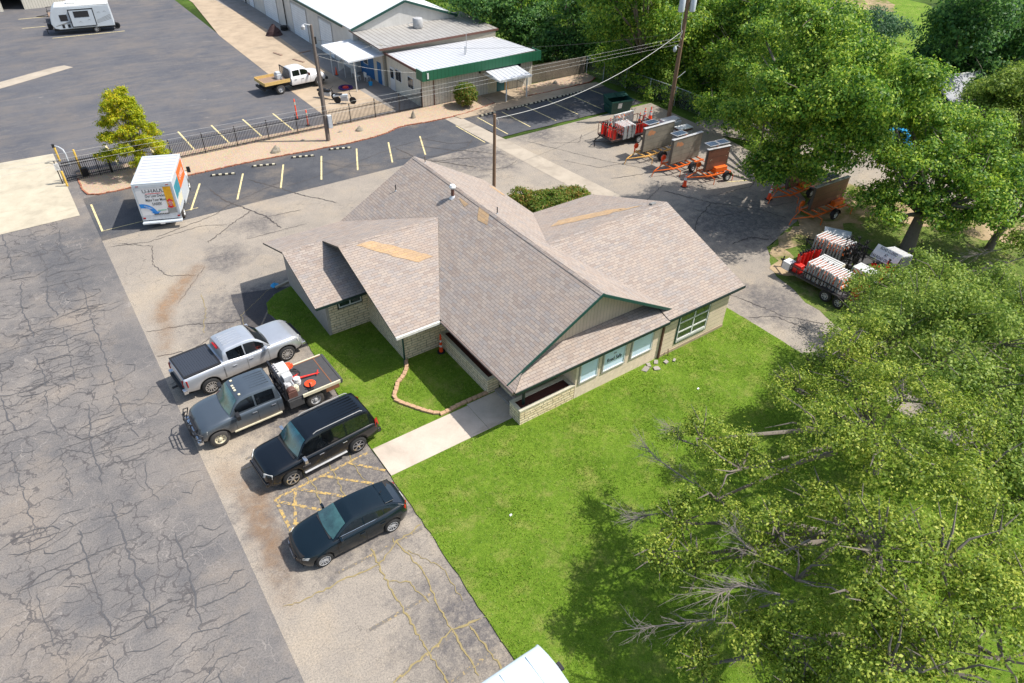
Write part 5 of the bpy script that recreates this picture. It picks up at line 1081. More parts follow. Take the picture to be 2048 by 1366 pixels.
d = boxp(t, 'door', 'teal_paint', (36.9, 37.75, 54.04, 54.1, .1, 2.1)); boxp(d, 'pane', 'glass_dark', (37.05, 37.6, 54.025, 54.04, 1.35, 1.9))
boxp(t, 'entry_panel', 'cream', (35.9, 36.85, 54.04, 54.1, .05, 2.5)); boxp(t, 'entry_panel', 'wood_plank', (37.8, 38.2, 54.05, 54.1, .05, 2.4)); boxp(t, 'window', 'glass_dark', (38.8, 39.6, 54.06, 54.1, 1.75, 2.35))
w_ = boxp(t, 'door', 'white_gloss', (28.85, 28.9, 59.2, 60.1, 0, 2.1)); boxp(w_, 'pane', 'glass_dark', (28.83, 28.85, 59.35, 59.95, 1.1, 1.9))
for y0, y1 in ((57.9, 58.9), (55.6, 56.5)): w_ = boxp(t, 'window', 'white_gloss', (28.86, 28.9, y0 - .06, y1 + .06, 1.14, 2.16)); boxp(w_, 'pane', 'glass_dark', (28.84, 28.86, y0, (y0 + y1) / 2 - .03, 1.2, 2.1), (28.84, 28.86, (y0 + y1) / 2 + .03, y1, 1.2, 2.1))
m = MB().slab([(35.1, 50.95, 2.22), (38.6, 50.95, 2.22), (38.6, 53.6, 2.5), (35.1, 53.6, 2.5)], .1); m.build('canopy', 'metal_roof', t)
for x in (36.2, 38.5): boxp(t, 'canopy_post', 'white_paint', (x - .05, x + .05, 51.45, 51.55, .05, 2.18))
boxp(t, 'canopy_fascia', 'white_paint', (35.08, 38.62, 50.9, 50.94, 2.06, 2.24), (35.04, 35.08, 50.9, 53.6, 2.1, 2.26)); boxp(t, 'wall_lamp', 'ink_black', (34.9, 35.0, 53.9, 54.09, 2.1, 2.3)); boxp(t, 'wall_sign', 'white_paint', (29.0, 29.15, 53.13, 53.175, 2.75, 3.25))
MB().tube([(35.4, 57.0, 3.1), (35.4, 57.0, 4.9)], .025, 6).build('vent_mast', 'steel', t); MB().tube([(34.9, 56.4, 3.1), (34.9, 56.4, 3.9)], .07, 8).build('vent_pipe', 'galv', t)
MB().tube([(38.9, 52.3, .05), (38.9, 52.3, .95), (38.9, 53.6, 1.0), (38.9, 53.6, .05)], .02, 6).build('handrail', 'black_metal', t)
t = thing('workshop_annex', 'tan annex with flat ribbed roof and blue painted wall beside the storage building', 'building')
m = MB().box(28.7, 41.3, 60.85, 61.0, 0, 3.62).box(28.7, 28.85, 61.0, 66.15, 0, 3.7).box(41.15, 41.3, 61.0, 67.5, 0, 3.7); m.build('wall', 'tan_block', t)
MB().slab([(28.1, 60.3, 3.66), (41.6, 60.9, 3.66), (41.6, 68.0, 3.84), (28.1, 66.9, 3.84)], .1, 0, 1).build('roof', ['metal_roof_tan', 'brown_trim'], t)
m = MB().obox((34.85, 60.55, 3.57), (.999, .0444, 0), (-.0444, .999, 0), (0, 0, 1), 6.78, .04, .09); m.build('fascia', 'brown_trim', t)
boxp(t, 'white_panel', 'metal_wall_white', (28.66, 28.699, 61.1, 63.1, 0, 3.4)); boxp(t, 'blue_wall', 'blue_paint', (28.65, 28.695, 63.12, 66.1, 0, 2.3))
boxp(t, 'door', 'blue_paint', (28.62, 28.655, 61.5, 62.3, 0, 2.0)); w_ = boxp(t, 'window', 'white_gloss', (28.6, 28.645, 64.3, 65.3, 1.1, 2.2)); boxp(w_, 'pane', 'glass_dark', (28.58, 28.6, 64.4, 65.2, 1.2, 2.1))
m = MB().slab([(25.1, 60.7, 2.86), (28.69, 60.7, 3.02), (28.69, 66.9, 3.02), (25.1, 66.9, 2.86)], .13); m.build('awning', 'awning_white', t)
for y in (60.98, 66.45): MB().tube([(25.75, y, 0), (25.75, y, 2.78)], .05, 8).build('awning_post', 'white_paint', t)
m = MB().lathe([(.46, 0), (.5, .05), (.5, .8), (.44, .9), (.3, .93)], 20); b = m.build('cooling_unit', 'steel', smooth=40); b.location = (34.5, 64.6, 3.78); tag(b, 'round-cornered grey air conditioning unit standing on the tan annex roof', 'air conditioner'); MB().tube([(-.5, .1, .5), (-.9, .3, .45), (-.95, .3, 0)], .03, 6).build('pipe', 'galv', b)
t = thing('metal_shed', 'tan ribbed metal shed with a dark open bay at the top left corner', 'building')
m = MB().box(3.8, 13.2, 109.0, 109.2, 0, 4.2).box(-12, 1.6, 109.0, 109.2, 0, 4.2).box(1.6, 3.8, 109.0, 109.2, 3.4, 4.2).box(13.0, 13.2, 109.2, 124, 0, 4.2).box(3.8, 3.95, 109.2, 124, 0, 4.2); m.build('wall', 'metal_wall', t)
MB().slab([(-12, 108.7, 4.2), (13.5, 108.7, 4.2), (13.5, 124, 4.8), (-12, 124, 4.8)], .1).build('roof', 'metal_roof_tan', t); boxp(t, 'bay_interior', 'dark_void', (1.6, 3.8, 116, 116.1, 0, 3.6), (1.0, 1.5, 109.3, 116, 0, 3.6))
t = thing('equipment_trailer', 'low black railed trailer parked behind the travel trailer by the tan shed', 'trailer', (8.2, 101.5, 0), -5)
boxp(t, 'deck', 'deck_wood', (-2.6, 2.6, -1, 1, .6, .7)); m = MB()
for y in (-1, 1):
    m.box(-2.6, 2.6, y - .03, y + .03, 1.25, 1.31)
    for k in range(8): m.box(-2.6 + k * .735, -2.55 + k * .735, y - .025, y + .025, .7, 1.25)
m.tube([(-2.6, -.5, .6), (-3.8, 0, .55), (-2.6, .5, .6)], .04, 6); m.build('railing', 'black_metal', t)
for sg in (1, -1): wheel(t, .2, sg * 1.1, sg, .35, .2, .18, 'steel', 6)
t = thing('shaded_house', 'grey-roofed house glimpsed through the tree crowns at the right', 'house', (69, 25.5, 0), -14)
MB().box(-6.5, 6.5, -4, 4, 0, 2.7).build('wall', 'tan_block', t); MB().slab([(-7, -4.6, 2.6), (7, -4.6, 2.6), (7, 0, 4.6), (-7, 0, 4.6)], .12).slab([(-7, 0, 4.6), (7, 0, 4.6), (7, 4.6, 2.6), (-7, 4.6, 2.6)], .12).build('roof', 'grey_roof', t); MB().box(-7, 7, -.08, .08, 4.59, 4.66).build('ridge_cap', 'white_paint', t)

# ================================================================= FENCES, POLES, WIRES
t = thing('iron_fence', 'black iron picket fence running along the gravel bed to the cream office', 'fence')
fx = [.15, 2.6, 5.1, 7.55, 9.95, 12.4, 14.9, 17.3, 19.6, 21.95, 24.25, 26.6, 28.8]
for i, x in enumerate(fx):
    boxp(t, 'post', 'black_metal', (x - .035, x + .035, 54.02, 54.09, 0, 1.62)); MB().lathe([(.045, 1.62), (.05, 1.65), (.001, 1.69)], 8, (x, 54.055, 0)).build('post_cap', 'black_metal', t)
    if i + 1 < len(fx):
        m = MB(); x1 = fx[i + 1]
        for z in (.16, 1.22): m.box(x + .037, x1 - .037, 54.035, 54.075, z, z + .035)
        n = int((x1 - x) / .118)
        for k in range(1, n): xx = x + (x1 - x) * k / n; m.box(xx - .014, xx + .014, 54.042, 54.068, .05, 1.44); m.add([(xx - .012, 54.043, 1.44), (xx + .012, 54.043, 1.44), (xx + .012, 54.067, 1.44), (xx - .012, 54.067, 1.44), (xx, 54.055, 1.52)], [(0, 1, 4), (1, 2, 4), (2, 3, 4), (3, 0, 4), (3, 2, 1, 0)])
        m.build('fence_panel', 'black_metal', t)
t = thing('slide_gate', 'black picket gate leaf behind the fence end at the concrete pad', 'gate')
m = MB()
for z in (.2, 1.3): m.box(.5, 3.4, 54.32, 54.37, z, z + .05)
for k in range(22): xx = .55 + k * .13; m.box(xx - .01, xx + .01, 54.33, 54.355, .1, 1.55)
m.build('gate_leaf', 'black_metal', t); boxp(t, 'gate_post', 'black_metal', (3.3, 3.42, 54.14, 54.26, 0, 1.75)); boxp(t, 'gate_motor', 'ink_black', (1.5, 1.95, 54.45, 54.85, 0, .6), bevel=.03)
for nm, (x, y, z), lab in (('notice_sign', (3.36, 53.96, 1.35), 'white notice sign with a black symbol on the gate post'), ('notice_sign', (.2, 53.94, 1.3), 'white notice sign with fine print at the pad end of the fence')):
    s_ = MB().box(-.15, .15, -.012, .012, -.24, .24).build(nm, 'white_paint'); s_.location = (x, y, z); tag(s_, lab, 'sign')
    if x > 1: g = MB(); [g.obox((0, -.016, 0), (.7 * sg, 0, .7), (0, 1, 0), (-.7, 0, .7 * sg), .11, .002, .016) for sg in (1, -1)]; g.build('symbol', 'ink_black', s_)
    else:
        for k in range(4): MB().box(-.1, .1, -.016, -.013, .12 - k * .09, .15 - k * .09).build('printed_line', 'ink_grey', s_)
for x, y, h, lab in ((.36, 53.5, 1.12, 'short yellow bollard in front of the fence sign at the concrete pad'), (1.55, 54.75, 1.95, 'tall yellow bollard behind the gate leaf'), (.55, 58.3, 1.25, 'yellow bollard beside the grey bent pipe at the pad corner')):
    b = MB().lathe([(.07, 0), (.07, h - .05), (.05, h), (.001, h + .02)], 12).build('bollard', 'yellow_paint', smooth=40); b.location = (x, y, 0); tag(b, lab, 'bollard', 'yellow bollards at the gate')
b = MB().tube([(1.05, 57.0, 0), (1.05, 57.0, .95), (1.0, 57.15, 1.2), (.8, 57.6, 1.3), (.6, 57.9, 1.3)], .05, 8).build('keypad_stand', 'galv', smooth=60); tag(b, 'grey bent-pipe keypad stand near the corner of the concrete pad', 'keypad'); MB().box(.42, .6, 57.85, 58.05, 1.2, 1.42).build('keypad', 'ink_black', b)
def board_fence(name, x0, y0, x1, y1, h, lab):
    t = thing(name, lab, 'fence'); d = Vector((x1 - x0, y1 - y0, 0)); L_ = d.length; d.normalize(); n = Vector((-d.y, d.x, 0)); m = MB(); k = 0
    while k * .15 < L_: p = Vector((x0, y0, 0)) + d * (k * .15 + .07); m.obox((p.x, p.y, h / 2 + rnd.uniform(-.03, .03)), d, n, (0, 0, 1), .065, .012, h / 2); k += 1
    m.build('boards', 'fence_wood', t); r_ = MB()
    for z in (.4, h - .3): p = Vector(((x0 + x1) / 2, (y0 + y1) / 2, z)) + n * .04; r_.obox(p, d, n, (0, 0, 1), L_ / 2, .02, .045)
    r_.build('rails', 'fence_wood', t)
board_fence('board_fence', 41.15, 54.5, 47.8, 54.2, 1.7, 'weathered wooden board fence running from the office corner into the trees')
t = thing('wire_fence', 'chain-link fence on thin grey posts at the edge of the trees', 'fence')
wf = [(47.9, 54.0), (47.9, 51.4), (48.3, 48.6), (48.6, 45.6), (48.9, 42.6), (49.0, 39.6), (49.1, 36.6)]
for x, y in wf: MB().tube([(x, y, 0), (x, y, 1.75)], .035, 6).build('post', 'galv', t)
for a, b in zip(wf, wf[1:]):
    m = MB().tube([(a[0], a[1], 1.7), (b[0], b[1], 1.7)], .022, 5); d = Vector((b[0] - a[0], b[1] - a[1], 0)); L_ = d.length; d.normalize()
    for k in range(int(L_ / .16)):
        for s_ in (1, -1): p0 = Vector((a[0], a[1], .05 if s_ > 0 else 1.68)) + d * k * .16; p1 = p0 + d * min(.8, L_ - k * .16) + Vector((0, 0, s_ * 1.62 * min(1, (L_ - k * .16) / .8))); m.tube([p0, p1], .003, 3, False)
    m.build('mesh_panel', 'galv', t)
# poles
def sag(a, b, s, n=16):
    a = Vector(a); b = Vector(b); return [a.lerp(b, k / n) - Vector((0, 0, s * 4 * (k / n) * (1 - k / n))) for k in range(n + 1)]
t = thing('utility_pole', 'weathered grey wooden pole with area lamp and meter box in the gravel bed', 'pole', (18.78, 51.46, 0))
MB().tube([(0, 0, 0), (.02, .0, 4.5), (.0, .04, 8.75)], [.16, .14, .10], 12).build('pole', 'pole_grey', t, smooth=60)
b = MB().tube([(0, 0, 8.7), (-.45, 0, 8.85), (-.6, 0, 8.8)], .03, 6).build('lamp_arm', 'galv', t); MB().lathe([(.14, -.25), (.16, -.05), (.08, .05)], 12, (-.62, 0, 8.75)).build('lamp_head', 'steel', b)
boxp(t, 'meter_box', 'galv', (.14, .46, -.3, -.02, 1.1, 2.1), bevel=.02); boxp(t, 'insulator', 'ink_black', (.1, .22, -.05, .05, 7.4, 7.9)); MB().tube([(.17, -.02, .1), (.17, -.02, 6.6)], .03, 6).build('conduit', 'pole_grey', t)
t = thing('utility_pole', 'tall brown wooden pole carrying two transformers above the sign trailers', 'pole', (45.62, 40.1, 0))
MB().tube([(0, 0, 0), (.05, .05, 5), (.1, .1, 11.8)], [.19, .17, .13], 12).build('pole', 'pole_wood', t, smooth=60)
for dx, dy in ((-.42, .2), (.45, -.15)):
    MB().lathe([(.2, 0), (.25, .05), (.25, .95), (.2, 1.03), (.05, 1.06)], 16, (dx, dy, 8.9)).tube([(dx, dy, 9.9), (dx, dy, 10.2)], .04, 6).build('transformer', 'truck_box', t, smooth=40)
b = MB().tube([(0, 0, 6.2), (-.5, -.1, 6.45), (-.75, -.15, 6.4)], .025, 6).build('lamp_arm', 'galv', t); MB().lathe([(.05, .15), (.14, 0), (.16, -.12), (.08, -.3), (.001, -.32)], 12, (-.8, -.15, 6.3)).build('lamp_head', 'truck_box', b, smooth=50)
MB().tube([(.05, 0, 3.6), (.9, -.2, 4.2)], .025, 6).build('bracket', 'galv', t); MB().tube([(-.3, .1, 8.9), (-.35, -.05, 7.7), (-.2, -.1, 7.4), (-.38, -.1, 7.1), (-.2, -.12, 6.9)], .03, 6).build('drip_loops', 'wire_grey', t)
t = thing('utility_pole', 'short bare wooden pole standing just behind the office roof', 'pole', (25.29, 37.28, 0)); MB().tube([(0, 0, 0), (.0, 0, 5.42)], [.13, .10], 10).build('pole', 'pole_wood', t, smooth=60); MB().tube([(.12, .06, 0), (.12, .06, 4.4)], .035, 6).build('conduit', 'pole_grey', t); MB().tube([(.1, 0, 5.1), (.35, .1, 4.95), (.4, .1, 4.6)], .015, 5).build('bracket', 'wire_grey', t)
def wire(name, pts, r, mat, lab): return tag(MB().tube(pts, r * .66, 5, False).build(name, mat), lab, 'cable')
P2 = (45.68, 40.1)
wire('service_cable', sag((P2[0] - .1, P2[1], 7.5), (25.35, 37.35, 5.1), 1.1), .03, 'wire_grey', 'thick pale twisted cable sagging from the transformer pole to the short pole')
wire('overhead_cable', sag((18.8, 51.46, 7.7), (P2[0], P2[1], 7.4), .9), .014, 'wire_dark', 'dark cable sagging from the grey pole across the office roofs')
for k, (z, dy) in enumerate(((7.0, .0), (6.75, 0), (6.5, 0))):
    wire('overhead_cable', sag((P2[0], P2[1], z), (-26, 45.8 - k * .9, 5.8), .35, 30), .009, 'wire_grey', ('highest', 'middle', 'lowest')[k] + ' of the three thin pale parallel wires crossing above the gravel bed')
wire('service_cable', sag((18.85, 51.4, 6.6), (28.6, 54.2, 3.1), .3), .012, 'wire_grey', 'thin pale cable from the grey pole to the green fascia corner')
wire('service_cable', sag((18.8, 51.5, 6.7), (28.3, 62, 3.6), .25), .01, 'wire_grey', 'thin pale cable from the grey pole to the white awning')

# ================================================================= SMALL YARD THINGS
def stop_bar(x, y, an, lab, grp, L_=1.75):
    t = thing('wheel_stop', lab, 'wheel stop', (x, y, .02), an, grp); m = MB()
    m.add([(-L_ / 2, -.075, 0), (L_ / 2, -.075, 0), (L_ / 2, .075, 0), (-L_ / 2, .075, 0), (-L_ / 2 + .05, -.04, .1), (L_ / 2 - .05, -.04, .1), (L_ / 2 - .05, .04, .1), (-L_ / 2 + .05, .04, .1)], [(3, 2, 1, 0), (4, 5, 6, 7), (0, 1, 5, 4), (1, 2, 6, 5), (2, 3, 7, 6), (3, 0, 4, 7)]); m.build('bar', 'rubber', t)
    n = 4
    for k in range(n): xx = -L_ / 2 + (k + .6) * L_ / n; MB().box(xx - .1, xx + .1, -.078, .05, .022, .104).build('reflective_band', 'cream', t)
for i, (x0, y0, x1, y1) in enumerate(((9.06, 49.9, 10.7, 49.31), (12.05, 49.87, 13.72, 49.32), (15.09, 49.86, 16.73, 49.29), (18.09, 49.79, 19.75, 49.2))):
    stop_bar((x0 + x1) / 2, (y0 + y1) / 2, math.degrees(math.atan2(y1 - y0, x1 - x0)), 'black and white wheel stop in the gravel-side row, %s from the moving truck' % ('first', 'second', 'third', 'fourth')[i], 'wheel stops beside the gravel bed')
for i, x in enumerate((32.95, 35.8, 37.0, 38.5, 40.4, 41.9, 43.6)):
    stop_bar(x, 49.66 + (x - 33) * .03, 1.5, 'black and white wheel stop in the office row, %s from the shade end' % ('seventh', 'sixth', 'fifth', 'fourth', 'third', 'second', 'first')[i], 'wheel stops in front of the green-fascia office')
def rockm(x, y, sx, sy, h, sd, lab):
    r = random.Random(sd); m = MB(); rows = []
    for i in range(7):
        a = i / 6; rows.append([(math.cos(k * .6283) * sx * (1 - a ** 1.6) * r.uniform(.8, 1.15) + a * .05, math.sin(k * .6283) * sy * (1 - a ** 1.6) * r.uniform(.8, 1.15), h * a * r.uniform(.93, 1.05)) for k in range(10)])
        rows[-1].append(rows[-1][0])
    b = m.grid(rows).build('boulder', 'rock'); b.location = (x, y, .03); tag(b, lab, 'boulder', 'boulders set in the gravel bed')
rockm(14.5, 51.5, .45, .3, .55, 1, 'pointed grey boulder in the gravel, left of the grey pole'); rockm(21.8, 52.1, .38, .28, .42, 2, 'squat brown boulder in the gravel, right of the grey pole'); rockm(26.95, 52.3, .22, .2, .72, 3, 'upright boulder in the gravel near the office corner'); rockm(43.2, 53.2, .3, .25, .3, 4, 'flat grey rocks in the gravel by the board fence')
rockm(17.1, 52.6, .25, .12, .12, 6, 'low dark clump in the gravel left of the meter box'); rockm(20.3, 52.6, .25, .12, .14, 7, 'low dark clump in the gravel right of the meter box')
def delineator(x, y, h, lab):
    t = thing('delineator_post', lab, 'traffic post', (x, y, 0), 0, 'orange delineator posts behind the fence'); MB().lathe([(.2, 0), (.2, .05), (.07, .08)], 10).build('base', 'rubber', t); MB().lathe([(.055, .08), (.05, h), (.02, h + .04)], 10).build('post', 'orange_plastic', t, smooth=40); MB().lathe([(.058, h - .45), (.057, h - .2)], 10).build('band', 'cream', t)
delineator(18.45, 57.2, 1.7, 'orange delineator post with pale band, farther from the fence'); delineator(18.7, 55.4, 1.3, 'orange delineator post just behind the fence by the grey pole')
def cone(x, y, z, s, lab, grp=None, rz=0, bands=True):
    t = thing('traffic_cone', lab, 'traffic cone', (x, y, z), rz, grp); MB().box(-.19 * s, .19 * s, -.19 * s, .19 * s, 0, .04 * s).build('base', 'rubber', t)
    MB().lathe([(.15 * s, .04 * s), (.03 * s, .95 * s), (.02 * s, .97 * s)], 16).build('body', 'orange_plastic', t, smooth=40)
    if bands: MB().lathe([(.095 * s, .5 * s), (.0685 * s, .7 * s)], 16).build('band', 'white_paint', t, smooth=40); MB().lathe([(.056 * s, .78 * s), (.046 * s, .86 * s)], 16).build('band', 'white_paint', t, smooth=40)
    return t
cone(37.25, 30.15, .02, 1.05, 'orange traffic cone standing beside the third sign trailer'); cone(40.9, 25.45, .02, 1.05, 'orange traffic cone standing in the tree shade'); cone(26.1, 66.4, .02, .8, 'small red cone under the white awning', bands=False)
# tall cone post beside the entry planter
t = thing('traffic_cone', 'slim orange and white looper cone on black base in the shaded lawn corner', 'traffic cone', (12.78, 23.45, .045)); MB().prism([(.2 * math.cos(k * .785), .2 * math.sin(k * .785)) for k in range(8)], 0, .07).build('base', 'rubber', t)
for z0, z1, c_ in ((.07, .38, 'orange_plastic'), (.38, .5, 'white_paint'), (.5, .68, 'orange_plastic'), (.68, .8, 'white_paint'), (.8, 1.12, 'orange_plastic')): r0, r1 = .105 - .065 * z0 / 1.1, .105 - .065 * z1 / 1.1; MB().lathe([(r0, z0), (r1, z1)], 14).build('body' if 'or' in c_ else 'band', c_, t, smooth=40)
# dumpster
t = thing('dumpster', 'dark green metal dumpster with a white label under the trees', 'dumpster', (43.4, 44.35, 0), -10)
m = MB(); m.add([(-.95, -.6, 0), (.95, -.6, 0), (.95, .6, 0), (-.95, .6, 0), (-1.1, -.8, 1.15), (1.1, -.8, 1.15), (1.1, .75, 1.35), (-1.1, .75, 1.35)], [(3, 2, 1, 0), (0, 1, 5, 4), (1, 2, 6, 5), (2, 3, 7, 6), (3, 0, 4, 7)])
m.box(-1.14, 1.14, -.85, -.8, 1.08, 1.2).box(-1.18, -1.1, -.5, .4, .6, .75).box(1.1, 1.18, -.5, .4, .6, .75); m.build('bin', 'dumpster_green', t); boxp(t, 'interior', 'dark_void', (-.9, .9, -.55, .55, .3, .34)); m = MB().slab([(-1.12, .1, 1.27), (-.02, .1, 1.27), (-.02, .8, 1.42), (-1.12, .8, 1.42)], .04).slab([(.02, .1, 1.27), (1.12, .1, 1.27), (1.12, .8, 1.42), (.02, .8, 1.42)], .04); m.build('lid', 'dumpster_green', t); MB().obox((-.2, -.74, .75), (1, 0, 0), (0, .17, -.98), (0, .98, .17), .2, .24, .004).build('label_sheet', 'white_paint', t)
# sign trailers
def sign_trailer(x, y, rz, W_, z0, z1, panel, frame, lab, group, wside=-1, wx=.9, solar=1, tongue=1.5, seedc=None, tilt=0, rim='steel', boxc=None, dots=False):
    t = thing('sign_trailer', lab, 'trailer', (x, y, 0), rz, group); h = W_ / 2
    m = MB()
    for yy in (-.55, .55): m.box(-h - .15, h + .1, yy - .04, yy + .04, .45, .55)
    for k in range(6): xx = -h + k * (W_ / 5) - .05; m.box(xx, xx + .07, -.51, .51, .46, .54)
    m.tube([(-h - .1, -.5, .5), (-h - tongue, 0, .45), (-h - .1, .5, .5)], .045, 6); m.tube([(-h - tongue, 0, .45), (-h - tongue - .15, 0, .05)], .03, 6)
    for xx in (-h + .25, h - .1): m.tube([(xx, -.55, .5), (xx, -1.05, .45), (xx, -1.05, .02)], .03, 6).tube([(xx, .55, .5), (xx, 1.0, .45), (xx, 1.0, .02)], .03, 6)
    m.build('frame', frame, t)
    b = MB().box(-h, h, -.09, .09, z0, z1).build('message_board', ['insul'], t, bevel=.02)
    boxp(b, 'display_face', panel, (-h + .07, h - .07, -.105, -.09, z0 + .06, z1 - .05)); boxp(b, 'top_cap', 'steel', (-h - .02, h + .02, -.13, .13, z1, z1 + .07), bevel=.03)
    MB().tube([(0, .2, .5), (0, .2, z1 + .2)], .06, 8).build('mast', frame, t)
    if solar:
        for k in range(solar):
            sx = -h * .35 + k * .95; p = MB().obox((sx, .38 + .0 * k, z1 + .22 + .02 * k), (1, 0, 0), (0, 1, .0), (0, 0, 1), .58 if solar == 1 else .45, .36, .02).build('solar_panel', 'steel', t)
            MB().obox((sx, .38, z1 + .245 + .02 * k), (1, 0, 0), (0, 1, 0), (0, 0, 1), .53 if solar == 1 else .41, .31, .004).build('cells', 'solar_cell', p)
    for sg in (1, -1):
        wheel(t, wx, sg * .92, sg, .34, .2, .19, rim, 6, 'rubber', 'steel'); m = MB(); rows = []
        for k in range(9): a = math.pi * k / 8; rows.append([(wx + .42 * math.cos(a), sg * .8, .36 + .42 * math.sin(a)), (wx + .42 * math.cos(a), sg * 1.06, .36 + .42 * math.sin(a))])
        m.grid(rows).build('fender', 'ink_black', t, smooth=60)
    if boxc: boxp(t, 'battery_box', boxc, (h - 1.3, h - .2, -.42, .42, .56, .92), bevel=.02)
    m = MB().tube([(-h - .1, .62, .5), (-h - .1, .62, 1.0)], .05, 8).lathe([(.2, -.06), (.22, 0), (.2, .06)], 14, (-h - .1, .5, 1.02), 'y'); m.build('winch', 'orange_plastic' if seedc else frame, t)
    if seedc: P = jag([(-h + .35, z1 - .55), (-h + 1.0, z1 - .6), (-h + 1.15, z1 - .42), (-h + .9, z1 - .25), (-h + .4, z1 - .2)], .06, .15, seedc); MB().poly([(px, -.108, pz) for px, pz in P]).build('orange_smear', 'ink_orange', b)
    if dots:
        for dx, dz in ((-.7, .75), (-.6, .8), (.75, .9), (.85, 1.2)): MB().box(dx, dx + .05, -.112, -.108, z0 + dz, z0 + dz + .05).build('fixing_dot', 'cream', b)
    return t
G_ = 'orange sign trailers parked in a row under the trees'
sign_trailer(39.35, 35.35, 0, 3.2, .6, 2.49, 'led_panel', 'amber', 'sign trailer with grey board and orange smear, farthest of the row, beside the barricade cart', G_, wx=-.2, seedc=3)
sign_trailer(39.55, 32.6, 0, 3.15, .6, 2.49, 'led_panel', 'orange_paint', 'sign trailer with grey smeared board, second from the barricade cart', G_, wx=.1, seedc=5)
sign_trailer(40.3, 30.15, -8, 2.1, .7, 2.3, 'led_panel_red', 'orange_paint', 'small orange sign trailer with red-brown board and two solar panels', G_, wx=.5, solar=2, rim='white_paint', boxc='orange_paint', dots=True)
sign_trailer(43.2, 25.0, 0, 2.6, .7, 2.3, 'led_panel_red', 'orange_paint', 'orange sign trailer half hidden under hanging foliage', G_, wx=.5, rim='white_paint', boxc='orange_paint')
sign_trailer(42.35, 22.05, -3, 3.5, .7, 2.35, 'led_panel_red', 'orange_paint', 'orange sign trailer with a patchy brown board, nearest the rough grass', G_, wx=.0, solar=2, rim='white_paint', boxc='orange_paint')
# barricades and other items on carts
def barricade_thing(first=[None]):
    if first[0] is None:
        t = thing('folding_barricade', 'x', 'barricade'); 
        for yy in (-.57, .57): MB().box(-.05, .05, yy - .045, yy + .045, 0, 1.02).build('leg', 'leg_grey', t)
        MB().box(-.025, .025, -.52, .52, .72, .98).build('board', 'barricade_stripe', t); MB().box(-.02, .02, -.52, .52, .3, .5).build('board', 'barricade_stripe', t)
        MB().box(-.03, .03, -.6, .6, 1.02, 1.06).build('top_rail', 'white_paint', t)
        first[0] = t; return t, True
    return first[0], False
def put_barricade(x, y, z, rz, lab, grp, tilt=0):
    t, new = barricade_thing()
    if not new: t = copy_tree(t)
    t.location = (x, y, z); t.rotation_euler = (R(tilt), 0, R(rz)); tag(t, lab, 'barricade', grp); return t
ch0 = None
def put_channelizer(x, y, z, rz, lab, grp, tilt=0):
    global ch0
    if ch0 is None:
        t = thing('channelizer_panel', lab, 'traffic panel'); MB().box(-.02, .02, -.12, .12, .08, 1.0).build('panel', 'red_plastic', t); MB().box(-.12, .12, -.16, .16, 0, .08).build('base', 'rubber', t); MB().tube([(0, 0, 1.0), (0, 0, 1.14)], .05, 6).tube([(0, -.1, 1.12), (0, .1, 1.14)], .03, 5).build('handle', 'ink_black', t); ch0 = t
    else: t = copy_tree(ch0)
    t.location = (x, y, z); t.rotation_euler = (R(tilt), 0, R(rz)); tag(t, lab, 'traffic panel', grp)
def cart(name, lab, x, y, rz, L_, W_, h, mat, axles, wr=.33, wz=True):
    t = thing(name, lab, 'trailer', (x, y, 0), rz); a = L_ / 2; b = W_ / 2
    boxp(t, 'deck', 'deck_steel', (-a, a, -b, b, .48, .56)); m = MB()
    for yy in (-b, b):
        for z in (.6, .56 + h): m.box(-a, a, yy - .025, yy + .025, z, z + .05)
        n = int(L_ / .45)
        for k in range(n + 1): xx = -a + k * L_ / n; m.box(xx - .02, xx + .02, yy - .02, yy + .02, .56, .56 + h)
    for xx in (-a, a):
        for z in (.6, .56 + h): m.box(xx - .025, xx + .025, -b + .03, b - .03, z, z + .05)
        for k in range(1, 5): yy = -b + k * W_ / 5; m.box(xx - .02, xx + .02, yy - .02, yy + .02, .56, .56 + h)
    m.build('side_rails', mat, t); MB().tube([(-a, -b * .7, .5), (-a - 1.15, 0, .48), (-a, b * .7, .5)], .05, 6).tube([(-a - 1.0, 0, .75), (-a - 1.0, 0, .05)], .04, 6).build('drawbar', 'black_metal', t)
    for xx in axles:
        for sg in (1, -1): wheel(t, xx, sg * (b + .16), sg, wr, .2, .2, 'steel', 8, 'rubber')
    for sg in (1, -1): MB().box(min(axles) - .45, max(axles) + .45, sg * (b + .17) - .13, sg * (b + .17) + .13, .74, .77).build('fender', 'black_metal', t)
    return t
cart('barricade_cart', 'dark railed trailer crammed with barricades and panels, farthest of the yard trailers', 39.45, 39.1, -3, 4.1, 1.85, .95, 'brown_trim', (.6,))
gb = 'folded barricades on the far railed trailer'
for k in range(8): put_barricade(38.45 + k * .16, 38.75 + rnd.uniform(-.05, .05), .56, rnd.uniform(-3, 3), ORD[k] + ' upright grey-legged barricade from the hitch end on the far railed trailer', gb, rnd.uniform(-4, 4))
for k in range(6): put_barricade(39.1 + k * .17, 39.5, 1.05 + .01 * k, 87 + rnd.uniform(-3, 3), ORD[k] + ' raised white and orange barricade from the hitch, far railed trailer', gb, 0)
gc = 'red channelizer panels on the far railed trailer'
for k in range(7): put_channelizer(37.65 + rnd.uniform(-.05, .05), 38.35 + k * .24, .56, rnd.uniform(60, 120), ORD[k] + ' red panel from the near corner, hitch end of the far railed trailer', gc)
for k in range(7): put_channelizer(39.95 + k * .2, 38.25, .56, rnd.uniform(60, 120), ORD[k] + ' red panel along the near rail of the far trailer after the barricades', gc)
cone(37.95, 39.3, 1.25, 1.0, 'orange cone leaning on the barricades at the hitch end of the far railed trailer', rz=20).rotation_euler = (R(12), R(-14), 0)
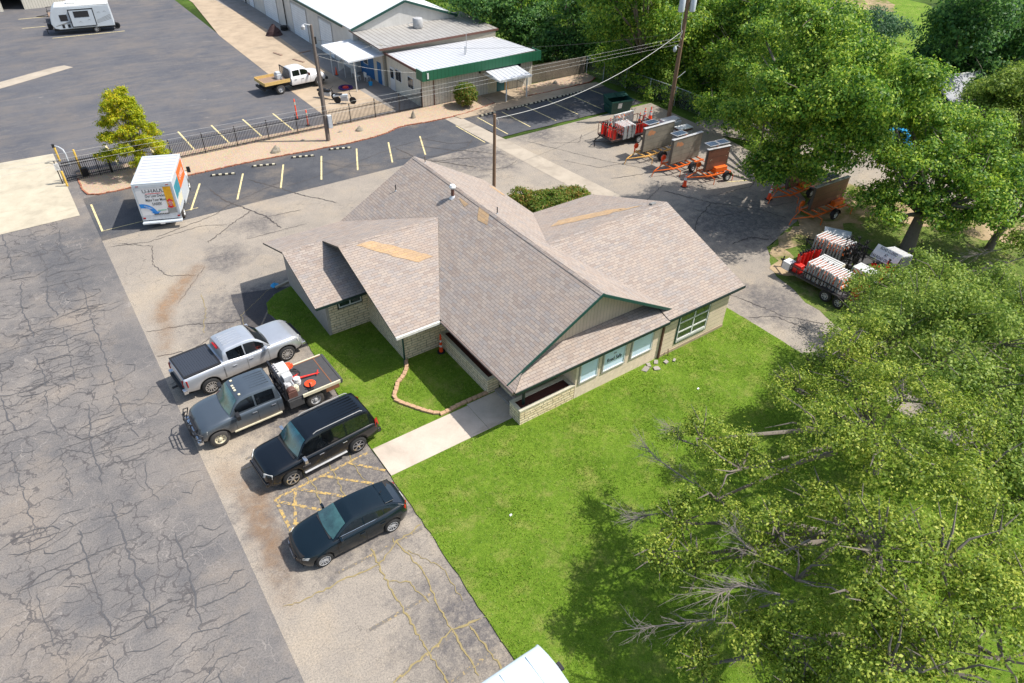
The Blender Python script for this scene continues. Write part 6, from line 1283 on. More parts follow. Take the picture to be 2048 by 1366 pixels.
for i, (x, y) in enumerate(((42.7, 40.2), (43.1, 39.9), (43.35, 40.15), (42.4, 39.8), (42.25, 40.3))): cone(x, y, .5 - (.2 if i > 2 else 0), 1.25 - .15 * (i > 2), 'orange cone in the stack between the far railed trailer and the brown pole', 'stacked cones behind the sign trailers')
b = MB().box(-.95, .95, -.6, .6, 0, .5).build('cone_rack', 'deck_steel'); b.location = (42.8, 40.05, 0); tag(b, 'dark steel rack under the stacked cones by the brown pole', 'rack')
b = MB().box(-1, 1, -.5, .5, 0, .35).box(-.9, .9, -.4, .4, .35, .55).build('job_box', 'galv', bevel=.03); b.location = (44.9, 39.3, .1); tag(b, 'low grey metal box at the foot of the brown pole', 'box')
t = thing('scrap_stack', 'stack of flat red and white boards at the tree edge beyond the sign trailers', 'stack', (44.4, 37.2, 0), -4)
for k in range(5): boxp(t, 'board', ('brown_trim', 'white_paint', 'steel')[k % 3], (-.7, .7, -.4, .4, .1 + k * .14, .17 + k * .14))
# near loaded trailers
cart('barricade_cart', 'black tandem-axle trailer loaded with grey barricades and red panels, nearest the drive', 34.35, 16.0, -88, 4.4, 1.9, .42, 'black_metal', (.45, 1.28), .36)
cart('barricade_cart', 'second loaded trailer carrying the road closed sign, towards the big tree trunk', 37.9, 16.4, -85, 5.0, 2.2, .42, 'black_metal', (.45, 1.28), .36)
g1 = 'grey-legged barricades packed on the near tandem trailer'
for k in range(14): put_barricade(34.05, 17.2 - k * .165, .58, 90 + rnd.uniform(-3, 3), ORD[k] + ' barricade from the red panels, grey-sided pack on near tandem trailer', g1, rnd.uniform(-3, 3))
g2 = 'red channelizer panels on the near tandem trailer'
for k in range(9): put_channelizer(33.75 + k * .2, 17.95 + rnd.uniform(-.15, .15), .56, rnd.uniform(-30, 30), ORD[k] + ' red panel from the drive, hitch end of the near tandem trailer', g2, rnd.uniform(-6, 6))
for k in range(7): put_channelizer(33.6 + k * .22, 14.3 + rnd.uniform(-.2, .2), .56, rnd.uniform(-30, 30), ORD[k] + ' red panel from the drive, rear end of the near tandem trailer', g2, rnd.uniform(-10, 10))
t = thing('board_crate', 'white crate of flat boards in the middle of the near tandem trailer', 'crate', (35.0, 16.7, .58), -88); boxp(t, 'crate', 'cream', (-.7, .7, -.3, .3, 0, .9), bevel=.02); 
for k in range(5): boxp(t, 'top_board', 'ink_grey' if k % 2 else 'white_paint', (-.68, .68, -.27 + k * .11, -.19 + k * .11, .9, .93))
g3 = 'white barricades with orange diamonds on the near tandem trailer'
for k in range(9): put_barricade(34.95 + k * .09, 14.8, .75, 2, ORD[k] + ' barricade from the drive, rear corner pack of near tandem trailer', g3, 0)
g4 = 'barricades packed on the second loaded trailer'
for k in range(10): put_barricade(36.95 + k * .03, 18.8 - k * .19, .62, 88 + rnd.uniform(-3, 3), ORD[k] + ' barricade from the hitch in the pack on the second loaded trailer', g4, rnd.uniform(-3, 3))
for k in range(7): put_barricade(38.6 + k * .1, 15.1 - k * .04, .62, -3, ORD[k] + ' barricade behind the road closed sign, counted from the sign', g4, 0)
t = thing('road_closed_sign', 'white sign reading ROAD CLOSED on the second loaded trailer', 'sign', (38.3, 15.3, 1.42), 87); t.rotation_euler = (R(34), 0, R(87))
boxp(t, 'panel', 'white_paint', (-.8, .8, .0, .03, -.42, .42)); text_mesh(['ROAD CLOSED', 'AT', 'RAILROAD CROSSING'], 'ink_black', t, 'lettering', (0, .034, 0), (-1, 0, 0), (0, 0, 1), .24, squeeze=.66)
g5 = 'folded sign stands in the middle of the loaded trailers'
ms = MB(); ms.tube([(0, 0, 0), (0, 0, 1.35)], .022, 5)
for a in range(4): ms.tube([(0, 0, 1.2), (.13 * math.cos(a * 1.57), .13 * math.sin(a * 1.57), 1.38)], .018, 4).tube([(0, 0, .1), (.1 * math.cos(a * 1.57), .1 * math.sin(a * 1.57), 1.0)], .012, 4)
s0 = None
for k in range(26):
    if s0 is None: s0 = b = ms.build('sign_stand', 'ink_black')
    else: b = s0.copy(); COL.objects.link(b)
    b.location = (36.6 + rnd.uniform(0, 1.5), 16.15 + rnd.uniform(0, 1.2), .6); b.rotation_euler = (R(rnd.uniform(-14, 14)), R(rnd.uniform(-14, 14)), rnd.uniform(0, 6)); b.scale = (1, 1, rnd.uniform(.75, 1.15)); tag(b, 'dark folded sign stand sticking up from the bundle between the barricade packs', 'sign stand', g5)
for k in range(9):
    b = s0.copy(); COL.objects.link(b); b.location = (33.8 + rnd.uniform(0, 1.3), 13.95 + rnd.uniform(0, .5), .6); b.rotation_euler = (R(rnd.uniform(-10, 10)), R(rnd.uniform(-10, 10)), rnd.uniform(0, 6)); tag(b, 'dark folded sign stand at the rear end of the near tandem trailer', 'sign stand', 'folded sign stands at the rear of the near tandem trailer')
for k in range(10): put_channelizer(36.5 + rnd.uniform(0, 1.1), 14.2 + rnd.uniform(0, .9), .58, rnd.uniform(0, 180), 'orange-red panel leaning in the middle of the second loaded trailer', 'red channelizer panels on the second loaded trailer', rnd.uniform(-15, 15))
t = thing('work_sign', 'bright orange-red arrow-shaped sign leaning on the red panels', 'sign', (36.9, 14.6, 1.05), 80); MB().add([(x, y, z) for y in (0, .02) for x, z in ((-.2, -.35), (.2, -.35), (.2, .05), (.38, .05), (0, .42), (-.38, .05), (-.2, .05))], [(0, 1, 2, 3, 4, 5, 6), (13, 12, 11, 10, 9, 8, 7)]).build('panel', 'orange_plastic', t)
b = MB().box(-.75, .75, -.45, .45, 0, .6).box(-.8, .8, -.5, .5, .6, .68).build('tool_chest', 'galv', bevel=.06); b.location = (38.6, 18.7, .6); b.rotation_euler = (0, 0, R(-60)); tag(b, 'grey-blue metal tool chest at the hitch end of the second loaded trailer', 'chest')
b = MB().box(-.3, .3, -.25, .25, 0, .5).build('plastic_crate', 'white_paint', bevel=.03); b.location = (33.55, 18.4, .56); tag(b, 'small white box at the front corner of the near tandem trailer', 'box')
b = MB().box(-.2, .2, -.25, .25, 0, .55).build('plastic_crate', 'red_plastic', bevel=.03); b.location = (33.65, 17.8, .56); tag(b, 'small red box beside the white one on the near tandem trailer', 'box')
# in front of the annex
def bike(x, y, rz, lab, body):
    t = thing('motorcycle', lab, 'motorcycle', (x, y, 0), rz)
    for xx in (-.68, .7): w_ = MB().lathe([(.22, -.06), (.30, -.06), (.32, 0), (.30, .06), (.22, .06)], 18, (0, 0, 0), 'y').build('wheel', 'rubber', t, smooth=50); w_.location = (xx, 0, .32); MB().lathe([(.2, -.02), (.2, .02)], 14, (0, 0, 0), 'y').build('rim', 'steel', w_)
    MB().obox((-.05, 0, .72), (1, 0, .1), (0, 1, 0), (-.1, 0, 1), .34, .15, .12).obox((-.72, 0, .72), (1, 0, .2), (0, 1, 0), (-.2, 0, 1), .3, .13, .1).build('body', body, t, bevel=.05); MB().box(-.35, .3, -.16, .16, .28, .6).build('engine', 'steel', t, bevel=.03)
    MB().tube([(.7, 0, .32), (.45, 0, .98)], .04, 6).tube([(.42, -.4, 1.08), (.45, 0, 1.0), (.42, .4, 1.08)], .02, 6).build('handlebar', 'ink_black', t); MB().obox((-.5, 0, .86), (1, 0, 0), (0, 1, 0), (0, 0, 1), .3, .14, .05).build('seat', 'ink_black', t, bevel=.03)
bike(22.7, 60.6, -55, 'black motorcycle behind the grey pole, left of the pair', 'black_metal'); bike(23.5, 58.6, -35, 'white motorcycle parked nearer the iron fence', 'truck_box')
b = MB().lathe([(.62, 0), (.7, .06), (.66, .16), (.5, .14), (.5, .04), (.001, .04)], 24).build('play_pool', 'blanket', smooth=50); b.location = (25.2, 62.3, .02); tag(b, 'round blue-purple ring with a red cushion on the paving by the awning', 'pool'); MB().lathe([(.3, .05), (.26, .18), (.001, .2)], 12).build('cushion', 'red_plastic', b)
for i, (x, y, r_) in enumerate(((27.2, 63.9, 30), (27.9, 63.2, 100), (27.3, 65.0, -20))):
    t = thing('patio_chair', ('white patio chair nearest the blue door', 'white patio chair against the blue wall', 'white patio chair deepest under the awning')[i], 'chair', (x, y, 0), r_, 'white patio chairs by the blue wall'); boxp(t, 'seat', 'white_paint', (-.22, .22, -.22, .22, .42, .46)); boxp(t, 'backrest', 'white_paint', (-.22, .22, .2, .24, .46, .9)); 
    for a in (-.2, .18):
        for b_ in (-.2, .18): boxp(t, 'leg', 'white_paint', (a, a + .03, b_, b_ + .03, 0, .42))
b = MB().lathe([(.16, 0), (.2, .32), (.18, .32), (.15, .04)], 12).build('bucket', 'pool_blue'); b.location = (27.6, 61.9, .02); tag(b, 'pale blue bucket near the blue door', 'bucket')
m = MB().tube([(0, 0, 0), (0, 0, 1.9)], .02, 6); b = m.build('flagpole', 'white_paint'); b.location = (26.5, 65.2, .02); tag(b, 'thin white pole with a pale flag in front of the awning', 'flag'); MB().grid([[(-.02 - k * .12, .03 * math.sin(k * 1.3), 1.85 - j * .3 - k * .05) for j in range(4)] for k in range(6)]).build('flag', 'truck_box', b, smooth=60)
rr = random.Random(9); rows = [[(math.cos(k * .524) * (1.0 - a / 7) * rr.uniform(.85, 1.1), math.sin(k * .524) * (.8 - a / 9) * rr.uniform(.85, 1.1), 1.15 * (a / 6) ** .8) for k in range(12)] for a in range(7)]
for r_ in rows: r_.append(r_[0])
b = MB().grid(rows).build('covered_pile', 'tarp'); b.location = (25.9, 83.2, 0); tag(b, 'dark reddish tarpaulin heap in front of the storage building', 'tarpaulin')
b = MB().lathe([(.3, 0), (.42, .05), (.42, .2), (.3, .25)], 14).lathe([(.3, .26), (.42, .3), (.42, .45), (.3, .5)], 14).build('tyre_stack', 'rubber'); b.location = (27.6, 84.6, 0); tag(b, 'two old tyres stacked against the storage building beyond the tarpaulin', 'tyres')
for i, (x, y, l, a) in enumerate(((23.6, 75.9, 1.4, -75), (24.6, 72.6, 1.6, -70), (26.3, 75.2, 1.4, 10))):
    b = MB().box(-l / 2, l / 2, -.12, .12, 0, .06).build('timber_plank', 'deck_wood'); b.location = (x, y, .02); b.rotation_euler = (0, 0, R(a)); tag(b, ('dark plank on the paving between the tarpaulin and the awning, farther one', 'dark plank on the paving nearest the awning', 'brown mat lying by the storage building door')[i], 'plank')
t = thing('parked_car', 'bright blue car almost hidden behind the leaves at the right', 'car', (58.5, 25.8, 0), 60)
c = Car(t, 'pool_blue', dict(deck=[(-2.2, .75), (-2.0, 1.0), (.9, .98), (1.9, .8), (2.2, .55)], hw=[(-2.2, .7), (-1.8, .86), (1.7, .86), (2.2, .6)], sill=[(-2.2, .3), (2.2, .26)], arch=(-1.35, 1.35), ra=.36, wr=.32)).body(); c.gh([(-1.9, 1.0), (-1.3, 1.42), (0, 1.45), (.9, .99)], .78, .6, .98); c.screen('windshield', .15, .85, 'glass_dark'); c.swin(-1.2, .5); c.wheels(.87, .2, .2, 'steel', 5)

# ================================================================= TREES AND PLANTS
def leaf_cloud(blobs, size, per_m2, seed, csz=.38, kmean=22, flat=.8, lump=.2, inner=.25, sub=0):
    """numpy arrays of leaf quads gathered in clumps on and inside the blobs"""
    g = np.random.default_rng(seed); C_ = []; CS = []; OUT = []
    if sub:
        nb = []
        for (bx, by, bz, r) in blobs:
            if sub < 10: nb.append((bx, by, bz - .1 * r, r * .62))
            for _ in range(sub):
                d = g.normal(size=3); d /= np.linalg.norm(d); d[2] = abs(d[2]) * .9 - .25; q = r * g.uniform(.55, .9); nb.append((bx + d[0] * q, by + d[1] * q, bz + d[2] * q * .9, r * (g.uniform(.26, .46) if sub < 10 else g.uniform(.22, .42))))
        blobs = nb; lump = lump * .6
    for (bx, by, bz, r) in blobs:
        n = max(6, int(4 * math.pi * r * r * per_m2 / kmean)); d = g.normal(size=(n, 3)); d /= np.linalg.norm(d, axis=1)[:, None]
        low = d[:, 2] < -.25; d[low & (g.random(n) < .6), 2] *= -1
        rad = np.where(g.random(n) < inner, g.uniform(.3, .85, n), g.uniform(.86, 1.1, n))
        # lumpy outline
        ph = g.uniform(0, 6.28, 3); lm = 1 + lump * (np.sin(d[:, 0] * 4 + ph[0]) + np.sin(d[:, 1] * 5 + ph[1]) + np.sin(d[:, 2] * 4 + ph[2])) / 1.6
        p = np.array([bx, by, bz]) + d * (r * rad * lm)[:, None] * np.array([1, 1, flat]); C_.append(p); OUT.append(d)
    cen = np.concatenate(C_); out = np.concatenate(OUT); ok = cen[:, 2] > .25; cen = cen[ok]; out = out[ok]
    k = np.maximum(3, g.poisson(kmean, len(cen))); idx = np.repeat(np.arange(len(cen)), k); N = len(idx)
    sz = g.uniform(.6, 1.35, len(cen))[idx] * csz
    off = g.normal(size=(N, 3)) * sz[:, None] * np.array([1, 1, .6]) * .6
    P = cen[idx] + off; P[:, 2] = np.maximum(P[:, 2], .06)
    nrm = out[idx] * .6 + off / csz * 1.1 + g.normal(size=(N, 3)) * .6 + np.array([0, 0, .5]); nrm /= np.linalg.norm(nrm, axis=1)[:, None]
    a = np.cross(nrm, g.normal(size=(N, 3))); a /= np.linalg.norm(a, axis=1)[:, None]; b = np.cross(nrm, a)
    s = size * g.uniform(.6, 1.3, N)[:, None]; L = a * s * .5; W_ = b * s * .3; bend = nrm * s * .1
    V = np.stack([P - L, P + W_ + bend, P + L, P - W_ + bend], 1).reshape(-1, 3)
    return V, cen
def quads_mesh(name, V, mat):
    n = len(V) // 4; me = bpy.data.meshes.new(name); me.vertices.add(n * 4); me.vertices.foreach_set('co', V.astype(np.float32).ravel())
    me.loops.add(n * 4); me.loops.foreach_set('vertex_index', np.arange(n * 4, dtype=np.int32)); me.polygons.add(n); me.polygons.foreach_set('loop_start', np.arange(0, n * 4, 4, dtype=np.int32))
    me.materials.append(MAT[mat]); me.update(calc_edges=True); o = bpy.data.objects.new(name, me); COL.objects.link(o); return o
NLEAF = [0]
def tree(name, label, cat, base, blobs, leafm_, size, per, seed, trunk_r=.28, group=None, csz=.38, kmean=22, bark='bark', twigs=None, twig_n=70, lump=.2, flat=.8, inner=.25, sub=7):
    r = random.Random(seed); t = thing(name, label, cat, (base[0], base[1], 0), 0, group)
    V, cen = leaf_cloud(blobs, size, per, seed, csz, kmean, flat, lump, inner, sub); V = V - np.array([base[0], base[1], 0]); NLEAF[0] += len(V) // 4
    cr = quads_mesh('crown', V, leafm_); cr.parent = t
    zt = np.mean([b[2] for b in blobs]); cx = np.mean([b[0] for b in blobs]) - base[0]; cy = np.mean([b[1] for b in blobs]) - base[1]
    fork = Vector((cx * .3, cy * .3, max(1.0, zt * .45))); m = MB()
    m.tube([(0, 0, -.1), (r.uniform(-.1, .1), r.uniform(-.1, .1), fork.z * .5), tuple(fork)], [trunk_r * 1.25, trunk_r, trunk_r * .8], 9); lim = MB()
    for (bx, by, bz, br) in blobs:
        e = Vector((bx - base[0], by - base[1], bz)); d = e - fork; md = fork + d * .45 + Vector((r.uniform(-.3, .3), r.uniform(-.3, .3), .12 * d.length * r.uniform(0, 1)))
        m.tube([tuple(fork), tuple(md), tuple(e)], [trunk_r * .5, trunk_r * .32, trunk_r * .14], 6)
    for k in range(twig_n):
        b_ = r.choice(blobs); e0 = Vector((b_[0] - base[0], b_[1] - base[1], b_[2])); c = Vector(cen[r.randrange(len(cen))]) - Vector((base[0], base[1], 0))
        if (c - e0).length > b_[3] * 1.3: c = e0 + Vector((r.uniform(-1, 1), r.uniform(-1, 1), r.uniform(-.4, .9))).normalized() * b_[3] * 1.02
        md = e0.lerp(c, .5) + Vector((r.uniform(-.15, .15), r.uniform(-.15, .15), r.uniform(0, .2))); lim.tube([tuple(e0), tuple(md), tuple(c)], [trunk_r * .13 + .01, trunk_r * .08 + .006, .006], 4, False)
    m.build('trunk', bark, t, smooth=60); lim.build('branches', bark, t)
    if twigs:
        for path in twigs:
            tw = MB(); q = [Vector((x - base[0], y - base[1], z)) for x, y, z in path]; n = len(q); tw.tube([tuple(v) for v in q], [.04 * (1 - .85 * i / n) for i in range(n)], 5)
            for k in range(60):
                i = min(n - 2, int((r.random() ** .6) * (n - 1))); s_ = q[i].lerp(q[i + 1], r.random()); d = (q[i + 1] - q[i]).normalized() * r.uniform(.2, 1.1) + Vector((r.uniform(-1, 1), r.uniform(-1, 1), r.uniform(-.5, .6))); l = r.uniform(.2, .75)
                m1 = s_ + d * l * .5 + Vector((0, 0, r.uniform(-.05, .1))); e = s_ + d * l; tw.tube([tuple(s_), tuple(m1), tuple(e)], [.009, .006, .003], 3, False)
                for _ in range(3): f_ = s_.lerp(e, r.uniform(.3, .95)); tw.tube([tuple(f_), tuple(f_ + (d + Vector((r.uniform(-.8, .8), r.uniform(-.8, .8), r.uniform(-.5, .5)))) * l * .35)], [.005, .002], 3, False)
            tw.build('bare_branch', 'dead_twig', t)
    return t
def push(bl, k, dz=0, rs=1): return [(b[0] * k, b[1] * k, max(1.2, 22 - (22 - b[2]) * k + dz), b[3] * rs) for b in bl]
TB = {
'A':[[15.6,9.7,4.2,1.4],[15.0,7.6,5,1.7],[13.9,7.5,4.3,1.2],[20.2,9.3,4.6,1.2],[24.0,9.5,5.6,1.4],[22.6,9.0,5.4,1.3],[17.6,6.8,6,1.9],[22.0,8.1,4.8,1.8],[21.0,6.0,6.2,2],[20.8,4.4,6.5,2],[17.1,4.8,7.2,1.9],[17.3,3.5,7.2,2],[20.1,2.8,6,1.8]],
'B':[[15.0,4.9,6,1.3],[13.5,5.1,5.5,1.4],[12.6,7.7,3.8,1.1],[11.2,7.2,3.6,1.1],[11.7,6.3,4,1.0],[12.9,5.5,5,1.3],[12.7,3.9,5.5,1.3],[13.9,2.8,7.2,1.8],[14.8,1.7,7.2,1.9],[12.6,2.3,6.6,1.6],[13.0,1.3,7,1.7],[14.4,3.8,6.6,1.5]],
'C':[[11.0,3.8,4.2,1.2],[11.1,2.8,4.8,1.3],[11.8,2.2,5.5,1.3],[14.7,0.5,6.6,1.8],[11.8,1.0,6.5,1.5],[12.8,0.2,6.5,1.6],[14.2,-0.4,6.5,1.6],[10.8,2.0,4.6,1.3],[11.3,1.0,5.5,1.3],[17.5,1.4,6,1.7],[17.1,0.2,6,1.6],[10.1,4.3,3,0.9]],
'W':[[28.2,11.2,3.4,1.5],[30.4,10.8,4.2,1.8],[32.5,10.3,4.6,1.8],[25.8,8.6,5,1.7],[27.4,7.6,5.8,2],[24.8,10.0,4,1.3],[23.8,10.2,3.2,1.0],[31.8,12.7,2.6,1.2],[27.8,8.8,5.6,1.6]],
'X':[[33.3,8.3,4.6,1.8],[26.9,5.6,6.3,1.9],[24.1,4.8,6,1.8],[30.0,5.9,6,2],[26.0,4.2,6,1.8],[22.8,2.8,6,1.7],[20.5,1.6,5.8,1.6],[24.6,6.6,5.4,1.5]],
'G':[[40.3,25.6,12,2.2],[38,27,11,1.8],[36.4,26.6,9.4,1.5],[44.5,22,4.6,2.0],[46.5,24,5.2,2.2],[49,24.5,5.6,2.2],[37.6,22.6,8.6,1.9],[37.9,25.2,8.8,1.9],[42.5,22.5,9.5,2.3],[43,26,10.2,2.4],[42.2,19.2,9.6,2.1],[36.6,24.0,7.6,1.4],[40.9,31.7,4.5,1.9],[38.6,28.0,3.3,1.4],[38.1,25.3,3,1.3],[38.8,26.0,6,2.4],[40.2,25.0,8,2.4],[40.5,27.2,9.5,2.5],[39.6,23.4,10,2.4],[38.7,22.6,6.5,2.4],[38.1,20.7,9,2.3],[39.3,21.1,5,1.7],[40.1,20.8,6.5,2.1],[40.0,23.3,3.3,1.2],[38.0,23.9,3.2,0.7],[39.4,24.6,4,1.5],[41.4,30.1,7,2.4],[40.0,20.0,8,2.0],[40.1,31.4,2.5,1.0]],
'K':[[40.6,62.7,5.3,2.7],[43.1,61.8,3.3,2.8],[46.8,60.7,3.9,2.4],[46.2,57.2,1.8,3.0],[42.3,61.7,6.0,2.5],[45.4,60.3,1.6,2.7],[40.9,66.0,5.8,2.7],[45.1,62.1,7.1,2.4]],
'K2':[[45.9,53.9,3.6,3.0],[46.1,52.9,6.0,2.9],[45.9,54.2,1.6,2.4],[48.0,53.1,2.1,2.8],[43.7,53.1,7.9,2.3],[48.3,53.7,8.7,2.7]],
'M':[[46.6,49.1,5.4,3.0],[48.4,47.3,6.9,3.0],[45.7,46.4,3.6,2.9],[47.8,44.8,4.1,3.0],[49.6,46.6,1.6,2.4],[42.9,46.2,8.9,2.5],[46.4,45.3,1.6,2.6],[47.6,47.2,10.6,2.5],[45.4,48.0,10.3,2.6],[47.6,43.9,6.5,2.8]],
'M2':[[45.7,40.0,7.6,3.0],[47.3,39.2,5.2,3.0],[48.8,39.6,7.6,3.1],[46.8,39.7,2.2,2.4],[46.5,42.4,9.6,3.1],[49.6,39.3,1.9,2.8],[46.7,40.3,11.4,2.5],[46.1,38.1,1.6,2.8],[45.9,36.0,5.8,2.4]],
'N':[[56.9,43.3,5.9,3.1],[52.1,37.0,8.9,2.9],[56.2,36.7,7.8,2.4],[56.4,34.2,8.3,2.9],[57.2,43.3,8.8,2.3],[57.9,37.8,10.1,2.3],[57.2,40.6,10.9,2.6],[59.4,40.3,4.5,3.1],[54.2,41.1,4.1,3.1]],
'N2':[[61.9,37.7,6.1,2.4],[65.0,37.1,4.5,2.3],[61.7,36.4,8.4,2.6],[63.3,39.9,8.0,2.4]],
'D':[[62.9,29.8,7.7,3.4],[66.8,30.5,8.2,3.5],[75.5,30.8,5.9,3.0],[70.7,26.5,8.2,3.1],[71.1,32.1,3.0,3.2],[71.2,28.8,4.3,3.2],[77.2,28.0,4.1,3.1],[67.7,32.3,4.8,3.3],[67.8,25.2,4.0,2.9],[74.8,31.6,1.6,3.1],[72.7,24.5,5.6,2.7],[67.7,31.8,9.1,3.2],[64.2,26.1,11.6,3.2],[71.2,31.4,10.0,2.7],[73.1,26.7,9.9,3.1]],
'P':[[63.4,21.9,4.1,2.6],[64.2,20.0,3.3,2.9],[59.7,20.4,3.3,2.3],[63.7,21.0,5.5,3.1],[61.9,18.2,1.6,2.7],[62.6,22.5,3.5,2.6],[62.3,19.1,5.5,2.6]],
'H':[[41.4,17.5,3.3,1.5],[44.3,15.9,4.2,1.7],[42.0,14.3,3.1,1.1],[44.8,18.6,3.8,1.7],[43.6,13.2,3.4,1.3],[47.5,17.2,6.6,2.2],[46.8,22.5,7.6,2.2],[44.0,21.2,7.8,2.1],[48.5,20,5.6,2.2],[47,11.2,5.2,1.8],[44.6,10.8,4.4,1.5],[42.2,20.6,6.0,1.7],[43.0,19.3,4.8,1.9],[41.1,18.6,3.2,1.4],[45.7,21.6,6.4,2.1],[45.7,19.3,6.8,2.0],[44.6,16.8,6.0,1.8],[41.9,17.0,5.6,1.8],[42.6,15.9,3.6,1.3],[43.7,14.5,5.2,1.7],[43.0,12.4,4.4,1.5],[40.0,16.9,2.6,1.0],[45.9,15.1,6.0,1.7],[46.0,13.0,5.2,1.8]]}
TWG = [[(13.96, 6.24, 4.6), (14.09, 7.46, 4.2), (14.39, 9.35, 3.4), (14.54, 10.66, 3.0), (14.83, 11.59, 2.8)], [(15.67, 9.26, 4.0), (15.13, 10.2, 4.0), (15.35, 10.8, 4.0)], [(22.3, 7.99, 5.0), (22.61, 8.92, 5.2), (23.55, 9.71, 5.0)]]
TWG2 = [[(12.66, 3.56, 5.0), (12.2, 4.05, 4.5), (11.06, 4.97, 3.5), (10.14, 5.75, 3.0), (9.51, 6.29, 2.6)], [(13.7, 4.34, 6.0), (12.51, 4.78, 5.5), (12.35, 5.39, 5.6), (12.53, 6.09, 5.6)], [(12.04, 3.88, 5.4), (11.51, 4.74, 5.2), (10.84, 4.99, 5.0)], [(18.76, 3.05, 6.0), (19.55, 1.87, 5.5), (19.09, 1.37, 5.2)], [(13.41, 7.99, 3.6), (12.56, 8.88, 3.0), (12.1, 9.3, 2.6)]]
LG = 'trees round the lot'
tree('shade_tree', 'yellow-green tree with bare grey branches at the far side of the front lawn', 'tree', (24.0, 6.7), [(b[0], b[1], b[2], b[3] * .9) for b in TB['A']], 'leaf_olive', .1, 118, 11, .3, csz=.25, kmean=30, lump=.3, sub=10, inner=.12, twigs=TWG)
tree('shade_tree', 'yellow-green tree with dead twigs reaching over the middle of the lawn', 'tree', (19.8, 4.6), [(b[0], b[1], b[2], b[3] * .86) for b in TB['B']], 'leaf_olive', .1, 108, 12, .3, csz=.23, kmean=30, lump=.3, sub=10, inner=.12, twigs=TWG2, twig_n=110)
tree('shade_tree', 'olive-green tree filling the bottom right corner by the lawn', 'tree', (17.5, 1.0), [(b[0], b[1], b[2], b[3] * .86) for b in TB['C']], 'leaf_olive', .1, 112, 13, .28, csz=.23, kmean=30, lump=.3, sub=10, inner=.12, twig_n=90)
tree('willow_tree', 'pale feathery tree overhanging the rear of the loaded trailers', 'tree', (29.3, 9.4), TB['W'], 'leaf_willow', .13, 88, 14, .2, csz=.34, kmean=20, twig_n=120)
tree('willow_tree', 'pale grey-green tree at the right edge beyond the yellow-green one', 'tree', (27.6, 4.6), TB['X'], 'leaf_willow', .13, 85, 15, .22, csz=.34, kmean=20, twig_n=110)
tree('broadleaf_tree', 'large leafy green tree hanging over the orange sign trailers', 'tree', (45.4, 27.2), [b for b in TB['G'] if b[1] < 26.5] + push([b for b in TB['G'] if b[1] >= 26.5 and 3.5 <= b[2] < 6], 1.12, 0, 1.1) + push([b for b in TB['G'] if b[1] >= 26.5 and b[2] >= 6], 1.22, 0, 1.15), 'leaf_green', .2, 66, 16, .42, csz=.42, kmean=30, lump=.34, twig_n=60)
tree('broadleaf_tree', 'leafy tree with thick dark leaning trunk behind the road closed sign', 'tree', (42.9, 16.1), TB['H'], 'leaf_green', .19, 52, 17, .38, csz=.4, kmean=28, lump=.3, twig_n=60)
tree('broadleaf_tree', 'dark green tree behind the cream office, left of the fence', 'tree', (46, 63), push(TB['K'], 1.03), 'leaf_dark', .3, 26, 18, .3, csz=.6, kmean=16)
tree('broadleaf_tree', 'dense dark tree just beyond the wooden board fence', 'tree', (50.5, 58.5), push(TB['K2'], 1.07), 'leaf_dark', .28, 28, 19, .3, csz=.6, kmean=16)
tree('broadleaf_tree', 'bright green tree behind the dumpster, left of the tall brown pole', 'tree', (50, 48), [b for b in TB['M'] if b[2] > 5] + push([b for b in TB['M'] if b[2] <= 5], 1.07) + [(43, 44, 11, 2.6), (44.5, 44, 10.2, 2.6), (46, 45, 10.4, 2.6), (42, 45, 12, 2.3)], 'leaf_green', .26, 32, 20, .33, csz=.55, kmean=18)  # last four crown blobs, mostly above the view, added to shade the parking row
tree('broadleaf_tree', 'green tree rising directly behind the transformer pole', 'tree', (54, 46), push(TB['M2'], 1.13), 'leaf_green', .26, 32, 21, .33, csz=.55, kmean=18)
tree('broadleaf_tree', 'tall green tree at the top edge right of the transformer pole', 'tree', (58, 39), push(TB['N'], 1.0), 'leaf_green', .28, 30, 22, .35, csz=.6, kmean=18)
tree('broadleaf_tree', 'narrow green tree at the left side of the sunny meadow', 'tree', (62, 40), [(b[0] - 2.2, b[1] + 3.4, b[2], b[3]) for b in TB['N2']], 'leaf_green', .28, 30, 23, .25, csz=.6, kmean=18)
tree('broadleaf_tree', 'very large dark tree right of the sunny meadow', 'tree', (71, 29), [(b[0] + 1.2, b[1] - 2.6, b[2], b[3] * .9) if b[1] > 29.5 and b[0] < 72 else b for b in TB['D']], 'leaf_dark', .3, 30, 24, .45, csz=.6, kmean=16)
tree('willow_tree', 'pale green tree at the right edge above the grey roof', 'tree', (62.5, 20.3), TB['P'], 'leaf_willow', .22, 40, 25, .25, csz=.5, kmean=18)
rr = random.Random(77)
def ring_blobs(n, x0, x1, y0, y1, z0, z1, r0, r1): return [(rr.uniform(x0, x1), rr.uniform(y0, y1), rr.uniform(z0, z1), rr.uniform(r0, r1)) for _ in range(n)]
tree('broadleaf_tree', 'low leafy tree between the side road and the big leaning trunk', 'tree', (47.5, 13.2), [(47.2, 14.0, 3.6, 1.5), (48.4, 12.6, 4.2, 1.7), (46.9, 11.3, 4.4, 1.5), (49.3, 11.2, 4.5, 1.6), (50.5, 13.8, 4.2, 1.5)], 'leaf_green', .19, 46, 31, .22, csz=.42, kmean=18)
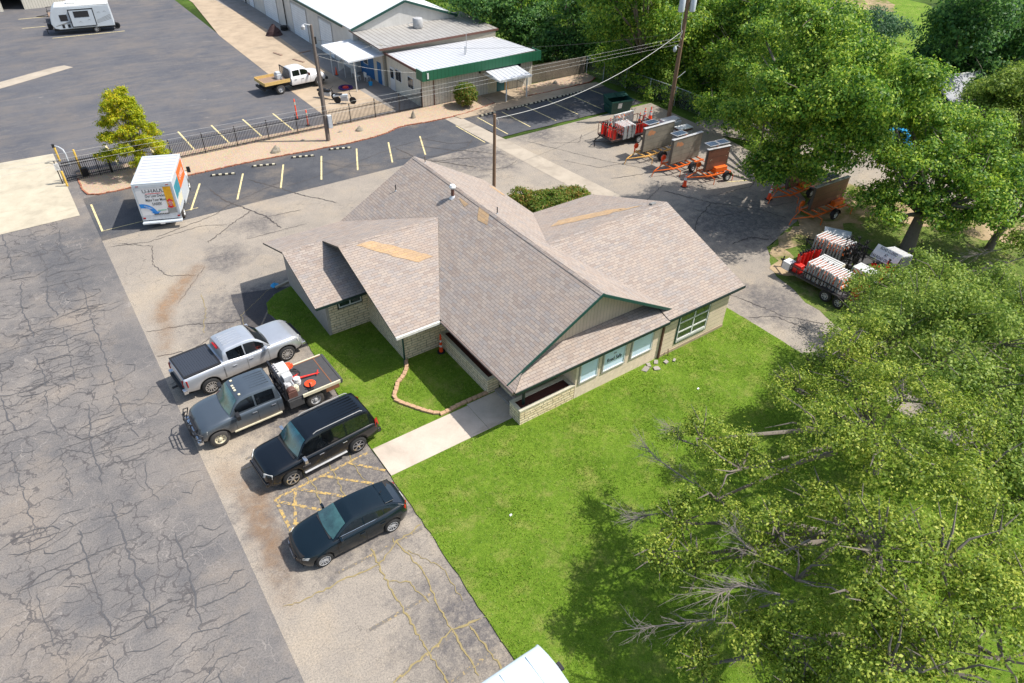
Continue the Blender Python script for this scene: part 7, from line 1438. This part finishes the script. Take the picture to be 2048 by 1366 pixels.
tree('willow_tree', 'small dark-limbed tree with trailing twigs at the right edge by the rough grass', 'tree', (44.5, 9.5), [(43.2, 10.6, 3.0, 1.2), (44.8, 9.6, 3.8, 1.5), (42.6, 9.0, 3.6, 1.3), (46.2, 8.6, 4.2, 1.6), (42, 7.4, 4, 1.5)], 'leaf_willow', .17, 46, 32, .18, csz=.4, kmean=18, twigs=[[(43.4, 10.4, 3), (42.2, 11.5, 2.4), (41.2, 12.3, 1.9)], [(43, 9.5, 3.2), (41.4, 10.6, 2.2), (40.6, 11.3, 1.6)]])
tree('willow_tree', 'greyish tree with bare sticks at the right edge below the side road', 'tree', (35.5, 6.4), [(35.2, 7.2, 4.0, 1.6), (36.6, 5.4, 4.6, 1.7), (33.8, 5.0, 5.0, 1.7), (31.6, 3.4, 5.4, 1.7), (29.0, 2.4, 5.6, 1.7), (34.4, 2.6, 5, 1.7)], 'leaf_willow', .14, 70, 33, .2, csz=.36, kmean=18, twig_n=120)
tree('broadleaf_tree', 'dark tree at the top edge between the two bright green trees', 'tree', (66, 56), ring_blobs(9, 60, 70, 49, 60, 2, 8, 2.4, 3.2), 'leaf_dark', .3, 26, 34, .3, csz=.6, kmean=16)
# far wood that nobody could count
V, _ = leaf_cloud(ring_blobs(46, 52, 72, 50, 96, .6, 5.5, 2.4, 3.6) + ring_blobs(14, 84, 112, 72, 90, .6, 4, 2.4, 3.4) + ring_blobs(10, 84, 112, 26, 42, .8, 5, 2.6, 3.6) + ring_blobs(12, 49.5, 56, 28, 52, .3, 1.6, 1.2, 1.8) + ring_blobs(14, 41.5, 70, 66, 100, .6, 6, 2.4, 3.6), .34, 17, 40, .65, 14)
tag(quads_mesh('woodland', V, 'leaf_green'), kind='stuff'); NLEAF[0] += len(V) // 4
V, _ = leaf_cloud([(47.0, 31.5, .5, .9), (48.2, 33.6, .6, 1.2), (46.6, 25.6, .3, .7), (50.8, 49, .5, 1.3), (49.4, 52, .5, 1.0), (48.5, 42.8, .4, .8), (48.2, 45.2, .4, .9)], .16, 60, 41, .3, 14); tag(quads_mesh('undergrowth', V, 'leaf_green'), kind='stuff')
t = thing('meadow_shrub', 'round blue-green shrub in the sunny meadow near the top edge', 'shrub', (84, 45, 0)); V, _ = leaf_cloud([(0, 0, 1.6, 2.6), (2.6, 1.5, 1.5, 2.2), (-2, 1.8, 1.3, 2.0), (3.6, -1, 1.2, 1.8)], .26, 34, 42, .5, 16, lump=.12); b = quads_mesh('foliage', V, 'leaf_blue'); b.parent = t
t = thing('clipped_shrub', 'rounded clipped shrub with reddish tips against the cream office wall', 'shrub', (32.35, 52.35, 0)); V, _ = leaf_cloud([(0, 0, 1.08, .96), (0, 0, .95, .7)], .12, 900, 43, .13, 16, flat=1.0, lump=.04, inner=.2); b = quads_mesh('foliage', V, 'leaf_hedge'); b.parent = t; MB().tube([(0, 0, 0), (0, 0, 1)], .06, 6).build('stem', 'bark', t)
t = thing('hedge', 'green hedge with reddish tips tucked behind the office roof', 'hedge', (26.7, 32.5, 0)); V, _ = leaf_cloud([(x - 26.7, y - 32.5, .75, .85) for x, y in ((24.9, 33.6), (25.6, 32.9), (26.5, 32.6), (27.4, 32.3), (28.4, 32.0), (25.4, 31.8), (26.6, 31.5), (27.8, 31.3), (28.3, 31.6))],   .13, 420, 44, .18, 16, lump=.15); b = quads_mesh('foliage', V, 'leaf_hedge'); b.parent = t
# young tree by the fence
yb = []
for k in range(30):
    z = .9 + 4.7 * (k / 29) ** .9; rad = (3.05 * (1 - (z - .9) / 5.6) ** .75 + .12) * (.62 if z > 1.4 else .55); a = k * 2.4; yb.append((5.1 + rad * math.cos(a), 53.2 + rad * math.sin(a), z, .46 + .3 * (1 - z / 6)))
yb += [(5.35, 53.2, z, .8 - z * .08) for z in (1.6, 2.4, 3.2, 4.0, 4.8)]
tree('young_maple', 'bright yellow-green young tree by the iron fence behind the moving truck', 'tree', (5.35, 53.2), yb, 'leaf_yellow', .125, 170, 50, .09, csz=.17, kmean=16, flat=.9, lump=.15, twig_n=30)
# grass blades over the lawn, clipped round the house and the walk
g = np.random.default_rng(5); N = 170000
X = g.uniform(6.7, 28.2, N); Y = g.uniform(2.5, 33.2, N)
west = np.interp(Y, [2, 9, 14, 19.4, 24, 28.2, 29.5, 31.4, 32.3, 33.2], [6.75, 6.8, 6.97, 7.04, 7.27, 7.5, 7.12, 6.78, 6.98, 8.7]) - .03
ok = (X > west) & ~((X > 8.6) & (Y > 27.6)) & ~((X > 10.85) & (Y > 23.8)) & ~((X > 12.95) & (Y > 17.02)) & ~((X < 13.5) & (Y > 17.6) & (Y < 19.52)) & (X < 28.1)
X = X[ok]; Y = Y[ok]; n = len(X); a = g.uniform(0, 6.28, n); h = g.uniform(.02, .055, n) * (1 + .6 * np.sin(X * 1.7) * np.sin(Y * 1.3)); w = g.uniform(.008, .02, n); le = g.normal(size=(n, 2)) * .035
B = np.stack([X, Y, np.full(n, .043)], 1); dx = np.stack([np.cos(a) * w, np.sin(a) * w, np.zeros(n)], 1); tp = B + np.stack([le[:, 0], le[:, 1], h], 1)
V = np.stack([B - dx, B + dx, tp + dx * .3, tp - dx * .3], 1).reshape(-1, 3); tag(quads_mesh('grass', V, 'grass_blade'), kind='stuff')
for x, y, lab in ((9.95, 13.3, 'tiny white scrap of litter in the middle of the front lawn'), (21.6, 14.3, 'tiny pale blue scrap of litter on the lawn in front of the big window')):
    b = MB().obox((0, 0, .03), (1, 0, .2), (0, 1, .3), (-.2, -.3, 1), .05, .035, .012).build('paper_scrap', 'white_paint'); b.location = (x, y, .06); tag(b, lab, 'litter')
# weeds on the asphalt edge
V, _ = leaf_cloud([(x, y, .03, .1) for x, y in ((6.9, 19.6), (6.85, 17.4), (6.7, 15.2), (6.6, 13), (6.55, 10.4), (5.9, 13.4), (4.8, 14.6), (6.0, 12.5), (5.7, 10.7), (6.4, 10.3), (4.3, 35), (6.6, 11.6), (6.75, 14.4))], .06, 700, 60, .07, 8); tag(quads_mesh('weeds', V, 'leaf_olive'), kind='stuff')
print('leaves', NLEAF[0])
